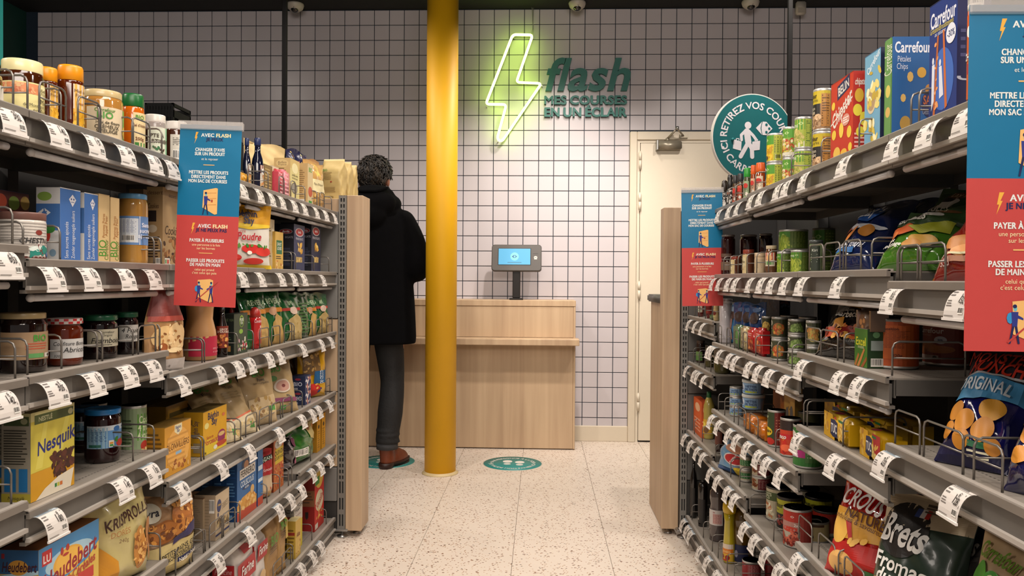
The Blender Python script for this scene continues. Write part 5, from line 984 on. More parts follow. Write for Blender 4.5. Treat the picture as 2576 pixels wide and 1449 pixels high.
P('L', 4, 'bag', 786, 812, 871, 'pasta_bag', 'tall blue and yellow pasta bag with a clear window', 'bag', D=.06, d=.03, c='c29214', rot=34, g=.2, coat=.8, f=[R_(.1, .45, .7, .95, '6b4f2a'), ('n', .12, .5, .68, .92, 30, .008, ('a07a3c', 'c9a25c', '6a4a20')), R_(.45, .28, .95, .52, '15507c'), ('t', .72, .40, .16, 'DE CECCO', 'd8dce0', 'v', .26), ('e', .4, .16, .3, .12, 'b5241c'), ('n', .2, .08, .8, .3, 10, .007, ('2a3a6a', 'd8a04c', 'b5241c'))])
P('L', 4, 'bag', 752, 775, 880, 'pasta_bag', 'dim blue and yellow pasta bag deeper in the shelf', 'bag', D=.06, d=.13, c='7a5c1c', g=.25, f=[R_(.1, .45, .8, .95, '3b2c1a'), R_(.2, .1, .9, .42, '12304c'), ('t', .55, .26, .16, 'DE CECCO', '9aa0a8', 'v', .26)])  # twin of the tall bag, its shade put into duller colours
P('L', 4, 'bag', 812, 822, 878, 'pasta_bag', 'narrow dark blue bag at the far end of the fourth shelf', 'bag', D=.05, d=.05, c='16305c', g=.25)
# ================================================================= LEFT ROW 5
HD = [('p', [(0, 1), (1, 1), (1, .62), (.8, .42), (.45, .33), (0, .40)][::-1], '3f7fb0'), ('e', .5, .62, .40, .20, '9fc0d0'), ('e', .47, .58, .25, .22, 'd8a23c'), ('e', .47, .58, .21, .19, 'e0ae48'), R_(.05, .70, .20, .93, 'b5262a'), T_(.125, .80, .09, 'LU', 'e0d8d4', 'b', .12), ('t', .50, .52, .20, 'Heudebert', '8a1c28', 'bi', .9, 9), ('t', .68, .32, .11, '6 Céréales', 'a8342c', 'bi', .5, 9), ('e', .36, .78, .025, .07, 'a8342c'), ('e', .45, .80, .03, .06, 'a8342c'), ('e', .42, .70, .05, .025, 'a8342c'), R_(.62, .05, .9, .24, 'b5342c'), ('n', .05, .0, .62, .22, 40, .011, ('c9823c', 'a8602a', 'dba35c', 'b5501f'))]
HDS = [R_(0, .62, 1, 1, '24507c'), ('p', [(0, .60), (1, .68), (1, .62), (.5, .56), (0, .60)][::-1], '9fc0d0'), ('e', .48, .72, .26, .12, 'c08a34'), R_(.05, .86, .13, .94, '8a1c28'), T_(.5, .73, .12, 'Heudebert', '3a1424', 'bi', .9), T_(.48, .44, .05, 'Variez les plaisirs avec :', '33240f', 'b', .8), ('l', .05, .2, .95, .36, 3, '6a5424')]
def squeeze(A, a, b):
    out = []
    for c in A:
        f = lambda y: a+b*y; c = list(c)
        if c[0] in 'rln': c[2] = f(c[2]); c[4] = f(c[4])
        elif c[0] == 'e': c[2] = f(c[2]); c[4] *= b
        elif c[0] == 't': c[2] = f(c[2]); c[3] *= .85
        elif c[0] == 'p': c[1] = [(x, f(y)) for x, y in c[1]]
        out.append(tuple(c))
    return out
HD = squeeze(HD, .36, .64); HDS = squeeze(HDS, .36, .64)
P('L', 5, 'box', 97, 249, 1385, 'rusk_box', 'blue and yellow cereal rusk box, lowest at the left corner', 'box', D=.10, d=.012, c=['cfae4c', 'b5963c', '7a4a26'], f=HD, s=HDS, hb=.444)
P('L', 5, 'bag', 262, 376, 1192, 'crispbread_bag', 'cream toasted roll bag with a brown name, in front of an orange one', 'bag', D=.075, d=.012, c='c3b57a', rot=18, g=.35, neck=.25, f=[('p', [(0, 0), (.42, 0), (.40, .25), (.15, .42), (0, .40)], 'c98a24'), ('p', [(.45, .82), (.92, .86), (.92, .96), (.45, .92)], 'a89a66'), T_(.68, .90, .035, 'SANS', '3a2a14'), ('l', .5, .83, .88, .87, 2, '5a4a2a'), ('t', .55, .63, .10, 'KRISPROLLS', '3a1c12', 'b', .72, 9), T_(.42, .50, .05, 'DORÉS', 'a5703c', 'n'), ('e', .74, .30, .11, .2, 'b57a34'), ('n', .64, .14, .84, .46, 40, .006, ('d8a860', '8a4f1c', 'c08a44')), ('e', .93, .34, .07, .2, 'a8703a'), T_(.45, .43, .035, '240g', '6a4a2a', 'n')], cr=1.3, hb=.444)
P('L', 5, 'bag', 247, 300, 1230, 'crispbread_bag', 'orange toasted roll bag tucked behind the cream one', 'bag', D=.06, d=.10, c='b5761c', g=.3, hb=.444)
P('L', 5, 'bag', 400, 492, 1228, 'toast_bag', 'transparent bag of small toasts with a pale yellow base', 'bag', D=.075, d=.012, c='a88664', rot=16, g=.18, coat=.9, f=[R_(0, 0, 1, .40, 'cbb77c'), ('e', .30, .55, .26, .13, '8f5522'), ('e', .3, .56, .22, .1, 'a8682c'), ('e', .68, .68, .24, .14, 'a5642a'), ('e', .66, .53, .2, .1, 'b5732c'), ('n', .5, .5, .9, .85, 40, .007, ('c98a3c', '6a3814', 'dba35c')), ('n', .1, .46, .5, .66, 24, .007, ('c98a3c', '6a3814')), ('p', [(.42, .38), (.98, .46), (.98, .60), (.8, .55), (.45, .44)], '2f2850'), ('e', .12, .80, .16, .11, 'c4bfae'), T_(.14, .80, .08, 'vra', '1c1c28', 'bi', .2), ('t', .62, .32, .055, 'PETITS PAINS GRILLÉS', '1f1a14', 'b', .8, 8), ('t', .62, .26, .045, 'GEROOSTERDE BROOD', '1f1a14', 'b', .8, 8), ('p', [(.5, .16), (.98, .20), (.98, .25), (.5, .21)], '1f2448'), ('t', .74, .205, .045, 'Natur - Natuur', 'd8d2c4', 'b', .45, 8), R_(.1, .06, .2, .11, 'b5452c')], cr=1.2)
WS = [('e', .25, .72, .16, .14, '24305f'), T_(.25, .74, .05, 'Wasa', 'c9a63c', 'bi', .24), ('e', .18, .53, .05, .05, '24305f'), ('t', .7, .68, .13, 'FIBRES', '8a7a64', 'n', .5, 8), ('n', .1, .22, .98, .42, 50, .007, ('6a5434', 'b59a68', '4a3c28', 'd0b884')), R_(0, .08, 1, .12, '24305f')]
P('L', 5, 'box', 544, 578, 1246, 'crispbread_pack', 'beige crispbread pack with a navy leaf emblem', 'packet', D=.085, d=.02, c=['b9a588', 'a8937a', '39342f'], f=WS, s=[('l', .1, .1, .9, .9, 12, '95836a'), ('bc', .7, .6, .95, .9)])
P('L', 5, 'box', 512, 542, 1256, 'crispbread_pack', 'beige crispbread pack with a tan folded end, nearer than the navy emblem one', 'packet', D=.09, d=.05, c=['b9a588', 'a18c72', '8f6a4c'], f=[('bc', .5, .7, .9, .95), ('l', .2, .1, .9, .6, 9, '95836a')], s=[('l', .1, .15, .9, .85, 16, '8d7c66')])
FR = [('p', [(0, 0), (1, 0), (1, .12), (0, .18)], 'b5452c'), ('p', [(0, .16), (1, .11), (1, .24), (.65, .36), (.25, .34), (0, .25)], 'c9923c'), ('n', .05, .15, .95, .33, 40, .007, ('dba85c', 'b5762a', 'e0bc7c')), ('e', .45, .85, .22, .10, '16345c'), ('e', .45, .84, .12, .07, 'b5805c'), R_(.12, .64, .92, .80, 'd2ccc2'), T_(.52, .72, .10, 'FERRERO', '1c1a1c', 'b', .72), T_(.5, .56, .09, 'COUSCOUS', 'c8d6e0', 'b', .68), ('e', .48, .475, .22, .03, '14345f'), T_(.48, .475, .035, 'MOYEN', 'c8d6e0'), ('e', .76, .38, .1, .07, 'c9a468')]
FRS = [R_(.1, .70, .9, .72, '1c4a86'), ('l', .12, .4, .88, .64, 5, '4f7fb0'), R_(.1, .05, .6, .12, '6f9ac0'), ('l', .1, .76, .9, .9, 3, '2f6098')]
P('L', 5, 'box', 598, 647, 1157, 'couscous_box', 'blue couscous box with a yellow grain picture', 'box', D=.05, d=.03, n=5, c=['1f5f9a', '173f70', '12355f'], f=FR, s=FRS)
P('L', 5, 'box', 650, 663, 1128, 'couscous_box', 'narrow strip of a blue couscous box beyond the front one', 'box', D=.05, d=.03, c=['2265a2', '173f70', '12355f'], f=[R_(.1, .6, .9, .68, 'c8d6e0'), R_(.1, .4, .9, .46, 'c8d6e0'), R_(0, .0, 1, .14, 'b5452c')])
P('L', 5, 'bag', 664, 687, 1133, 'semolina_bag', 'red topped semolina bag with a black name band', 'bag', D=.05, d=.03, c='c2a988', rot=24, f=[R_(0, .5, 1, 1, 'a01c20'), ('p', [(0, .74), (1, .80), (1, .90), (0, .84)], '161412'), ('t', .5, .82, .07, 'PANZANI', 'cfe0c8', 'b', .9, 6), T_(.5, .62, .06, 'Semoule', 'e3d0cc', 'i'), ('n', .1, .04, .9, .22, 20, .006, ('b5452c', 'd8a860'))])
P('L', 5, 'box', 690, 715, 1101, 'quinoa_box', 'orange quinoa box with a yellow name panel', 'box', D=.075, d=.035, c=['b5602c', '7a3014', '5a2a18'], f=[('e', .5, .84, .38, .09, 'd0c8bc'), T_(.5, .84, .07, 'Tipiak', '1c1a1a', 'bi', .6), R_(.15, .48, .95, .76, 'c9ae24'), T_(.55, .68, .08, 'QUINOA', '2a2a14'), T_(.55, .58, .06, 'GOURMAND', '2a2a14'), ('n', .1, .06, .95, .44, 60, .005, ('d8a860', '8a3a1c', 'c9823c', 'b5302c'))], s=[('l', .2, .3, .8, .6, 5, 'a5603c'), ('e', .4, .75, .2, .05, '8f4a2a')])
P('L', 5, 'bag', 722, 749, 1100, 'rice_bag', 'black rice bag with a pink design', 'bag', D=.07, d=.04, c='17121a', f=[T_(.5, .72, .14, 'B', 'c8c0c4', 'b', .4), ('e', .8, .8, .14, .12, '8a3a64'), ('e', .85, .25, .12, .14, 'b5607c'), R_(.05, .1, .4, .28, '6a6468')], g=.2, coat=.8)
P('L', 5, 'bag', 716, 742, 1068, 'rice_bag', 'white and brown bag end above the black rice bag', 'bag', D=.06, d=.11, c='8a7458', g=.25, f=[R_(0, .2, 1, .5, 'b9b4ae')])
P('L', 5, 'bag', 755, 796, 1062, 'lentil_bag', 'rounded green lentil bag with a white barcode', 'bag', D=.085, d=.02, c='1f6a1c', rot=10, g=.2, coat=.8, f=[('p', [(.6, .6), (1, .45), (1, .95), (.5, .95)], 'b9a468'), ('bc', .05, .22, .5, .4), T_(.8, .45, .08, 'ris', '1a3a1a', 'b', .3), ('n', .5, .75, .95, .95, 8, .012, ('8a4a1c', 'c9843c'))])
for i, (u0, u1) in enumerate(((799, 808), (811, 820))): P('L', 5, 'box', u0, u1, 1050+i*-8, 'bulgur_box', 'slim yellow carton at the far end, %s of two' % ['nearer', 'farther'][i], 'box', D=.05, d=.03, c=['c98f14', 'a87614'], f=[('e', .5, .7, .2, .06, '3a2a14'), ('l', .2, .1, .8, .6, 8, '8a6414')])
# ================================================================= LEFT ROW 6
P('L', 6, 'sack', 596, 643, 1372, 'flour_bag', 'white flour bag with a red band and folded top, nearer one', 'bag', D=.085, d=.02, c='cfc8c2', f=[R_(0, .45, 1, .72, 'a81c22'), T_(.5, .6, .12, 'Farine', 'd8d0cc', 'bi', .9), R_(.3, .82, .7, .93, 'a81c22'), ('l', .1, .3, .9, .4, 2, '3a3434')], s=[R_(0, .52, 1, .74, 'a81c22'), T_(.5, .66, .07, 'Francine', 'd8a8a8', 'i', .8), ('l', .1, .3, .9, .48, 3, '4a4444')])
P('L', 6, 'sack', 646, 672, 1340, 'flour_bag', 'white flour bag with a red band and folded top, farther one', 'bag', D=.085, d=.02, c='c9c2bc', f=[R_(0, .55, 1, .80, 'a81c22'), T_(.5, .7, .12, 'Farine', 'd8d0cc', 'bi', .9), ('e', .5, .3, .3, .08, 'c9a878')], s=[R_(0, .55, 1, .80, 'a81c22')])
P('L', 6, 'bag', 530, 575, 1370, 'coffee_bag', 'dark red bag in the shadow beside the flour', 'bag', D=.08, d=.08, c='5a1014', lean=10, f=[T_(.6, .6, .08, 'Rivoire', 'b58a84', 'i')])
P('L', 6, 'sack', 675, 702, 1312, 'flour_bag', 'brown kraft flour bag with green BIO letters, nearer one', 'bag', D=.09, d=.02, c='a07b4a', f=[T_(.5, .66, .14, 'BIO', '4a8a24'), ('l', .1, .46, .9, .58, 3, '5a4424')], s=[('l', .1, .2, .9, .7, 6, '8a6a40')], fold=.8)
P('L', 6, 'sack', 704, 723, 1290, 'flour_bag', 'brown kraft flour bag with green BIO letters, farther one', 'bag', D=.09, d=.02, c='a8834f', f=[T_(.5, .76, .12, 'BIO', '4a8a24'), ('l', .1, .56, .9, .68, 3, '5a4424'), R_(.7, .5, 1, .95, 'c2a24c')], s=[('l', .1, .2, .9, .7, 6, '8a6a40')], fold=.8)
P('L', 6, 'box', 742, 763, 1262, 'starch_box', 'white and yellow corn starch box with black letters', 'box', D=.06, d=.035, c=['c9b52c', 'b09a24', 'a8a29c'], f=[R_(0, .55, 1, 1, 'c4beb6'), ('t', .5, .82, .12, 'MAIZENA', '1a1818', 'b', .95, 8), T_(.5, .68, .04, 'fleur de maïs', '7a3030', 'n')], s=[R_(0, .55, 1, 1, '9c968e'), T_(.5, .8, .1, 'MAIZENA', '1a1818', 'b', .9), ('e', .5, .64, .3, .06, 'a81c22'), ('l', .1, .1, .9, .5, 6, '7a6a1c')])
P('L', 6, 'box', 746, 759, 1312, 'pudding_box', 'small pale yellow box in front of the corn starch', 'box', D=.045, d=.012, c=['c2a04c', 'b09034', 'cdbd8a'], f=[('t', .5, .6, .12, 'Alsa', '6a2c14', 'bi', .8), ('n', .1, .1, .9, .4, 10, .005, ('8a3a1c', 'd8b860'))], s=[('l', .1, .1, .9, .8, 7, '6a5014'), R_(.1, .62, .9, .7, '8a2c1c')])
P('L', 6, 'box', 794, 817, 1172, 'mash_box', 'tall red mashed potato box with a green label', 'box', D=.09, d=.03, c=['b5241c', '8a5a3c', '8a1c18'], f=[('e', .5, .80, .45, .19, 'c9a845'), R_(.05, .68, .5, .80, '3f8a3a'), ('e', .5, .42, .42, .16, 'cfc4a8'), ('t', .5, .42, .12, 'Mousline', 'a01c1c', 'bi', .95, 20), ('n', .2, .12, .9, .3, 16, .008, ('c9923c', 'e0b868')), R_(.05, .02, .35, .1, 'd0c8bc')], s=[R_(0, .62, 1, 1, '7a1c18'), ('e', .5, .86, .2, .05, '24201c'), R_(0, 0, 1, .38, '8a1c18'), ('l', .1, .42, .9, .6, 4, '5a4030'), ('p', [(.4, .3), (.6, .3), (.6, .22), (.5, .18), (.4, .22)][::-1], '2a1c1c')])
# ================================================================= RIGHT ROW 1
GRI = [('e', .5, .35, .4, .25, '3a5fa8'), ('t', .5, .86, .14, 'Carrefour', 'd0d2dc', 'b', .92), ('t', .45, .78, .05, 'Gressins/Broodstengels', 'c9b84c', 'i', .85), ('t', .4, .74, .035, 'au sésame', 'c8ccd8', 'i', .4), ('p', [(.30, .72), (.36, .72), (.24, .08), (.16, .08)][::-1], 'a5562c'), ('p', [(.50, .74), (.56, .74), (.68, .12), (.60, .10)][::-1], 'b5602f'), ('n', .22, .1, .34, .7, 12, .004, ('d8925c',)), ('p', [(.12, .50), (.22, .5), (.2, .2), (.1, .12)][::-1], 'c8ccd8'), ('e', .16, .53, .04, .03, 'c8ccd8'), ('p', [(.38, .46), (.48, .46), (.55, .22), (.4, .2)][::-1], 'c8ccd8'), ('e', .42, .49, .04, .03, 'c8ccd8'), ('e', .80, .68, .17, .08, 'cfd2dc'), T_(.80, .68, .05, '-30%', '1c2a5a', 'b', .26), ('l', .3, .03, .7, .07, 1, 'c8ccd8')]
P('R', 1, 'box', 2331, 2400, 0, 'breadstick_box', 'tall dark blue breadstick box, largest box on the top right shelf', 'box', D=.075, d=.03, hh=.205, c=['1c2f6e', '191b4a', '151a3e'], f=GRI, s=[('bc', .3, .80, .78, .97), ('t', .45, .22, .30, 'Carrefour', 'b9bccc', 'v', .62), ('l', .1, .45, .3, .7, 4, '4a4c78')])
PC = [('e', .25, .42, .06, .04, 'c9a45c'), ('e', .65, .66, .1, .05, 'c99a3c'), ('e', .4, .62, .07, .05, 'c9a45c'), ('e', .82, .5, .09, .05, 'b5803a'), ('e', .3, .18, .12, .07, 'a5823c'), ('e', .7, .12, .1, .05, 'c9a45c'), ('e', .85, .36, .2, .13, '1a2350'), T_(.84, .40, .10, 'SALÉ', 'b5602c', 'b', .3), T_(.82, .29, .07, 'Gezouten', '8a8f9c', 'n', .3), T_(.45, .90, .11, 'Carrefour', 'd8dae2', 'b', .8), T_(.26, .79, .06, 'Pétales', 'c9cedc', 'n', .3), T_(.22, .72, .06, 'Chips', 'c9cedc', 'n', .25), T_(.08, .04, .04, '75g', 'c9cedc', 'n')]
P('R', 1, 'box', 2219, 2238, 92, 'petal_box', 'wide blue chips box with golden petals and a green edge', 'box', D=.12, d=.03, c=['4f7a3c', '1d5590', '24486e'], f=[R_(.1, .0, .9, 1, '5f8a4c'), ('e', .5, .5, .3, .06, 'c9b85c'), ('e', .5, .3, .3, .05, 'c9a45c'), ('t', .5, .8, .3, 'Carrefour', 'c9ccb8', 'v', .3)], s=PC)
P('R', 1, 'box', 2170, 2209, 118, 'snack_box', 'light blue snack box with round golden chips, left of the petal box', 'box', D=.05, d=.035, c=['6a9cb8', '12203e', '3a6080'], f=[('t', .55, .90, .07, 'Carrefour', 'd0dae0', 'b', .9, 30), ('e', .45, .52, .30, .14, 'c9b89a'), ('e', .45, .52, .25, .11, 'a58a6a'), ('n', .05, .1, .95, .8, 26, .012, ('c9b04c', 'd8c878', 'b59a3c', 'e8e0b8'))], s=[('l', .3, .1, .8, .5, 5, '3a4a6a')])
CHP = [('p', [(.3, .76), (.85, .84), (.85, 1.0), (.3, .93)], '1c1f4c'), ('t', .58, .88, .10, 'BELIN', 'd8d2c8', 'b', .5, 10), ('t', .50, .63, .17, 'Chipster', 'd8cfc4', 'bi', .95, 24), ('p', [(.0, .50), (.98, .72), (.98, .70), (.0, .48)], 'd8cfc4'), ('e', .12, .72, .08, .05, 'd8b83c'), ('e', .16, .36, .1, .06, 'd8b83c'), ('e', .5, .38, .1, .09, 'e0c04c'), ('e', .85, .32, .1, .07, 'd8b83c'), ('e', .3, .12, .16, .08, 'd8b04c'), ('e', .62, .10, .14, .05, 'd8a83c'), ('e', .70, .48, .17, .07, 'c98a7c'), ('l', .58, .44, .84, .52, 3, 'e8dcd4'), ('e', .9, .14, .08, .05, 'd8b83c')]
P('R', 1, 'box', 2086, 2141, 178, 'chip_box', 'red chip box with a white slanted name and yellow petals', 'box', D=.045, d=.03, c=['b52c1c', 'a8241a', '8a1c14'], f=CHP, s=[('e', .3, .55, .3, .07, 'd8c83c'), ('e', .7, .45, .25, .08, 'd8c83c'), ('t', .5, .88, .12, 'chipster', 'd8cfc4', 'bi', .8), ('l', .1, .06, .9, .3, 5, 'd8a8a0'), ('e', .4, .72, .3, .08, 'c9a030'), ('e', .5, .3, .3, .06, 'd8c83c')])
MU = [R_(0, 0, 1, 1, '8a6a48'), R_(0, .66, 1, 1, 'b59f1c'), R_(.0, .36, .66, .66, '1c1814'), T_(.3, .88, .12, 'Carrefour', '2a2414', 'b', .5), T_(.3, .76, .09, 'Champignons de Paris', '2a2414', 'n', .58), T_(.3, .55, .09, 'Sélection', 'c9c0a8', 'n', .4), T_(.3, .45, .09, 'Lamelles', 'c9c0a8', 'n', .4), ('n', .05, .02, .62, .34, 22, .009, ('a58560', 'c9a880', '7a5838')), R_(.7, .05, .98, .92, 'a5702c'), ('l', .72, .1, .96, .9, 12, '5a3c14')]
P('R', 1, 'can', 2042, 2087, 226, 'mushroom_can', 'yellow and brown mushroom can beside the red chip box', 'can', st=2, c='8a6a48', f=MU, rot=34, d=.035, grp='stacked mushroom cans')
GBN = [R_(0, 0, 1, 1, '9aa83c'), R_(0, .62, .72, 1, '4c8a24'), ('d', .58, .84, .10, 'b9cf8c', 'b9cf8c'), T_(.25, .76, .12, 'EXTRA-FINS', 'd8e0c0', 'b', .45), ('n', .02, .12, .68, .60, 44, .009, ('b5a85c', 'c9bc74', '8a8f3c')), ('p', [(0, 0), (.7, 0), (.7, .2)], 'c9c4b0'), ('l', .75, .1, .97, .95, 12, '4a6a24')]
P('R', 1, 'can', 1996, 2037, 297, 'green_bean_can', 'green bean can on the top right shelf', 'can', st=2, c='9aa83c', f=GBN, rot=30, d=.035, grp='stacked green bean cans')
VG = [R_(0, 0, 1, 1, '7f9a3c'), R_(0, .66, 1, 1, '4c8a24'), ('d', .6, .84, .09, 'b9cf8c', 'b9cf8c'), T_(.25, .78, .12, 'MACÉDOINE', 'd8e0c0', 'b', .4), ('n', .05, .14, .9, .60, 50, .007, ('b5642c', 'c9b04c', '6a8a2c', 'a83c1c', 'd8d0a8')), R_(.0, .0, 1, .12, 'c9c4b0')]
P('R', 1, 'can', 1966, 1996, 321, 'mixed_vegetable_can', 'mixed vegetable can between corn and green beans', 'can', st=2, c='7f9a3c', f=VG, rot=30, d=.05, grp='stacked mixed vegetable cans')
CN = [R_(0, 0, 1, 1, 'bfae24'), R_(0, .64, .7, 1, '4c8a24'), ('d', .4, .82, .1, 'b9cf8c', 'b9cf8c'), ('n', .08, .06, .62, .60, 60, .0065, ('d8a81c', 'e0bc34', 'b5861c')), ('e', .4, .12, .08, .09, '3a3a2a'), R_(.7, .0, 1, 1, '9aa030'), ('l', .72, .3, .97, .95, 9, '4a5a1c'), ('bc', .76, .06, .95, .24)]
P('R', 1, 'can', 1926, 1967, 338, 'corn_can', 'yellow corn can at the left end of the stacked cans', 'can', st=2, c='bfae24', f=CN, rot=32, d=.035, grp='stacked corn cans')
SPJ = dict(prof=[(.9, 0), (1, .02), (1, .68), (.92, .72), (.92, .76)])
for u0, u1, v, cap_, lab_c, cc_, w_ in ((1899, 1922, 410, 'c9561c', 'c9b8a0', '8a3a14', 'orange lid, beside the corn cans'), (1886, 1899, 416, 'c9561c', 'c9a080', '8a3a14', 'orange lid, left of its twin'), (1869, 1885, 423, '2a8a2c', '8fa07c', '4a4f34', 'bright green lid'), (1853, 1867, 437, '2c2b2c', 'b5543c', '4a3420', 'black lid and orange label, right one'), (1841, 1853, 441, '2c2b2c', 'b5543c', '4a3420', 'black lid and orange label, left one')):
    P('R', 1, 'bottle', u0, u1, v, 'spice_jar', 'small spice jar with ' + ('an ' if w_[0] == 'o' else 'a ') + w_, 'spice jar', c=cc_, capc=cap_, prof=SPJ['prof'], cap=[(.95, .74), (1.0, .75), (1.0, .84), (.93, .97), (.88, 1), (.01, 1)], lab=(.1, .62), lc=lab_c, d=.03, rot=45, span=120, f=[('e', .5, .75, .35, .14, 'b5281c'), ('t', .3, .4, .2, 'Ducros', '3a2a1c', 'v', .5), ('e', .65, .3, .25, .1, 'd8cfc0'), ('l', .5, .45, .9, .65, 3, '4a3a24')])
P('R', 1, 'bottle', 1827, 1841, 440, 'pepper_mill', 'black and white patterned pepper mill at the end of the spices', 'spice jar', c='3a3634', capc='16120f', prof=[(.9, 0), (1, .02), (1, .55), (.8, .62)], cap=[(.85, .6), (1, .66), (1, .78), (.8, .82), (.95, .9), (.7, 1), (.01, 1)], lab=(.06, .56), lc='2a2624', d=.03, rot=45, f=[('n', .05, .05, .95, .95, 26, .005, ('d0cbc4', 'b9b3aa')), ('e', .5, .8, .2, .08, '8a4a2c')])
P('R', 1, 'bottle', 1813, 1828, 452, 'pepper_mill', 'second patterned pepper mill, last on the top right shelf', 'spice jar', c='3a3634', capc='241a10', prof=[(.9, 0), (1, .02), (1, .55), (.8, .62)], cap=[(.85, .6), (1, .66), (1, .8), (.8, .95), (.01, 1)], lab=(.06, .56), lc='2a2624', d=.05, rot=45, f=[('n', .05, .05, .95, .95, 26, .005, ('d0cbc4', 'b9b3aa'))])
for u0, u1, v, w_ in ((2428, 2462, 25, 'nearest the banner'), (2402, 2427, 60, 'deeper')):
    P('R', 1, 'bottle', u0, u1, v, 'snack_tube', 'orange snack tube behind the large banner, '+w_, 'tube', hh=.16, c='b5501c', capc='b9b2a8', prof=[(1, 0), (1, .94)], cap=[(1.02, .94), (1.02, 1), (.01, 1)], lab=(.1, .9), lc='b5501c', d=.02 if u0 > 2420 else .12, rot=20, g=.3, f=[('e', .5, .8, .2, .07, 'd8d2c8'), ('t', .5, .5, .12, 'CHIPS', 'd8d2c8', 'b', .6), R_(.1, .3, .9, .42, '8a1c1c')])
# ================================================================= RIGHT ROW 2
P('R', 2, 'bag', 2322, 2440, 492, 'chips_bag', 'big glossy red peanut snack bag leaning back behind the wire guards', 'bag', D=.09, d=.015, lean=38, rot=22, c='7a1a12', g=.1, coat=1, neck=.1, cr=1.5, f=[('e', .55, .46, .22, .12, 'b5742c'), ('e', .75, .32, .2, .1, 'a5601f'), ('e', .35, .3, .2, .09, 'b0702c'), ('e', .45, .2, .14, .06, 'c98a4c'), ('t', .6, .80, .16, 'Vico', 'd8d0c8', 'bi', .6), ('e', .85, .64, .10, .05, 'd0c8c0'), R_(.25, .10, .60, .14, 'b5846c'), T_(.25, .1, .05, '33cl', 'c9b0a8', 'b', .3), R_(.3, .15, .55, .17, 'c9c49c')])
BG = [('p', [(.0, .62), (.6, .52), (1, .60), (1, 1), (0, 1)], '1f3a14'), ('e', .45, .75, .26, .08, 'c9c5bd'), ('e', .42, .80, .16, .05, '1c1814'), ('e', .6, .86, .24, .05, '5a3a1c'), T_(.6, .86, .06, "Lay's", 'c9b08c', 'i', .4), ('t', .35, .66, .09, 'BUGLES', 'd0cdc4', 'b', .55), ('e', .28, .46, .24, .10, 'b5501c'), ('e', .2, .38, .12, .06, 'c96a2c'), ('e', .70, .30, .18, .09, 'b58a3c'), ('e', .6, .22, .14, .07, 'b07a30'), ('p', [(.4, .5), (.95, .62), (.95, .45), (.6, .4)][::-1], '8a8f1c'), ('t', .32, .20, .06, 'Fromage', 'd0cdc4', 'b', .4), ('t', .3, .26, .05, 'goût', 'd0cdc4', 'b', .2)]
P('R', 2, 'bag', 2192, 2285, 524, 'chips_bag', 'green cheese snack bag leaning back, left of the red one', 'bag', D=.08, d=.015, lean=40, rot=24, c='3c6a1c', g=.12, coat=1, f=BG, cr=1.5)
P('R', 2, 'bag', 2262, 2330, 470, 'chips_bag', 'green cheese snack bag standing deeper beneath the top shelf', 'bag', D=.07, d=.10, lean=30, rot=20, c='3c6a1c', g=.12, coat=1, f=BG, cr=1.4)
CB_ = [('e', .4, .70, .3, .12, '1f4f96'), ('t', .42, .74, .14, "Lay's", 'c9ccd4', 'bi', .5, 20), ('e', .45, .50, .5, .035, 'b9bcc4'), ('p', [(.1, .48), (.25, .5), (.1, .28), (0, .3)][::-1], 'b5441c'), ('p', [(.3, .48), (.42, .49), (.3, .26), (.2, .25)][::-1], 'c9762c'), ('e', .62, .44, .14, .08, 'b5762c'), ('t', .4, .24, .08, 'Curly mini', 'd0d2d8', 'bi', .7), R_(.2, .14, .6, .2, '1f5f9c')]
P('R', 2, 'bag', 2072, 2128, 504, 'chips_bag', 'dark blue chips bag leaning back, front one', 'bag', D=.08, d=.015, lean=40, rot=24, c='121e46', g=.12, coat=1, f=CB_, cr=1.5)
P('R', 2, 'bag', 2130, 2190, 498, 'chips_bag', 'slate blue chips bag leaning back, between the dark blue and green bags', 'bag', D=.07, d=.10, lean=40, rot=20, c='2a3650', g=.2, coat=.6, f=[('e', .5, .72, .26, .13, '4a566e'), ('e', .5, .72, .24, .115, '2a3650'), ('n', .35, .64, .65, .8, 16, .007, ('5a667e', '6a768c')), ('t', .5, .45, .09, 'GUACAMOLE', '7a8698', 'b', .8)], cr=1.4)
P('R', 2, 'bottle', 2036, 2068, 604, 'dip_tub', 'small dark green tub in the corner of the second right shelf', 'tub', c='7a8a64', capc='3a3f3c', prof=[(.85, 0), (1, .88)], cap=[(1.04, .88), (1.04, 1), (.01, 1)], lab=(.08, .82), lc='2c3428', d=.03, f=[('n', 0, .0, .4, 1, 20, .007, ('8a9a5c', 'a8b47c', '5a6a3c')), T_(.7, .82, .1, 'Kiri', 'b9bcb0', 'b', .3), ('l', .5, .3, .95, .7, 4, '7a8070')])
PEA = [R_(0, 0, 1, 1, '5a7a24'), R_(0, .68, .62, 1, '3f7a1c'), T_(.2, .80, .1, 'PETITS POIS', 'c9d4b0', 'b', .36), ('d', .46, .84, .09, 'a8c47c', 'a8c47c'), ('n', .02, .08, .58, .62, 30, .012, ('8a9a2c', 'a0ac3c', '6f8424')), R_(.62, .0, 1, 1, '4a5f1c'), ('l', .65, .1, .97, .95, 12, '7a8a44')]
P('R', 2, 'can', 1955, 1990, 612, 'pea_can', 'pea can with a white base, front left of the cans', 'can', c='7a8f24', d=.03, rot=30, hh=.062, f=PEA)
P('R', 2, 'can', 1990, 2032, 610, 'pea_can', 'yellow green pea can, front right of the cans', 'can', c='a0a81c', d=.03, rot=60, hh=.062, f=PEA)
P('R', 2, 'can', 1960, 2030, 542, 'pea_can', 'large dark green pea can stacked on the two small ones', 'can', c='5a7a24', d=.042, rot=35, dh=.0625, hh=.062, f=PEA)
P('R', 2, 'can', 2044, 2098, 545, 'pea_can', 'large dark green pea can standing deeper in the shelf', 'can', c='4a6420', lid='5a5a50', d=.14, rot=50, hh=.13, f=PEA)
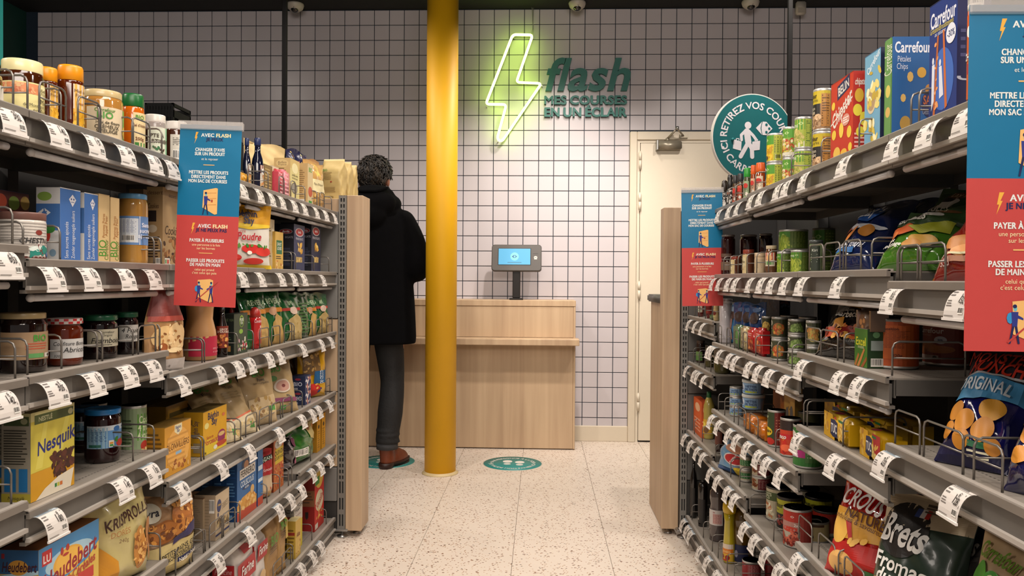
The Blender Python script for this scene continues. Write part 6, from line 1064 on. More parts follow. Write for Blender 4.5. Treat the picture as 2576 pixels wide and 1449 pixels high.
JR = [R_(0, 0, 1, 1, 'c9b890'), ('e', .5, .6, .3, .3, 'd0c49c'), T_(.5, .62, .16, 'Reflets', '5a4a2c', 'i', .5), ('l', .2, .15, .8, .4, 2, '6a5a3c')]
P('R', 2, 'jar', 1926, 1954, 618, 'antipasti_jar', 'small jar with a cream lid and red tomato label', 'jar', c='5a3a24', lid='b9a88c', lidh=.12, lab=(.28, .75), lc='c9b8a4', rot=34, d=.025, f=[R_(0, .45, 1, 1, 'b5402c'), ('e', .6, .62, .2, .25, 'd8a870'), R_(.3, .1, .9, .35, '5a8a4c')])
P('R', 2, 'bottle', 1898, 1925, 636, 'pate_jar', 'plain cream tub among the small jars', 'tub', c='b59a78', capc='b9a080', prof=[(.95, 0), (1, .05), (1, .8)], cap=[(1, .8), (1.02, .82), (1, 1), (.01, 1)], lab=(.1, .7), lc='b9a484', d=.025, g=.5, f=[('e', .3, .3, .12, .2, '8a7454'), ('l', .4, .3, .9, .8, 4, '9a8464')])
for u0, u1, v, w_ in ((1868, 1897, 628, 'tallest one'), (1836, 1864, 644, 'middle one'), (1817, 1834, 652, 'beside the banner')):
    P('R', 2, 'jar', u0, u1, v, 'pate_jar', 'small pâté jar with a cream paper band, '+w_, 'jar', c='5a3422', lid='8a3a2a', lidh=.2, lab=(.06, .8), lc='c9b078', span=110, rot=12, d=.025, f=JR)
for u0, u1, w_ in ((1816, 1846, 'left one'), (1862, 1903, 'middle one'), (1909, 1942, 'right one')):
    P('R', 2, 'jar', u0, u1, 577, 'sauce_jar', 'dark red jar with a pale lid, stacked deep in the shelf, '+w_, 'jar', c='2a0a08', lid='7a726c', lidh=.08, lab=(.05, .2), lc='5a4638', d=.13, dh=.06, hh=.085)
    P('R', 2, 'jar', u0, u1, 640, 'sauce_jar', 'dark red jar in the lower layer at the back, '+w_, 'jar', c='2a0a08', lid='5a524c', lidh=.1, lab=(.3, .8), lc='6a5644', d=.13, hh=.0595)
# ================================================================= RIGHT ROW 3
P('R', 3, 'bottle', 1757, 1771, 760, 'condiment_jar', 'small jar with a red and white label beside the grey panel', 'jar', c='5a1c14', capc='c9c2b8', prof=[(.9, 0), (1, .05), (1, .8)], cap=[(1, .8), (1, 1), (.01, 1)], lab=(.3, .8), lc='c4bda8', d=.03, f=[R_(0, .5, 1, .7, '8a3a2c'), R_(.2, .1, .8, .35, '3f7a44')])
P('R', 3, 'bottle', 1775, 1794, 762, 'ketchup_bottle', 'upside down red ketchup bottle with a white cap', 'bottle', c='6e150d', capc='6e150d', prof=[(.62, 0), (.64, .14), (.66, .15), (.85, .3), (1, .55)], cap=[(1, .55), (.95, .8), (.7, 1), (.01, 1)], lab=(.30, .6), lc='7a1a10', d=.03, f=[('e', .5, .5, .3, .3, '8a2a1c')])
P('R', 3, 'bottle', 1796, 1809, 758, 'mayonnaise_bottle', 'cream coloured sauce bottle beside the ketchup', 'bottle', c='b9a474', capc='8a2018', prof=[(.9, 0), (1, .05), (1, .75), (.7, .86)], cap=[(.55, .86), (.5, 1), (.01, 1)], lab=(.2, .6), lc='c9b67c', d=.02, f=[('e', .5, .5, .3, .3, '7a2a1c')])
P('R', 3, 'bottle', 1811, 1842, 752, 'mustard_pot', 'white pot without a picture at the end of the third right shelf', 'pot', c='a8a2a4', capc='aca6a6', prof=[(.9, 0), (.97, .03), (1, .45), (.98, .5), (1, .9)], cap=[(1.02, .9), (1.02, 1), (.01, 1)], lab=(.1, .4), lc='aaa4a6', d=.02, g=.4)
for i, (u0, u1) in enumerate(((1836, 1848), (1852, 1868), (1871, 1886), (1889, 1905))):
    P('R', 3, 'bag', u0, u1, 762, 'tube_pack', 'blue blister pack with a rounded top, %s from the left' % ['first', 'second', 'third', 'fourth'][i], 'packet', D=.03, d=.06, rot=30, c='24487e' if i else '3f78a8', g=.2, f=[R_(.25, .1, .5, .8, 'a5786c'), ('e', .5, .72, .25, .12, '5a4038'), ('e', .5, .85, .2, .06, '8aa0b8')] if i < 1 else [('e', .45, .68, .3, .12, '4a3834'), ('e', .55, .85, .25, .05, '4f70a0'), ('l', .2, .1, .8, .4, 5, '3f60a0')])
P('R', 3, 'box', 1912, 1962, 748, 'tuna_box_stack', 'dark blue flat box in the stack at the back of the third shelf', 'box', D=.05, d=.16, st=3, c=['121b33', '0f1524'], s=[('n', .1, .3, .9, .7, 12, .006, ('4a5668', '6a4a44'))], f=[('n', .05, .2, .95, .8, 40, .006, ('3a4658', '6a4a44', '56627a'))])
for u0, u1, v, c_, w_, ff in ((1786, 1798, 822, '5a7a44', 'pale green packet nearest the end', []), (1846, 1862, 818, '2c5a28', 'dark green tray pack', [R_(.2, .2, .8, .8, '4f7a3c')]), (1864, 1878, 822, 'b5a478', 'cream tray pack', [('n', .1, .1, .9, .9, 14, .006, ('c9b890', '8a7a4c'))])):
    P('R', 3, 'pack', u0, u1, v, 'tray_pack', w_+' behind the wires', 'packet', D=.025, d=.025, c=c_, f=ff)
TR = [R_(.12, .12, .88, .55, '8a2a14'), ('n', .15, .15, .85, .5, 20, .006, ('c9602c', 'd88a4c', '6a1c10')), R_(.1, .6, .9, .85, 'b5201c'), ('l', .2, .65, .8, .8, 2, 'd8a8a0')]
P('R', 3, 'pack', 1880, 1898, 826, 'tray_pack', 'red tray pack, nearer the pea green ones', 'packet', D=.03, d=.03, c='a8181a', f=TR)
P('R', 3, 'pack', 1901, 1917, 826, 'tray_pack', 'red tray pack beside the vegetable cans', 'packet', D=.03, d=.03, c='a8181a', f=TR)
def DV(c1, c2): return [R_(0, 0, 1, 1, '3c3f2a'), ('e', .26, .78, .11, .16, 'c4c0b0'), T_(.26, .78, .1, "d'aucy", '3a2a24', 'b', .16), ('e', .62, .45, .22, .34, c1), ('n', .45, .2, .8, .68, 36, .0065, c2), ('l', .12, .3, .36, .5, 3, 'b9b4a0')]
for i, (u0, u1, a_, b_, v, st, w_) in enumerate(((1943, 1981, 'a8683c', ('c2602c', 'a8401c', '7a8a34', 'd89a4c'), 797, 2, 'with diced carrots'), (1985, 2026, '7a8a5c', ('6a8440', '8aa05c', '54702c'), 802, 3, 'with green peas'), (2030, 2066, 'a89a5c', ('b5a04c', '8a6a34', 'c97a3c'), 806, 2, 'with mixed leaves'))):
    P('R', 3, 'can', u0, u1, v, 'vegetable_can', 'dark green vegetable can '+w_, 'can', c='3c3f2a', st=st, rot=38, d=.03, f=DV(a_, b_), grp='stacked dark green vegetable cans '+w_)
P('R', 3, 'can', 1918, 1944, 795, 'vegetable_can', 'dark green vegetable can with yellow beans', 'can', c='3c3f2a', st=2, rot=38, d=.04, f=DV('b5984c', ('c2a04c', 'd8b85c', '8a6a24')), grp='stacked dark green vegetable cans with yellow beans')
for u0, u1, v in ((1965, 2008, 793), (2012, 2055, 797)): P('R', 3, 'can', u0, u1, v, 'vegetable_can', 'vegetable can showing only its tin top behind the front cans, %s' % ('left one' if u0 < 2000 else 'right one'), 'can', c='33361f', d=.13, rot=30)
P('R', 3, 'bag', 2052, 2122, 758, 'chips_bag', 'black barbecue chips bag with a yellow and red crest', 'bag', D=.08, d=.02, lean=32, rot=26, c='17120f', g=.12, coat=1, f=[('e', .55, .90, .3, .06, '8a1c14'), ('t', .55, .90, .07, "Lay's", 'd8cfc0', 'bi', .4), ('e', .55, .82, .26, .05, 'c98a1c'), ('t', .5, .70, .06, 'saveur', 'c9c4bc', 'i', .3), ('t', .5, .62, .09, 'barbecue', 'd8d2c8', 'bi', .7), ('p', [(.3, .5), (.42, .58), (.48, .42), (.3, .28)][::-1], 'c98a34'), ('e', .3, .3, .12, .09, 'b5441c'), ('e', .6, .33, .14, .1, '8a1c14'), ('e', .75, .42, .1, .07, 'a85c24'), ('e', .75, .18, .12, .07, '1c1a18'), ('e', .75, .18, .10, .055, '2c2a28'), ('t', .75, .18, .04, '100%', 'b9b4a8', 'b', .2), ('n', .2, .22, .9, .45, 20, .008, ('c96a2c', '6a1c10', 'd8a04c'))], cr=1.5)
P('R', 3, 'bag', 2034, 2058, 775, 'chips_bag', 'edge of a second barbecue chips bag at its left', 'bag', D=.06, d=.06, lean=34, rot=26, c='17120f', g=.12, coat=1, f=[('e', .5, .85, .3, .08, 'b5601c'), ('t', .5, .6, .08, 'barbecue', 'd8d2c8', 'bi', .7)], cr=1.5)
P('R', 3, 'box', 2152, 2184, 828, 'pretzel_box', 'green pretzel stick box with a clear upper window', 'box', D=.05, d=.025, c=['3a6a1c', '1f3a1c', '6a625a'], f=[T_(.5, .66, .2, 'Excel', 'c9c42c', 'b', .8), T_(.5, .52, .08, 'bretzels', 'c9d0a0', 'i', .6), ('p', [(.0, .02), (.3, .35), (.4, .30), (.15, .0)][::-1], 'a5642c'), ('p', [(.2, .0), (.75, .5), (.82, .45), (.4, .0)][::-1], 'b5743c'), ('p', [(.5, .0), (.95, .3), (.98, .2), (.7, .0)][::-1], '8a4c1c')], s=[('e', .5, .85, .2, .08, '5f8a5c'), R_(.2, .45, .9, .7, '8f9a94'), ('bc', .2, .04, .9, .25)])
P('R', 3, 'pack', 2154, 2184, 762, 'pretzel_tray', 'clear tray of small pretzels resting on the green box', 'tray', D=.05, d=.026, dh=.068, hh=.052, c='6a5240', f=[('e', .55, .45, .3, .3, '5a3a20'), ('e', .45, .45, .12, .12, 'a5703c'), ('e', .7, .5, .1, .1, 'a5703c'), ('e', .58, .25, .1, .1, 'a5703c')])
OC = [R_(0, 0, 1, 1, 'a8481a'), T_(.10, .86, .11, 'Carrefour', 'd8c8b8', 'b', .34), T_(.10, .76, .05, 'Mélange', 'd8b8a0', 'n', .14), ('e', .12, .60, .06, .09, 'c9c0b8'), T_(.12, .6, .05, '30%', '2a2a4a', 'b', .09), ('e', .10, .34, .10, .12, 'c9863c'), ('e', .03, .42, .06, .10, 'd89a4c'), R_(.0, .08, .16, .17, 'cfc4b4'), ('e', .12, .125, .025, .04, '3a3430'), R_(.24, .16, .80, .92, 'b5561f'), T_(.45, .84, .06, 'Composition', '5a2410', 'b', .3), ('l', .27, .40, .76, .80, 14, '7a3414'), T_(.58, .24, .07, '220g', '5a2410', 'b', .2), ('e', .27, .54, .012, .03, 'a02c6c'), R_(.84, .3, .9, .6, '8a3c14')]
P('R', 3, 'can', 2205, 2308, 800, 'cocktail_can', 'big orange cocktail snack can with small print, front one', 'can', c='a8481a', f=OC, rot=52, d=.05, lid='7a7874')
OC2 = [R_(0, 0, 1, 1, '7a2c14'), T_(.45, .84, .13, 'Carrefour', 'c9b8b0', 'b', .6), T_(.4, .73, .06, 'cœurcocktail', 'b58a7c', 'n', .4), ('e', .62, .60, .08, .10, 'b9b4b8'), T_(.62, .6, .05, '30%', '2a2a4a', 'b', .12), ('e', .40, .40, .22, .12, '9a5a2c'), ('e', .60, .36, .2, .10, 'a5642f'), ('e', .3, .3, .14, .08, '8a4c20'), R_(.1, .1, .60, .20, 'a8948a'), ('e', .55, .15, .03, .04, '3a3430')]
P('R', 3, 'can', 2330, 2436, 808, 'cocktail_can', 'big orange cocktail snack can in the shade, second one', 'can', c='8a3c1a', f=OC2, rot=24, d=.18, lid='6a6864')  # shade painted in: can and print are darker copies of the front one
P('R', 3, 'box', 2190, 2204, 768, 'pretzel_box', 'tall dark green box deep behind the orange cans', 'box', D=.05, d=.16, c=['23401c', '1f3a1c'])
# ================================================================= RIGHT ROW 4
P('R', 4, 'jar', 1753, 1775, 856, 'pickle_jar', 'dark pickle jar with a green label, beside the grey panel', 'jar', c='2e1c14', lid='4a3a30', lab=(.1, .5), lc='6a8a4c', d=.03, f=[R_(0, 0, 1, .5, '4f7a34')])
P('R', 4, 'jar', 1776, 1797, 868, 'pickle_jar', 'pickle jar with a purple label', 'jar', c='4a4424', lid='3a342c', lab=(.45, .72), lc='6a2c80', d=.03)
P('R', 4, 'jar', 1799, 1840, 872, 'pickle_jar', 'wide gherkin jar with a pale label', 'jar', c='4f4a24', lid='5a5448', lab=(.38, .75), lc='a8a684', d=.02, f=[('l', .1, .2, .9, .9, 5, '6a6a54')])
TF = [R_(0, 0, 1, 1, '7f9fc0'), ('e', .25, .6, .16, .34, 'c4ccd4'), ('p', [(.24, .3), (.24, .9), (.14, .4)], '24406a'), ('p', [(.26, .3), (.26, .85), (.36, .4)], '24406a'), R_(.1, .12, .9, .26, '5f86ac'), T_(.65, .7, .2, 'MIETTES', '24406a', 'b', .45), T_(.66, .42, .2, 'DE THON', '24406a', 'b', .42), R_(.45, .1, .85, .26, 'a8b83c')]
P('R', 4, 'can', 1839, 1871, 972, 'tuna_can', 'pale blue tuna can with a sailing boat', 'can', c='7f9fc0', st=3, rot=34, d=.03, f=TF, grp='stacked pale blue tuna cans')
P('R', 4, 'can', 1842, 1900, 920, 'tuna_can', 'large dark blue tuna can at the back, under the shelf above', 'can', c='141c34', lid='1c2438', rot=34, d=.11, hh=.155, f=[('e', .2, .7, .1, .2, '7fa8c4'), ('e', .2, .55, .08, .12, 'b5644c'), T_(.62, .8, .1, 'THON', '8a98b0', 'b', .3), ('l', .4, .4, .9, .7, 3, '5a6a88')])
P('R', 4, 'bottle', 1871, 1926, 967, 'tuna_tub', 'white lidded blue tub with a sailing boat, upper one of two', 'tub', c='6f8fae', capc='b9bcb8', prof=[(.86, 0), (.97, .8)], cap=[(1.02, .8), (1.03, .84), (1.03, .98), (.98, 1), (.01, 1)], lab=(.08, .78), lc='7f9fc0', lr=.95, d=.03, rot=34, g=.4, dh=.10, hh=.048, f=TF)
P('R', 4, 'bottle', 1871, 1926, 1003, 'tuna_tub', 'white lidded blue tub with a sailing boat, lower one of two', 'tub', c='6f8fae', capc='b9bcb8', prof=[(.86, 0), (.97, .8)], cap=[(1.02, .8), (1.03, .84), (1.03, .98), (.98, 1), (.01, 1)], lab=(.08, .78), lc='7f9fc0', lr=.95, d=.03, rot=34, g=.4, dh=.052, hh=.048, f=TF)
SP = [('e', .5, .5, .35, .3, 'a8600f'), ('n', .2, .2, .8, .8, 12, .006, ('c98a3c', '8a4a14', 'd8a050'))]
P('R', 4, 'pack', 1872, 1897, 1024, 'sardine_pack', 'glossy orange sardine pack, left of the pair', 'packet', D=.07, d=.015, hh=.05, c='b5640f', f=SP)
P('R', 4, 'pack', 1900, 1924, 1030, 'sardine_pack', 'glossy orange sardine pack, right of the pair', 'packet', D=.07, d=.015, hh=.05, c='b5640f', f=SP)
P('R', 4, 'box', 1948, 1990, 1000, 'sardine_pack', 'orange box lying at the back under the shelf', 'box', D=.06, d=.15, c=['a5560f', '8a4a10'])
P('R', 4, 'box', 1976, 2003, 968, 'matches_box', 'tall yellow box leaning against the back with two printed fish', 'box', D=.03, d=.10, c=['b58a3c', '8a6a2c'], f=[('e', .3, .4, .14, .16, '5a5a5c'), ('e', .7, .45, .14, .16, '5a5a5c'), ('n', .2, .2, .85, .65, 12, .005, ('8a8a8c', '3a3a3c')), ('l', .1, .75, .9, .95, 3, '6a4a1c')])
TO = [R_(0, 0, 1, 1, '2c3a1c'), T_(.25, .86, .10, 'Carrefour', 'b9c490', 'b', .36), ('l', .06, .62, .4, .8, 4, '9aa878'), ('e', .35, .40, .24, .14, 'c9a81c'), T_(.35, .42, .09, "L'Entière", '3a2a14', 'bi', .4), ('e', .2, .13, .16, .11, 'b52a18'), ('e', .5, .11, .16, .11, 'a8241a'), R_(.66, 0, 1, 1, '6a1c14'), ('l', .7, .1, .96, .9, 9, 'a8644c')]
P('R', 4, 'can', 1931, 1975, 1030, 'tomato_can', 'whole tomato can with a yellow sun, left of three', 'can', c='2c3a1c', f=TO, rot=28, vb=1126, d=.03)
PB = [R_(0, 0, 1, 1, 'b5381c'), R_(0, .72, 1, 1, '2a1a16'), R_(0, .45, 1, .60, 'b51c24'), T_(.35, .52, .12, 'Abanco', 'd8d0cc', 'bi', .5), ('n', .05, .04, .9, .42, 26, .010, ('b52418', 'c93c20', '8a1c14')), ('p', [(0, .36), (1, .44), (1, .58), (0, .44)], 'c9921c'), ('e', .6, .2, .2, .1, 'd8603c')]
P('R', 4, 'can', 1963, 2013, 1050, 'tomato_can', 'chopped tomato can with a red banner, middle of three', 'can', c='b5381c', f=PB, rot=28, vb=1151, d=.03)
PH = [R_(0, 0, 1, 1, '2f6a2c'), ('e', .3, .72, .2, .2, 'c9c4b8'), ('e', .55, .66, .2, .17, 'b9b2a4'), ('e', .4, .55, .22, .14, 'd0cabd'), R_(0, .22, .66, .42, '9c2468'), T_(.3, .36, .09, 'CŒURS DE', 'd8b8cc', 'b', .5), T_(.3, .27, .09, 'PALMIERS', 'd8b8cc', 'b', .5), R_(.66, .1, 1, .9, '3f6a34'), ('l', .7, .2, .97, .8, 7, '8aa87c')]
P('R', 4, 'can', 1996, 2066, 1068, 'palm_heart_can', 'palm heart can with a pink band, right of three', 'can', c='2f6a2c', f=PH, rot=30, vb=1181, d=.03)
P('R', 4, 'can', 2082, 2132, 1128, 'palm_heart_can', 'green can half hidden under the higher shelf', 'can', c='3f6a34', f=[('l', .1, .1, .9, .9, 8, '7a9a6a')], d=.09, rot=30, hb=.637)
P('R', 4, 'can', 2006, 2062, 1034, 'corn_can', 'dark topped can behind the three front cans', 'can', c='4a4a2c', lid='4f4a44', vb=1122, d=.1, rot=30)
TUC = [('p', [(0, .0), (.5, .0), (.4, 1), (0, 1)], 'c9980f'), ('n', .02, .1, .2, .9, 12, .008, ('d8b04c', 'b5802c')), ('p', [(.30, .20), (.42, .12), (.60, .15), (.62, .75), (.50, .84), (.32, .80)], '17204a'), T_(.46, .47, .34, 'TUC', 'dcdad4', 'b', .26), ('e', .78, .45, .16, .3, 'c99a3c'), ('n', .64, .15, .95, .75, 26, .006, ('d8b04c', 'e0c878', 'b5802c')), ('p', [(.45, .9), (.55, .98), (.58, .85)], 'a81c1c'), R_(.66, .84, .86, .93, '1f6a3a')]
P('R', 4, 'pack', 2072, 2142, 1030, 'cracker_pack', 'yellow cracker pack with a navy name, front left', 'packet', D=.06, d=.02, hh=.055, rot=-4, c='c2960f', f=TUC, s=[('l', .1, .2, .9, .8, 3, '8a6a14'), ('n', .3, .2, .9, .8, 14, .006, ('8a2a3a', 'a5602c'))], t=[('e', .3, .4, .1, .2, '8a2a3a')])
TUC2 = TUC[:-2]+[('p', [(.8, 0), (1, 0), (1, 1), (.62, 1)], 'a81c20'), ('n', .75, .1, .95, .6, 14, .006, ('d8b04c', 'e0c878')), R_(.62, .84, .82, .93, '1f6a3a')]
P('R', 4, 'pack', 2164, 2226, 1058, 'cracker_pack', 'yellow and red cracker pack with a navy name, front right', 'packet', D=.06, d=.02, hh=.055, rot=-4, c='c2960f', f=TUC2, t=[('e', .3, .4, .1, .2, '8a2a3a')])
P('R', 4, 'pack', 2078, 2146, 1010, 'cracker_pack', 'yellow cracker pack in the shade behind the left one', 'packet', D=.06, d=.09, hh=.055, n=2, c='a8820f', f=TUC)  # both rear pairs get a duller yellow for the shade they stand in
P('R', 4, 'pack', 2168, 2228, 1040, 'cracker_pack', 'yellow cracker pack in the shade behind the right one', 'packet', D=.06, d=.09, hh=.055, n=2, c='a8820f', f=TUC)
MM = [R_(0, .0, 1, .12, '14123a'), ('p', [(0, .70), (1, .66), (1, 1), (0, 1)], '120d18'), ('t', .45, .88, .13, 'MONSTER', 'b52a14', 'b', .95), ('t', .5, .76, .12, 'MUNCH', 'b52a14', 'b', .8), ('p', [(0, .46), (1, .50), (1, .66), (0, .70)], '3f86b4'), R_(0, .68, 1, .70, 'a8a8ac'), ('t', .45, .59, .10, 'ORIGINAL', 'c9d2d8', 'b', .8, -4), ('e', .20, .36, .11, .085, 'b5741c'), ('e', .38, .28, .13, .10, 'c27f24'), ('e', .70, .40, .18, .085, 'c9902c'), ('e', .66, .24, .15, .10, 'c27f24'), ('e', .18, .20, .10, .07, 'b5741c'), ('e', .42, .14, .12, .07, 'b5741c'), R_(.52, .10, .86, .14, '1f5a3a'), ('l', .52, .03, .86, .09, 2, 'c9c4a8'), ('e', .84, .13, .1, .06, 'b5741c')]
P('R', 4, 'bag', 2345, 2440, 890, 'snack_bag', 'large dark blue snack bag with a light blue band, leaning back', 'bag', D=.08, d=.015, lean=36, rot=34, c='141452', g=.1, coat=1, f=MM, cr=1.4)
P('R', 4, 'bag', 2510, 2640, 1010, 'snack_bag', 'yellow topped snack bag cut off by the right edge', 'bag', D=.08, d=.02, lean=30, rot=30, c='141440', g=.1, coat=1, f=[('p', [(0, .62), (1, .66), (1, 1), (0, 1)], 'b5961c'), ('t', .5, .86, .10, 'FROMAGE', 'a82414', 'b', .8)]+[('e', x, y, .14, .09, 'c27f24') for x, y in ((.25, .5), (.6, .46), (.2, .3), (.5, .26), (.8, .3))]+[R_(.5, .12, .9, .2, '1f6a3a')], cr=1.4)
# ================================================================= RIGHT ROW 5
P('R', 5, 'box', 1748, 1768, 1008, 'syrup_box', 'tall orange carton beside the grey panel', 'box', D=.04, d=.03, c=['c2521a', 'b5481a'], s=[('e', .5, .78, .3, .12, 'd8a880'), ('l', .1, .1, .9, .5, 4, 'd89070')], f=[('e', .5, .78, .3, .12, 'd8a880'), ('l', .1, .1, .9, .5, 4, 'd89070')])
P('R', 5, 'bottle', 1773, 1800, 985, 'lemon_bottle', 'ribbed yellow lemon juice bottle with a green cap', 'bottle', c='a8984c', capc='1c5a2c', prof=[(.85, 0), (.95, .03), (1, .25), (.98, .5), (1, .7), (.55, .86), (.4, .88)], cap=[(.42, .87), (.44, .88), (.42, 1), (.01, 1)], lab=(.1, .42), lc='c2982c', d=.03, rot=30, g=.25, f=[('e', .4, .6, .2, .25, 'd8c050'), ('e', .6, .3, .2, .2, '6a4a2c'), R_(.1, .05, .3, .2, '2f6a9a')])
P('R', 5, 'bottle', 1803, 1826, 1030, 'vinegar_bottle', 'dark red vinegar bottle beside the lemon bottle', 'bottle', c='24100c', capc='1c1412', prof=[(.9, 0), (1, .05), (1, .6), (.5, .8), (.4, .9)], cap=[(.42, .9), (.42, 1), (.01, 1)], lab=(.2, .5), lc='5a3024', d=.02)
P('R', 5, 'bag', 1824, 1864, 1105, 'ham_pack', 'peaked blue and yellow pack with a red oval mark', 'packet', D=.06, d=.02, neck=.5, lean=8, rot=24, c='5f86a4', g=.2, f=[('e', .5, .42, .28, .16, 'b9b4b0'), ('e', .5, .42, .24, .13, 'a01c20'), ('t', .5, .42, .09, 'William', 'd8d0cc', 'bi', .5, 50), ('p', [(.55, 0), (1, 0), (1, .34), (.55, .2)], 'c9ae24'), ('e', .5, .72, .3, .14, 'a8765c'), R_(0, 0, .5, .12, '1f4f8a')])
P('R', 5, 'can', 1861, 1893, 1146, 'mackerel_can', 'green banded tin', 'can', st=2, c='9a917a', rot=30, vb=1214, d=.03, f=[R_(0, .2, .9, .8, '2c6a34'), ('l', .05, .25, .85, .75, 5, '8aa884'), R_(0, 0, 1, .12, 'bdb5a0')], grp='stacked green banded tins')
P('R', 5, 'can', 1892, 1938, 1160, 'chili_can', 'dark red lentil can with a white lid rim', 'can', st=2, c='6a1c1c', rot=30, vb=1238, d=.03, f=[R_(0, 0, .62, 1, 'b9ac90'), ('n', .05, .1, .58, .85, 40, .006, ('8a4a24', 'a5602c', '6a3014')), R_(.62, 0, 1, 1, '6e1e24'), ('l', .64, .1, .97, .9, 7, 'b58a84')], grp='stacked dark red lentil cans')
BC = [R_(0, 0, 1, 1, 'b0a68c'), R_(0, .62, 1, .90, '3f4f24'), T_(.32, .82, .10, 'HARICOTS', 'c9ccb0', 'b', .5), T_(.32, .72, .10, 'BLANCS', 'c9ccb0', 'b', .4), ('e', .3, .40, .26, .14, 'a5643c'), ('n', .08, .05, .6, .5, 40, .0065, ('c9bfa0', 'e0d8c0', 'b5764c')), R_(.66, .1, .96, .6, 'a89c80')]
P('R', 5, 'can', 1928, 1988, 1222, 'bean_can', 'tall white bean can with a dark green band', 'can', c='b0a68c', f=BC, rot=26, vb=1314, d=.03, lid='4a4844')
YB = [R_(0, 0, 1, 1, '1c1a18'), R_(0, .5, 1, .97, 'a8a81c'), T_(.3, .78, .16, 'Carrefour', '2a2a14', 'b', .55), ('l', .1, .56, .5, .64, 1, '4a4a1c'), ('n', .1, .04, .7, .42, 26, .007, ('8a2c24', '6a1c1c', 'a5483c')), T_(.3, .3, .12, 'rouges', 'c9c0b8', 'i', .3)]
P('R', 5, 'can', 1955, 2020, 1246, 'kidney_bean_can', 'yellow and black bean can with a dark ring pull lid, front one', 'can', c='1c1a18', f=YB, rot=26, vb=1340, d=.05, lid='3a3834')
P('R', 5, 'can', 2026, 2096, 1246, 'kidney_bean_can', 'yellow and black bean can with a dark ring pull lid, deeper one', 'can', c='1c1a18', f=YB, rot=26, vb=1322, d=.12, lid='33312e')
P('R', 5, 'can', 1996, 2060, 1225, 'bean_can', 'white bean can deep in the shelf, only its top showing', 'can', c='8a826c', f=[], rot=26, vb=1290, d=.12, lid='33312e')
RB_ = [R_(0, 0, 1, 1, 'a8a090'), R_(0, .70, 1, 1, 'a82414'), ('d', .62, .85, .06, 'd8c0b8', 'd8c0b8'), T_(.7, .62, .08, '2x', 'd8d0c8', 'b', .2), R_(0, .45, 1, .70, 'a5766c'), ('e', .55, .48, .24, .08, 'b5301c'), ('n', .05, .03, .75, .42, 70, .0075, ('8a2a1c', 'a5402c', '5a1814', 'c9644c')), R_(.78, .1, 1, .9, '9a3c34')]
P('R', 5, 'can', 1971, 2040, 1275, 'kidney_bean_can', 'tall red kidney bean can with a tin lid at the front', 'can', c='a82414', f=RB_, rot=26, vb=1382, d=.03)
P('R', 5, 'can', 2046, 2110, 1280, 'kidney_bean_can', 'red kidney bean can behind the tall front one', 'can', c='8a1e12', f=RB_, rot=26, vb=1352, d=.1, lid='4f4c48')
CA = [R_(0, 0, 1, 1, 'b09c6c'), ('l', .1, .5, .34, .8, 4, '5a4424'), ('t', .66, .62, .2, 'BIEN', '3a2414', 'b', .4), ('t', .66, .3, .2, 'Le Cas', '3a2414', 'b', .5), R_(.38, .1, .44, .9, '8a2c1c'), R_(0, .86, 1, 1, '4a2c18')]
P('R', 5, 'can', 2012, 2084, 1305, 'cassoulet_can', 'low wide cassoulet can behind a wire guard', 'can', c='b09c6c', f=CA, rot=10, vb=1368, d=.045, lid='8a8478')
CR = [('p', [(0, .0), (1, .0), (1, .34), (0, .30)], 'a81812'), ('p', [(0, .32), (1, .38), (1, .58), (0, .62)], 'c9922c'), ('e', .2, .42, .16, .14, 'd8a84c'), ('e', .3, .12, .20, .10, 'd0a05c'), ('e', .6, .90, .22, .06, 'b5863c'), ('t', .52, .70, .16, 'CROUSTI', 'd8d4d0', 'bi', .8, -8), ('t', .55, .56, .09, 'NATURE', '4a1c10', 'b', .6, -8), ('t', .5, .50, .05, 'ondulées & savoureuses', '4a1c10', 'n', .85, -8), ('p', [(.3, .5), (.38, .5), (.45, .34), (.40, .34)], 'a81812'), R_(.66, .02, .98, .12, '3a6a34'), ('n', .3, .3, .6, .38, 4, .010, ('d8a84c',))]
P('R', 5, 'bag', 2088, 2168, 1205, 'chips_bag', 'red crinkled chips bag with a white slanted name', 'bag', D=.085, d=.012, lean=20, rot=32, c='a51814', g=.1, coat=1, f=CR, cr=1.5, hb=.4648)
BR = [('p', [(.0, .68), (1, .76), (1, 1), (0, 1)], 'b5a58a'), ('e', .34, .68, .30, .22, '1a1716'), ('t', .36, .66, .22, 'Brets', 'd8d6d2', 'bi', .58, -6), ('p', [(.42, .80), (.47, .80), (.47, .87), (.42, .87)], '2c3f7a'), ('p', [(.47, .80), (.52, .80), (.52, .87), (.47, .87)], 'd8d4d0'), ('p', [(.52, .80), (.57, .80), (.57, .87), (.52, .87)], 'b5241c'), ('t', .45, .40, .11, 'Fromage', 'd0cec8', 'b', .75, -6), ('t', .45, .29, .11, 'du Jura', 'd0cec8', 'b', .6, -6), ('e', .15, .16, .16, .12, 'c9962c'), ('e', .5, .12, .26, .12, 'c9a04c'), ('e', .45, .08, .2, .08, 'd8bc7c'), ('n', .3, .1, .7, .22, 20, .009, ('b5823c', 'd8b060', 'e0c890')), ('p', [(.55, .02), (.8, .18), (1, .04), (1, 0)][::-1], '1c3f24'), R_(.5, .9, .9, .92, '3a2e24'), ('l', .5, .84, .88, .9, 2, '4a3c30')]
P('R', 5, 'bag', 2190, 2300, 1262, 'chips_bag', 'dark green cheese chips bag with a cream folded top', 'bag', D=.09, d=.015, lean=20, rot=34, c='25342a', g=.3, coat=.3, f=BR, cr=1.6, hb=.4648)
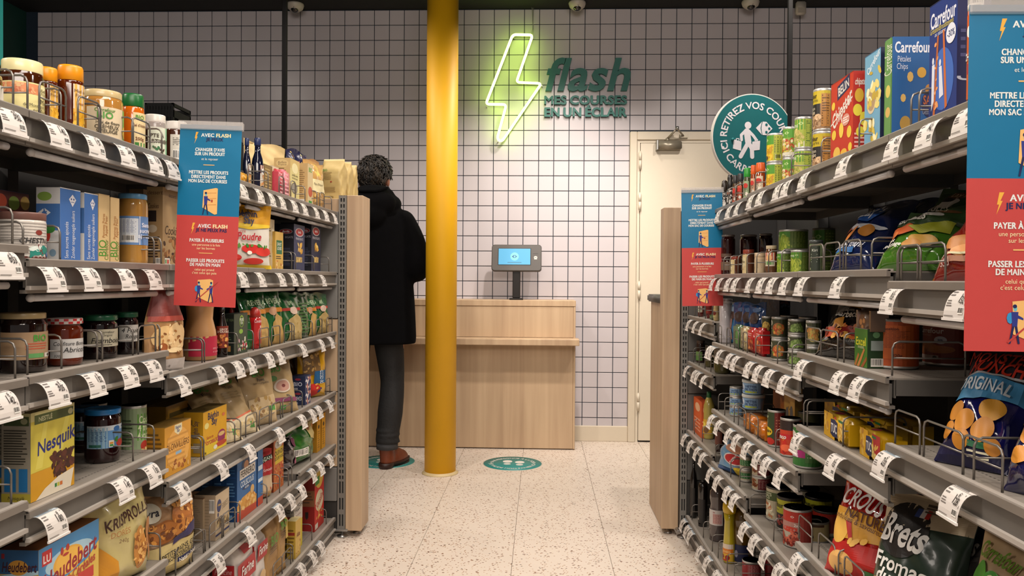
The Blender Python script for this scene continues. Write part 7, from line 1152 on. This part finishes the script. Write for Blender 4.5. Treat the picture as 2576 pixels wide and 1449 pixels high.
P('R', 5, 'bag', 2300, 2392, 1300, 'chips_bag', 'grey black chips bag in the shade between the cheese and kraft bags', 'bag', D=.08, d=.09, lean=18, rot=20, c='4a4745', g=.35, coat=.2, f=[('e', .55, .76, .34, .2, '121010'), ('t', .6, .74, .18, 'Brets', '9a9894', 'bi', .5), ('e', .35, .42, .16, .07, '6a6864'), ('t', .35, .42, .05, 'PME+', '2a2826', 'b', .25), ('p', [(.6, 0), (1, 0), (1, .7), (.7, .6)], '14110f'), ('l', .2, .5, .5, .58, 2, '2a2826')], cr=1.6, hb=.4648)
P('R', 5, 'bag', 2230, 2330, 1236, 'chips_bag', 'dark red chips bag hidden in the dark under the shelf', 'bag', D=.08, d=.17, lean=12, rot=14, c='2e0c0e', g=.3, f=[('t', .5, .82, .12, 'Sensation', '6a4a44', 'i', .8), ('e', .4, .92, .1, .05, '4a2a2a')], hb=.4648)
CF = [('p', [(.5, 0), (1, 0), (1, .64), (.62, .50)], '5a6a1c'), ('p', [(.62, .5), (1, .64), (1, .76), (.74, .66)], '86a8bc'), ('p', [(.62, 0), (.75, 0), (1, .5), (1, .56)], '8a7a1c'), ('p', [(.8, 0), (.9, 0), (1, .3), (1, .4)], 'a8861c'), ('p', [(.5, .12), (.55, .1), (.95, .58), (.85, .54)], '33480f'), ('t', .36, .76, .12, 'Carrefour', '5a7a1c', 'b', .6, -16), ('e', .16, .60, .13, .12, '3f8a1c'), ('e', .36, .55, .14, .12, '3f8a2a'), ('e', .36, .57, .09, .07, 'b0b890'), ('n', .3, .5, .42, .64, 14, .006, ('3f8a2a', 'c9c8a0')), ('t', .26, .32, .07, 'Chips Paysannes', '5a2a1c', 'b', .45, -20), ('t', .24, .22, .07, 'craquantes', '5a2a1c', 'b', .42, -20), ('p', [(.0, .06), (.36, .0), (.36, -.0), (0, 0)], 'c9c0a8')]
P('R', 5, 'bag', 2385, 2500, 1345, 'chips_bag', 'kraft chips bag with green leaves and a field picture', 'bag', D=.09, d=.015, lean=24, rot=34, c='a08663', g=.55, coat=.05, f=CF, cr=1.5, hb=.4648)
P('R', 5, 'bag', 2500, 2610, 1380, 'chips_bag', 'kraft chips bag with a field picture, cut off by the right edge', 'bag', D=.08, d=.05, lean=26, rot=26, c='8f7858', g=.55, coat=.05, f=CF, cr=1.6, hb=.4648)
# ================================================================= RIGHT ROW 6
WB = dict(prof=[(.9, 0), (1, .02), (1, .62), (.75, .72), (.38, .80), (.34, .92)], cap=[(.37, .9), (.38, .91), (.36, 1), (.01, 1)])
P('R', 6, 'bottle', 1741, 1758, 1150, 'oil_bottle', 'black bottle with a light stripe beside the upright', 'bottle', c='0f0b0a', capc='120e0d', lab=(.1, .5), lc='24201d', d=.01, f=[R_(.1, .1, .2, .9, '6a6660')], **WB)
P('R', 6, 'bottle', 1762, 1785, 1208, 'oil_bottle', 'squat shouldered black bottle with a small round emblem', 'bottle', c='0f0b0a', capc='120e0d', prof=[(.95, 0), (1, .01), (1, .86), (.8, .95)], cap=[(.4, .94), (.38, 1), (.01, 1)], lab=(.08, .6), lc='1c1816', d=.02, f=[('e', .4, .16, .1, .05, '8a867e')])
P('R', 6, 'bottle', 1791, 1832, 1212, 'vinegar_bottle', 'large clear ribbed vinegar bottle with a white label', 'bottle', c='4a403e', capc='6a605c', prof=[(.92, 0), (1, .02), (.94, .08), (1, .14), (1, .30), (.92, .56), (.86, .62), (1, .72), (.95, .84), (.5, .92), (.4, .95)], cap=[(.42, .94), (.44, .95), (.42, 1), (.01, 1)], lab=(.28, .54), lc='bdb6b2', d=.03, rot=34, f=[T_(.6, .86, .09, 'oo', '9a2c24', 'b', .2), R_(.55, .1, .95, .75, 'b58a84'), ('l', .58, .15, .92, .7, 8, '8a5a54'), ('e', .25, .4, .12, .12, '9a948f')])
P('R', 6, 'bottle', 1826, 1856, 1262, 'oil_bottle', 'tall yellow sunflower oil bottle with a yellow cap', 'bottle', c='a8961c', capc='c9a41c', prof=[(.92, 0), (1, .03), (1, .30), (.95, .34), (.86, .5), (.80, .68), (.95, .82)], cap=[(1.02, .82), (1.15, .88), (1.1, .96), (.8, 1), (.01, 1)], lab=(.04, .32), lc='c9a02c', d=.02, rot=36, f=[R_(0, .72, 1, 1, 'c9bcb0'), R_(0, .42, 1, .72, 'c9701c'), T_(.5, .56, .12, 'TOURNESOL', 'e0c07c', 'b', .7), ('e', .3, .25, .15, .12, '7a2c14'), ('e', .65, .22, .15, .14, '8a1c14'), R_(.1, .02, .7, .1, 'b5241c')])
P('R', 6, 'bottle', 1846, 1900, 1270, 'oil_jug', 'wide brown oil jug with a dark blue label', 'bottle', c='5a4214', capc='3a2a14', prof=[(.95, 0), (1, .02), (1, .30), (.94, .36), (1, .44), (1, .62), (.94, .66), (1, .74), (.86, .88), (.5, .95)], cap=[(.5, .94), (.5, 1), (.01, 1)], lab=(.02, .34), lc='1c2348', d=.05, rot=30, f=[T_(.25, .7, .3, '10', 'c4c4cc', 'n', .3), T_(.25, .3, .3, '24', 'c4c4cc', 'n', .3), ('e', .6, .5, .06, .2, '8a8a9c'), R_(0, .02, 1, .06, 'a8861c')], g=.12)
P('R', 6, 'can', 1875, 1921, 1408, 'tomato_paste_can', 'small red can at the bottom edge with a tin lid', 'can', c='8a1820', rot=30, d=.05, f=[R_(0, 0, 1, 1, '8a1820'), ('d', .5, .84, .05, 'c99a9a', 'c99a9a'), R_(.6, 0, 1, 1, '9a4a4c'), ('l', .64, .1, .96, .9, 8, 'c08a88'), T_(.3, .3, .1, '2x', 'd8c8a8')])
P('R', 6, 'can', 1932, 1965, 1400, 'tomato_paste_can', 'small red can behind the hanging price tags', 'can', c='7a141c', rot=30, d=.12, f=[])
# ------------------------------------------------------------------ the person
def remesh(o, vox, sm=6):
    m = o.modifiers.new('r', 'REMESH'); m.mode = 'VOXEL'; m.voxel_size = vox; m.use_smooth_shade = True
    s_ = o.modifiers.new('s', 'CORRECTIVE_SMOOTH') if False else o.modifiers.new('s', 'SMOOTH'); s_.factor = .5; s_.iterations = sm
def chain(pm, pts, rad, m, n=6, seg=14):
    P_ = [Vector(p) for p in pts]; out = []; R2 = []
    for i in range(len(P_)-1):
        for k in range(n):
            t = k/n; a = P_[max(i-1, 0)]; b = P_[i]; c = P_[i+1]; d = P_[min(i+2, len(P_)-1)]
            out.append(.5*((2*b)+(c-a)*t+(2*a-5*b+4*c-d)*t*t+(3*b-a-3*c+d)*t**3)); R2.append(rad[i]+(rad[i+1]-rad[i])*t)
    out.append(P_[-1]); R2.append(rad[-1]); pm.tube(out, R2, m, seg)
    pm.ball(out[0], R2[0]*.98, m, seg, 8); pm.ball(out[-1], R2[-1]*.98, m, seg, 8)
def rings(pm, L, m, seg=36):
    # L: (cx, cy, z, rx, ry)
    vs = [(cx+rx*cos(2*pi*k/seg), cy+ry*sin(2*pi*k/seg), z) for cx, cy, z, rx, ry in L for k in range(seg)]; n = len(L)
    fs = [(i*seg+k, i*seg+(k+1) % seg, (i+1)*seg+(k+1) % seg, (i+1)*seg+k) for i in range(n-1) for k in range(seg)]+[tuple(range(seg))[::-1], tuple((n-1)*seg+k for k in range(seg))]
    pm.add(vs, fs, m, True)
px, py = -.975, 4.50
t = empty('person', (px, py, 0)); SK = mat('a56f58', .5)
b = PM()
chain(b, [(-.10, 0, .92), (-.105, .0, .50), (-.10, -.02, .11)], [.085, .058, .04], SK); chain(b, [(.10, 0, .92), (.105, .02, .50), (.09, -.03, .11)], [.085, .058, .04], SK)
rings(b, [(0, 0, .86, .15, .10), (0, 0, 1.0, .16, .11), (0, -.01, 1.2, .15, .10), (0, -.01, 1.38, .17, .11), (0, 0, 1.47, .12, .08)], SK)
chain(b, [(0, -.005, 1.44), (0, .005, 1.56), (-.01, .03, 1.62)], [.06, .055, .06], SK)
b.ball((-.01, .045, 1.70), (.074, .094, .108), SK, 20, 14); b.ball((-.01, .085, 1.655), (.05, .06, .06), SK, 14, 10); b.ball((-.01, .145, 1.685), (.012, .02, .02), SK, 8, 6)
for s in (-1, 1):
    b.ball((-.01+s*.082, .02, 1.672), (.012, .018, .032), SK, 10, 8)
for s in (-1, 1):
    ex, ez = s*.245, 1.14
    chain(b, [(s*.18, -.01, 1.42), (ex, -.02, ez), (s*.20, .20, 1.17)], [.05, .042, .028], SK)
    b.ball((s*.195, .235, 1.172), (.024, .045, .036), SK, 12, 8)
    for q, (dz, ln) in enumerate(((.024, .055), (.009, .065), (-.006, .06), (-.020, .048))):
        chain(b, [(s*.193, .27, 1.172+dz), (s*.183, .27+ln*.6, 1.170+dz), (s*.172, .27+ln*.9, 1.158+dz)], [.009, .008, .007], SK, 3, 8)
    chain(b, [(s*.182, .225, 1.195), (s*.163, .25, 1.205), (s*.152, .275, 1.20)], [.010, .009, .008], SK, 3, 8)
o = b.obj('body', t); remesh(o, .007, 4)
# trousers
JN = mat('1b1b1c', .8, bump=.5, scale=90, var=.2); p = PM()
chain(p, [(-.11, 0, .90), (-.115, .0, .50), (-.112, -.02, .30), (-.110, -.03, .14)], [.10, .075, .072, .058], JN, 5, 18)
chain(p, [(.075, 0, .90), (.085, .01, .72), (.105, .015, .50), (.100, -.02, .32), (.088, -.045, .17)], [.105, .088, .070, .074, .062], JN, 5, 18)
rings(p, [(0, 0, .84, .15, .11), (0, 0, .98, .17, .12)], JN)
for s, ax, ay in ((-1, -.110, -.03), (1, .088, -.045)):
    for q, (z, r) in enumerate(((.22, .067), (.195, .071), (.172, .069), (.155, .072))): p.lathe([(r-.012, -.010), (r, -.002), (r, .003), (r-.012, .010)], 20, JN, ax+.004*(q % 2), ay, z)
o = p.obj('trousers', t); remesh(o, .009, 3)
p = PM(); CU_ = mat('3c3d40', .8)
for ax, ay in ((-.110, -.03), (.088, -.045)): p = PM(); p.lathe([(.058, .112), (.062, .112), (.063, .15), (.058, .15)], 24, CU_, ax, ay, 0); p.obj('trouser_cuff', t)
# boots
LE = mat('70300f', .45, coat=.15, bump=.15, var=.2); SO = mat('2c140c', .5)
for ax, ay, ang, nm in ((-.110, -.03, 8, 0), (.088, -.045, -24, 1)):
    g = empty('boot', (ax, ay, 0), (0, 0, radians(ang))); g.parent = t; p = PM()
    rings(p, [(0, .005, .03, .040, .052), (0, .005, .06, .040, .052), (0, -.002, .10, .042, .048), (0, -.005, .135, .046, .05)], LE, 24)
    rings(p, [(0, .09, .026, .044, .115), (0, .09, .045, .043, .11), (0, .085, .07, .036, .09), (0, .05, .10, .03, .055)], LE, 28)
    q = p.obj('leather_upper', g); remesh(q, .006, 5)
    p = PM(); rings(p, [(0, .10, .010, .045, .112), (0, .10, .030, .048, .118)], SO, 28); rings(p, [(0, -.005, 0, .038, .048), (0, -.005, .032, .042, .053)], SO, 24); rings(p, [(0, .13, .0, .042, .078), (0, .13, .012, .045, .08)], SO, 24); p.obj('sole', g)
# coat
CT = mat('08080a', 1., var=.3, scale=30, spec=.12); p = PM()
rings(p, [(-.005, -.01, .722, .250, .150), (0, -.01, .76, .249, .150), (0, -.01, .95, .240, .147), (0, -.012, 1.10, .228, .142), (0, -.012, 1.25, .226, .14), (0, -.01, 1.38, .222, .135), (0, -.01, 1.45, .195, .125), (0, -.005, 1.50, .150, .11), (0, 0, 1.545, .105, .095), (-.005, .01, 1.60, .095, .09), (-.01, .02, 1.645, .092, .095)], CT, 44)
for s in (-1, 1): chain(p, [(s*.165, -.01, 1.43), (s*.232, -.02, 1.30), (s*.252, -.03, 1.165), (s*.235, .09, 1.15), (s*.205, .185, 1.165)], [.078, .074, .070, .060, .050], CT, 6, 18)
# hood lying on the back
p.ball((-.005, -.105, 1.535), (.150, .085, .085), CT, 24, 16); p.ball((-.01, -.135, 1.47), (.105, .06, .085), CT, 20, 14); p.ball((.0, -.05, 1.59), (.125, .085, .055), CT, 20, 12); p.ball((.10, -.02, 1.54), (.06, .09, .05), CT, 14, 10); p.ball((-.11, -.02, 1.54), (.06, .09, .05), CT, 14, 10)
o = p.obj('coat', t); remesh(o, .011, 5)
p = PM(); p.cbox(.150, .222, -.07, .01, 1.475, 1.512, CT, .010, 2); q = p.obj('collar_flap', t); q.rotation_euler = (0, radians(8), 0)
p = PM(); chain(p, [(-.095, -.13, 1.625), (-.05, -.165, 1.60), (.0, -.175, 1.598), (.05, -.16, 1.60), (.09, -.12, 1.62)], [.010]*5, CT, 4, 8); p.obj('hood_seam', t)
# hair
HR = mat('0f0b08', .55, var=.5, scale=60); HR2 = mat('1f1812', .5, var=.4, scale=60); HR3 = mat('3a3026', .6, var=.3); p = PM(); hc = Vector((-.01, .025, 1.715))
p.ball((hc.x, hc.y-.004, hc.z+.006), (.083, .098, .098), HR, 22, 16); rnd = random.Random(3)
for i in range(1300):
    a = rnd.uniform(0, 2*pi); ct = rnd.uniform(-.75, 1.0); st_ = sqrt(max(0, 1-ct*ct))
    n = Vector((st_*cos(a), st_*sin(a), ct))
    if n.y > .45 and n.z < .35: continue
    if n.z < -.3 and n.y > -.1: continue
    if n.x > .6 and n.z < .05 and n.y > -.35: continue
    b0 = hc+Vector((n.x*.082, n.y*.096, n.z*.096+.004))
    wv = sin(n.x*7+n.z*5)*.8+sin(n.z*11-n.x*4+1)*.5
    dn = Vector((wv*.7+rnd.uniform(-.25, .25), -.3, -1.0)) if n.z < .7 else Vector((n.x*1.2+.4+rnd.uniform(-.4, .4), n.y-.3, -.2))
    dn = (dn-n*dn.dot(n)).normalized(); L = rnd.uniform(.035, .062); k = rnd.choice((-1, 1))*rnd.uniform(.5, 1.2); sd = dn.cross(n); f_ = .014 if rnd.random() < .08 else 0
    def pt(s_, lift, sw): q = n*lift+dn*L*s_+sd*sw*k; e = b0+q-hc; e2 = Vector((e.x/.082, e.y/.096, (e.z-.004)/.096)); m0 = max(e2.length, 1.0+lift*10); e2 = e2.normalized()*m0; return hc+Vector((e2.x*.082, e2.y*.096, e2.z*.096+.004))
    p.tube([pt(0, .0, 0), pt(.25, .008, .004), pt(.5, .012, .010), pt(.75, .010+f_*.6, .008), pt(1, .006+f_, -.003)], [.0035, .0044, .0042, .0034, .0006], (HR, HR, HR2, HR2, HR3)[i % 5], 4, cap=False)
p.obj('hair', t)
tag(t, 'person seen from behind in a long black hooded coat, dark jeans and brown boots', 'person')
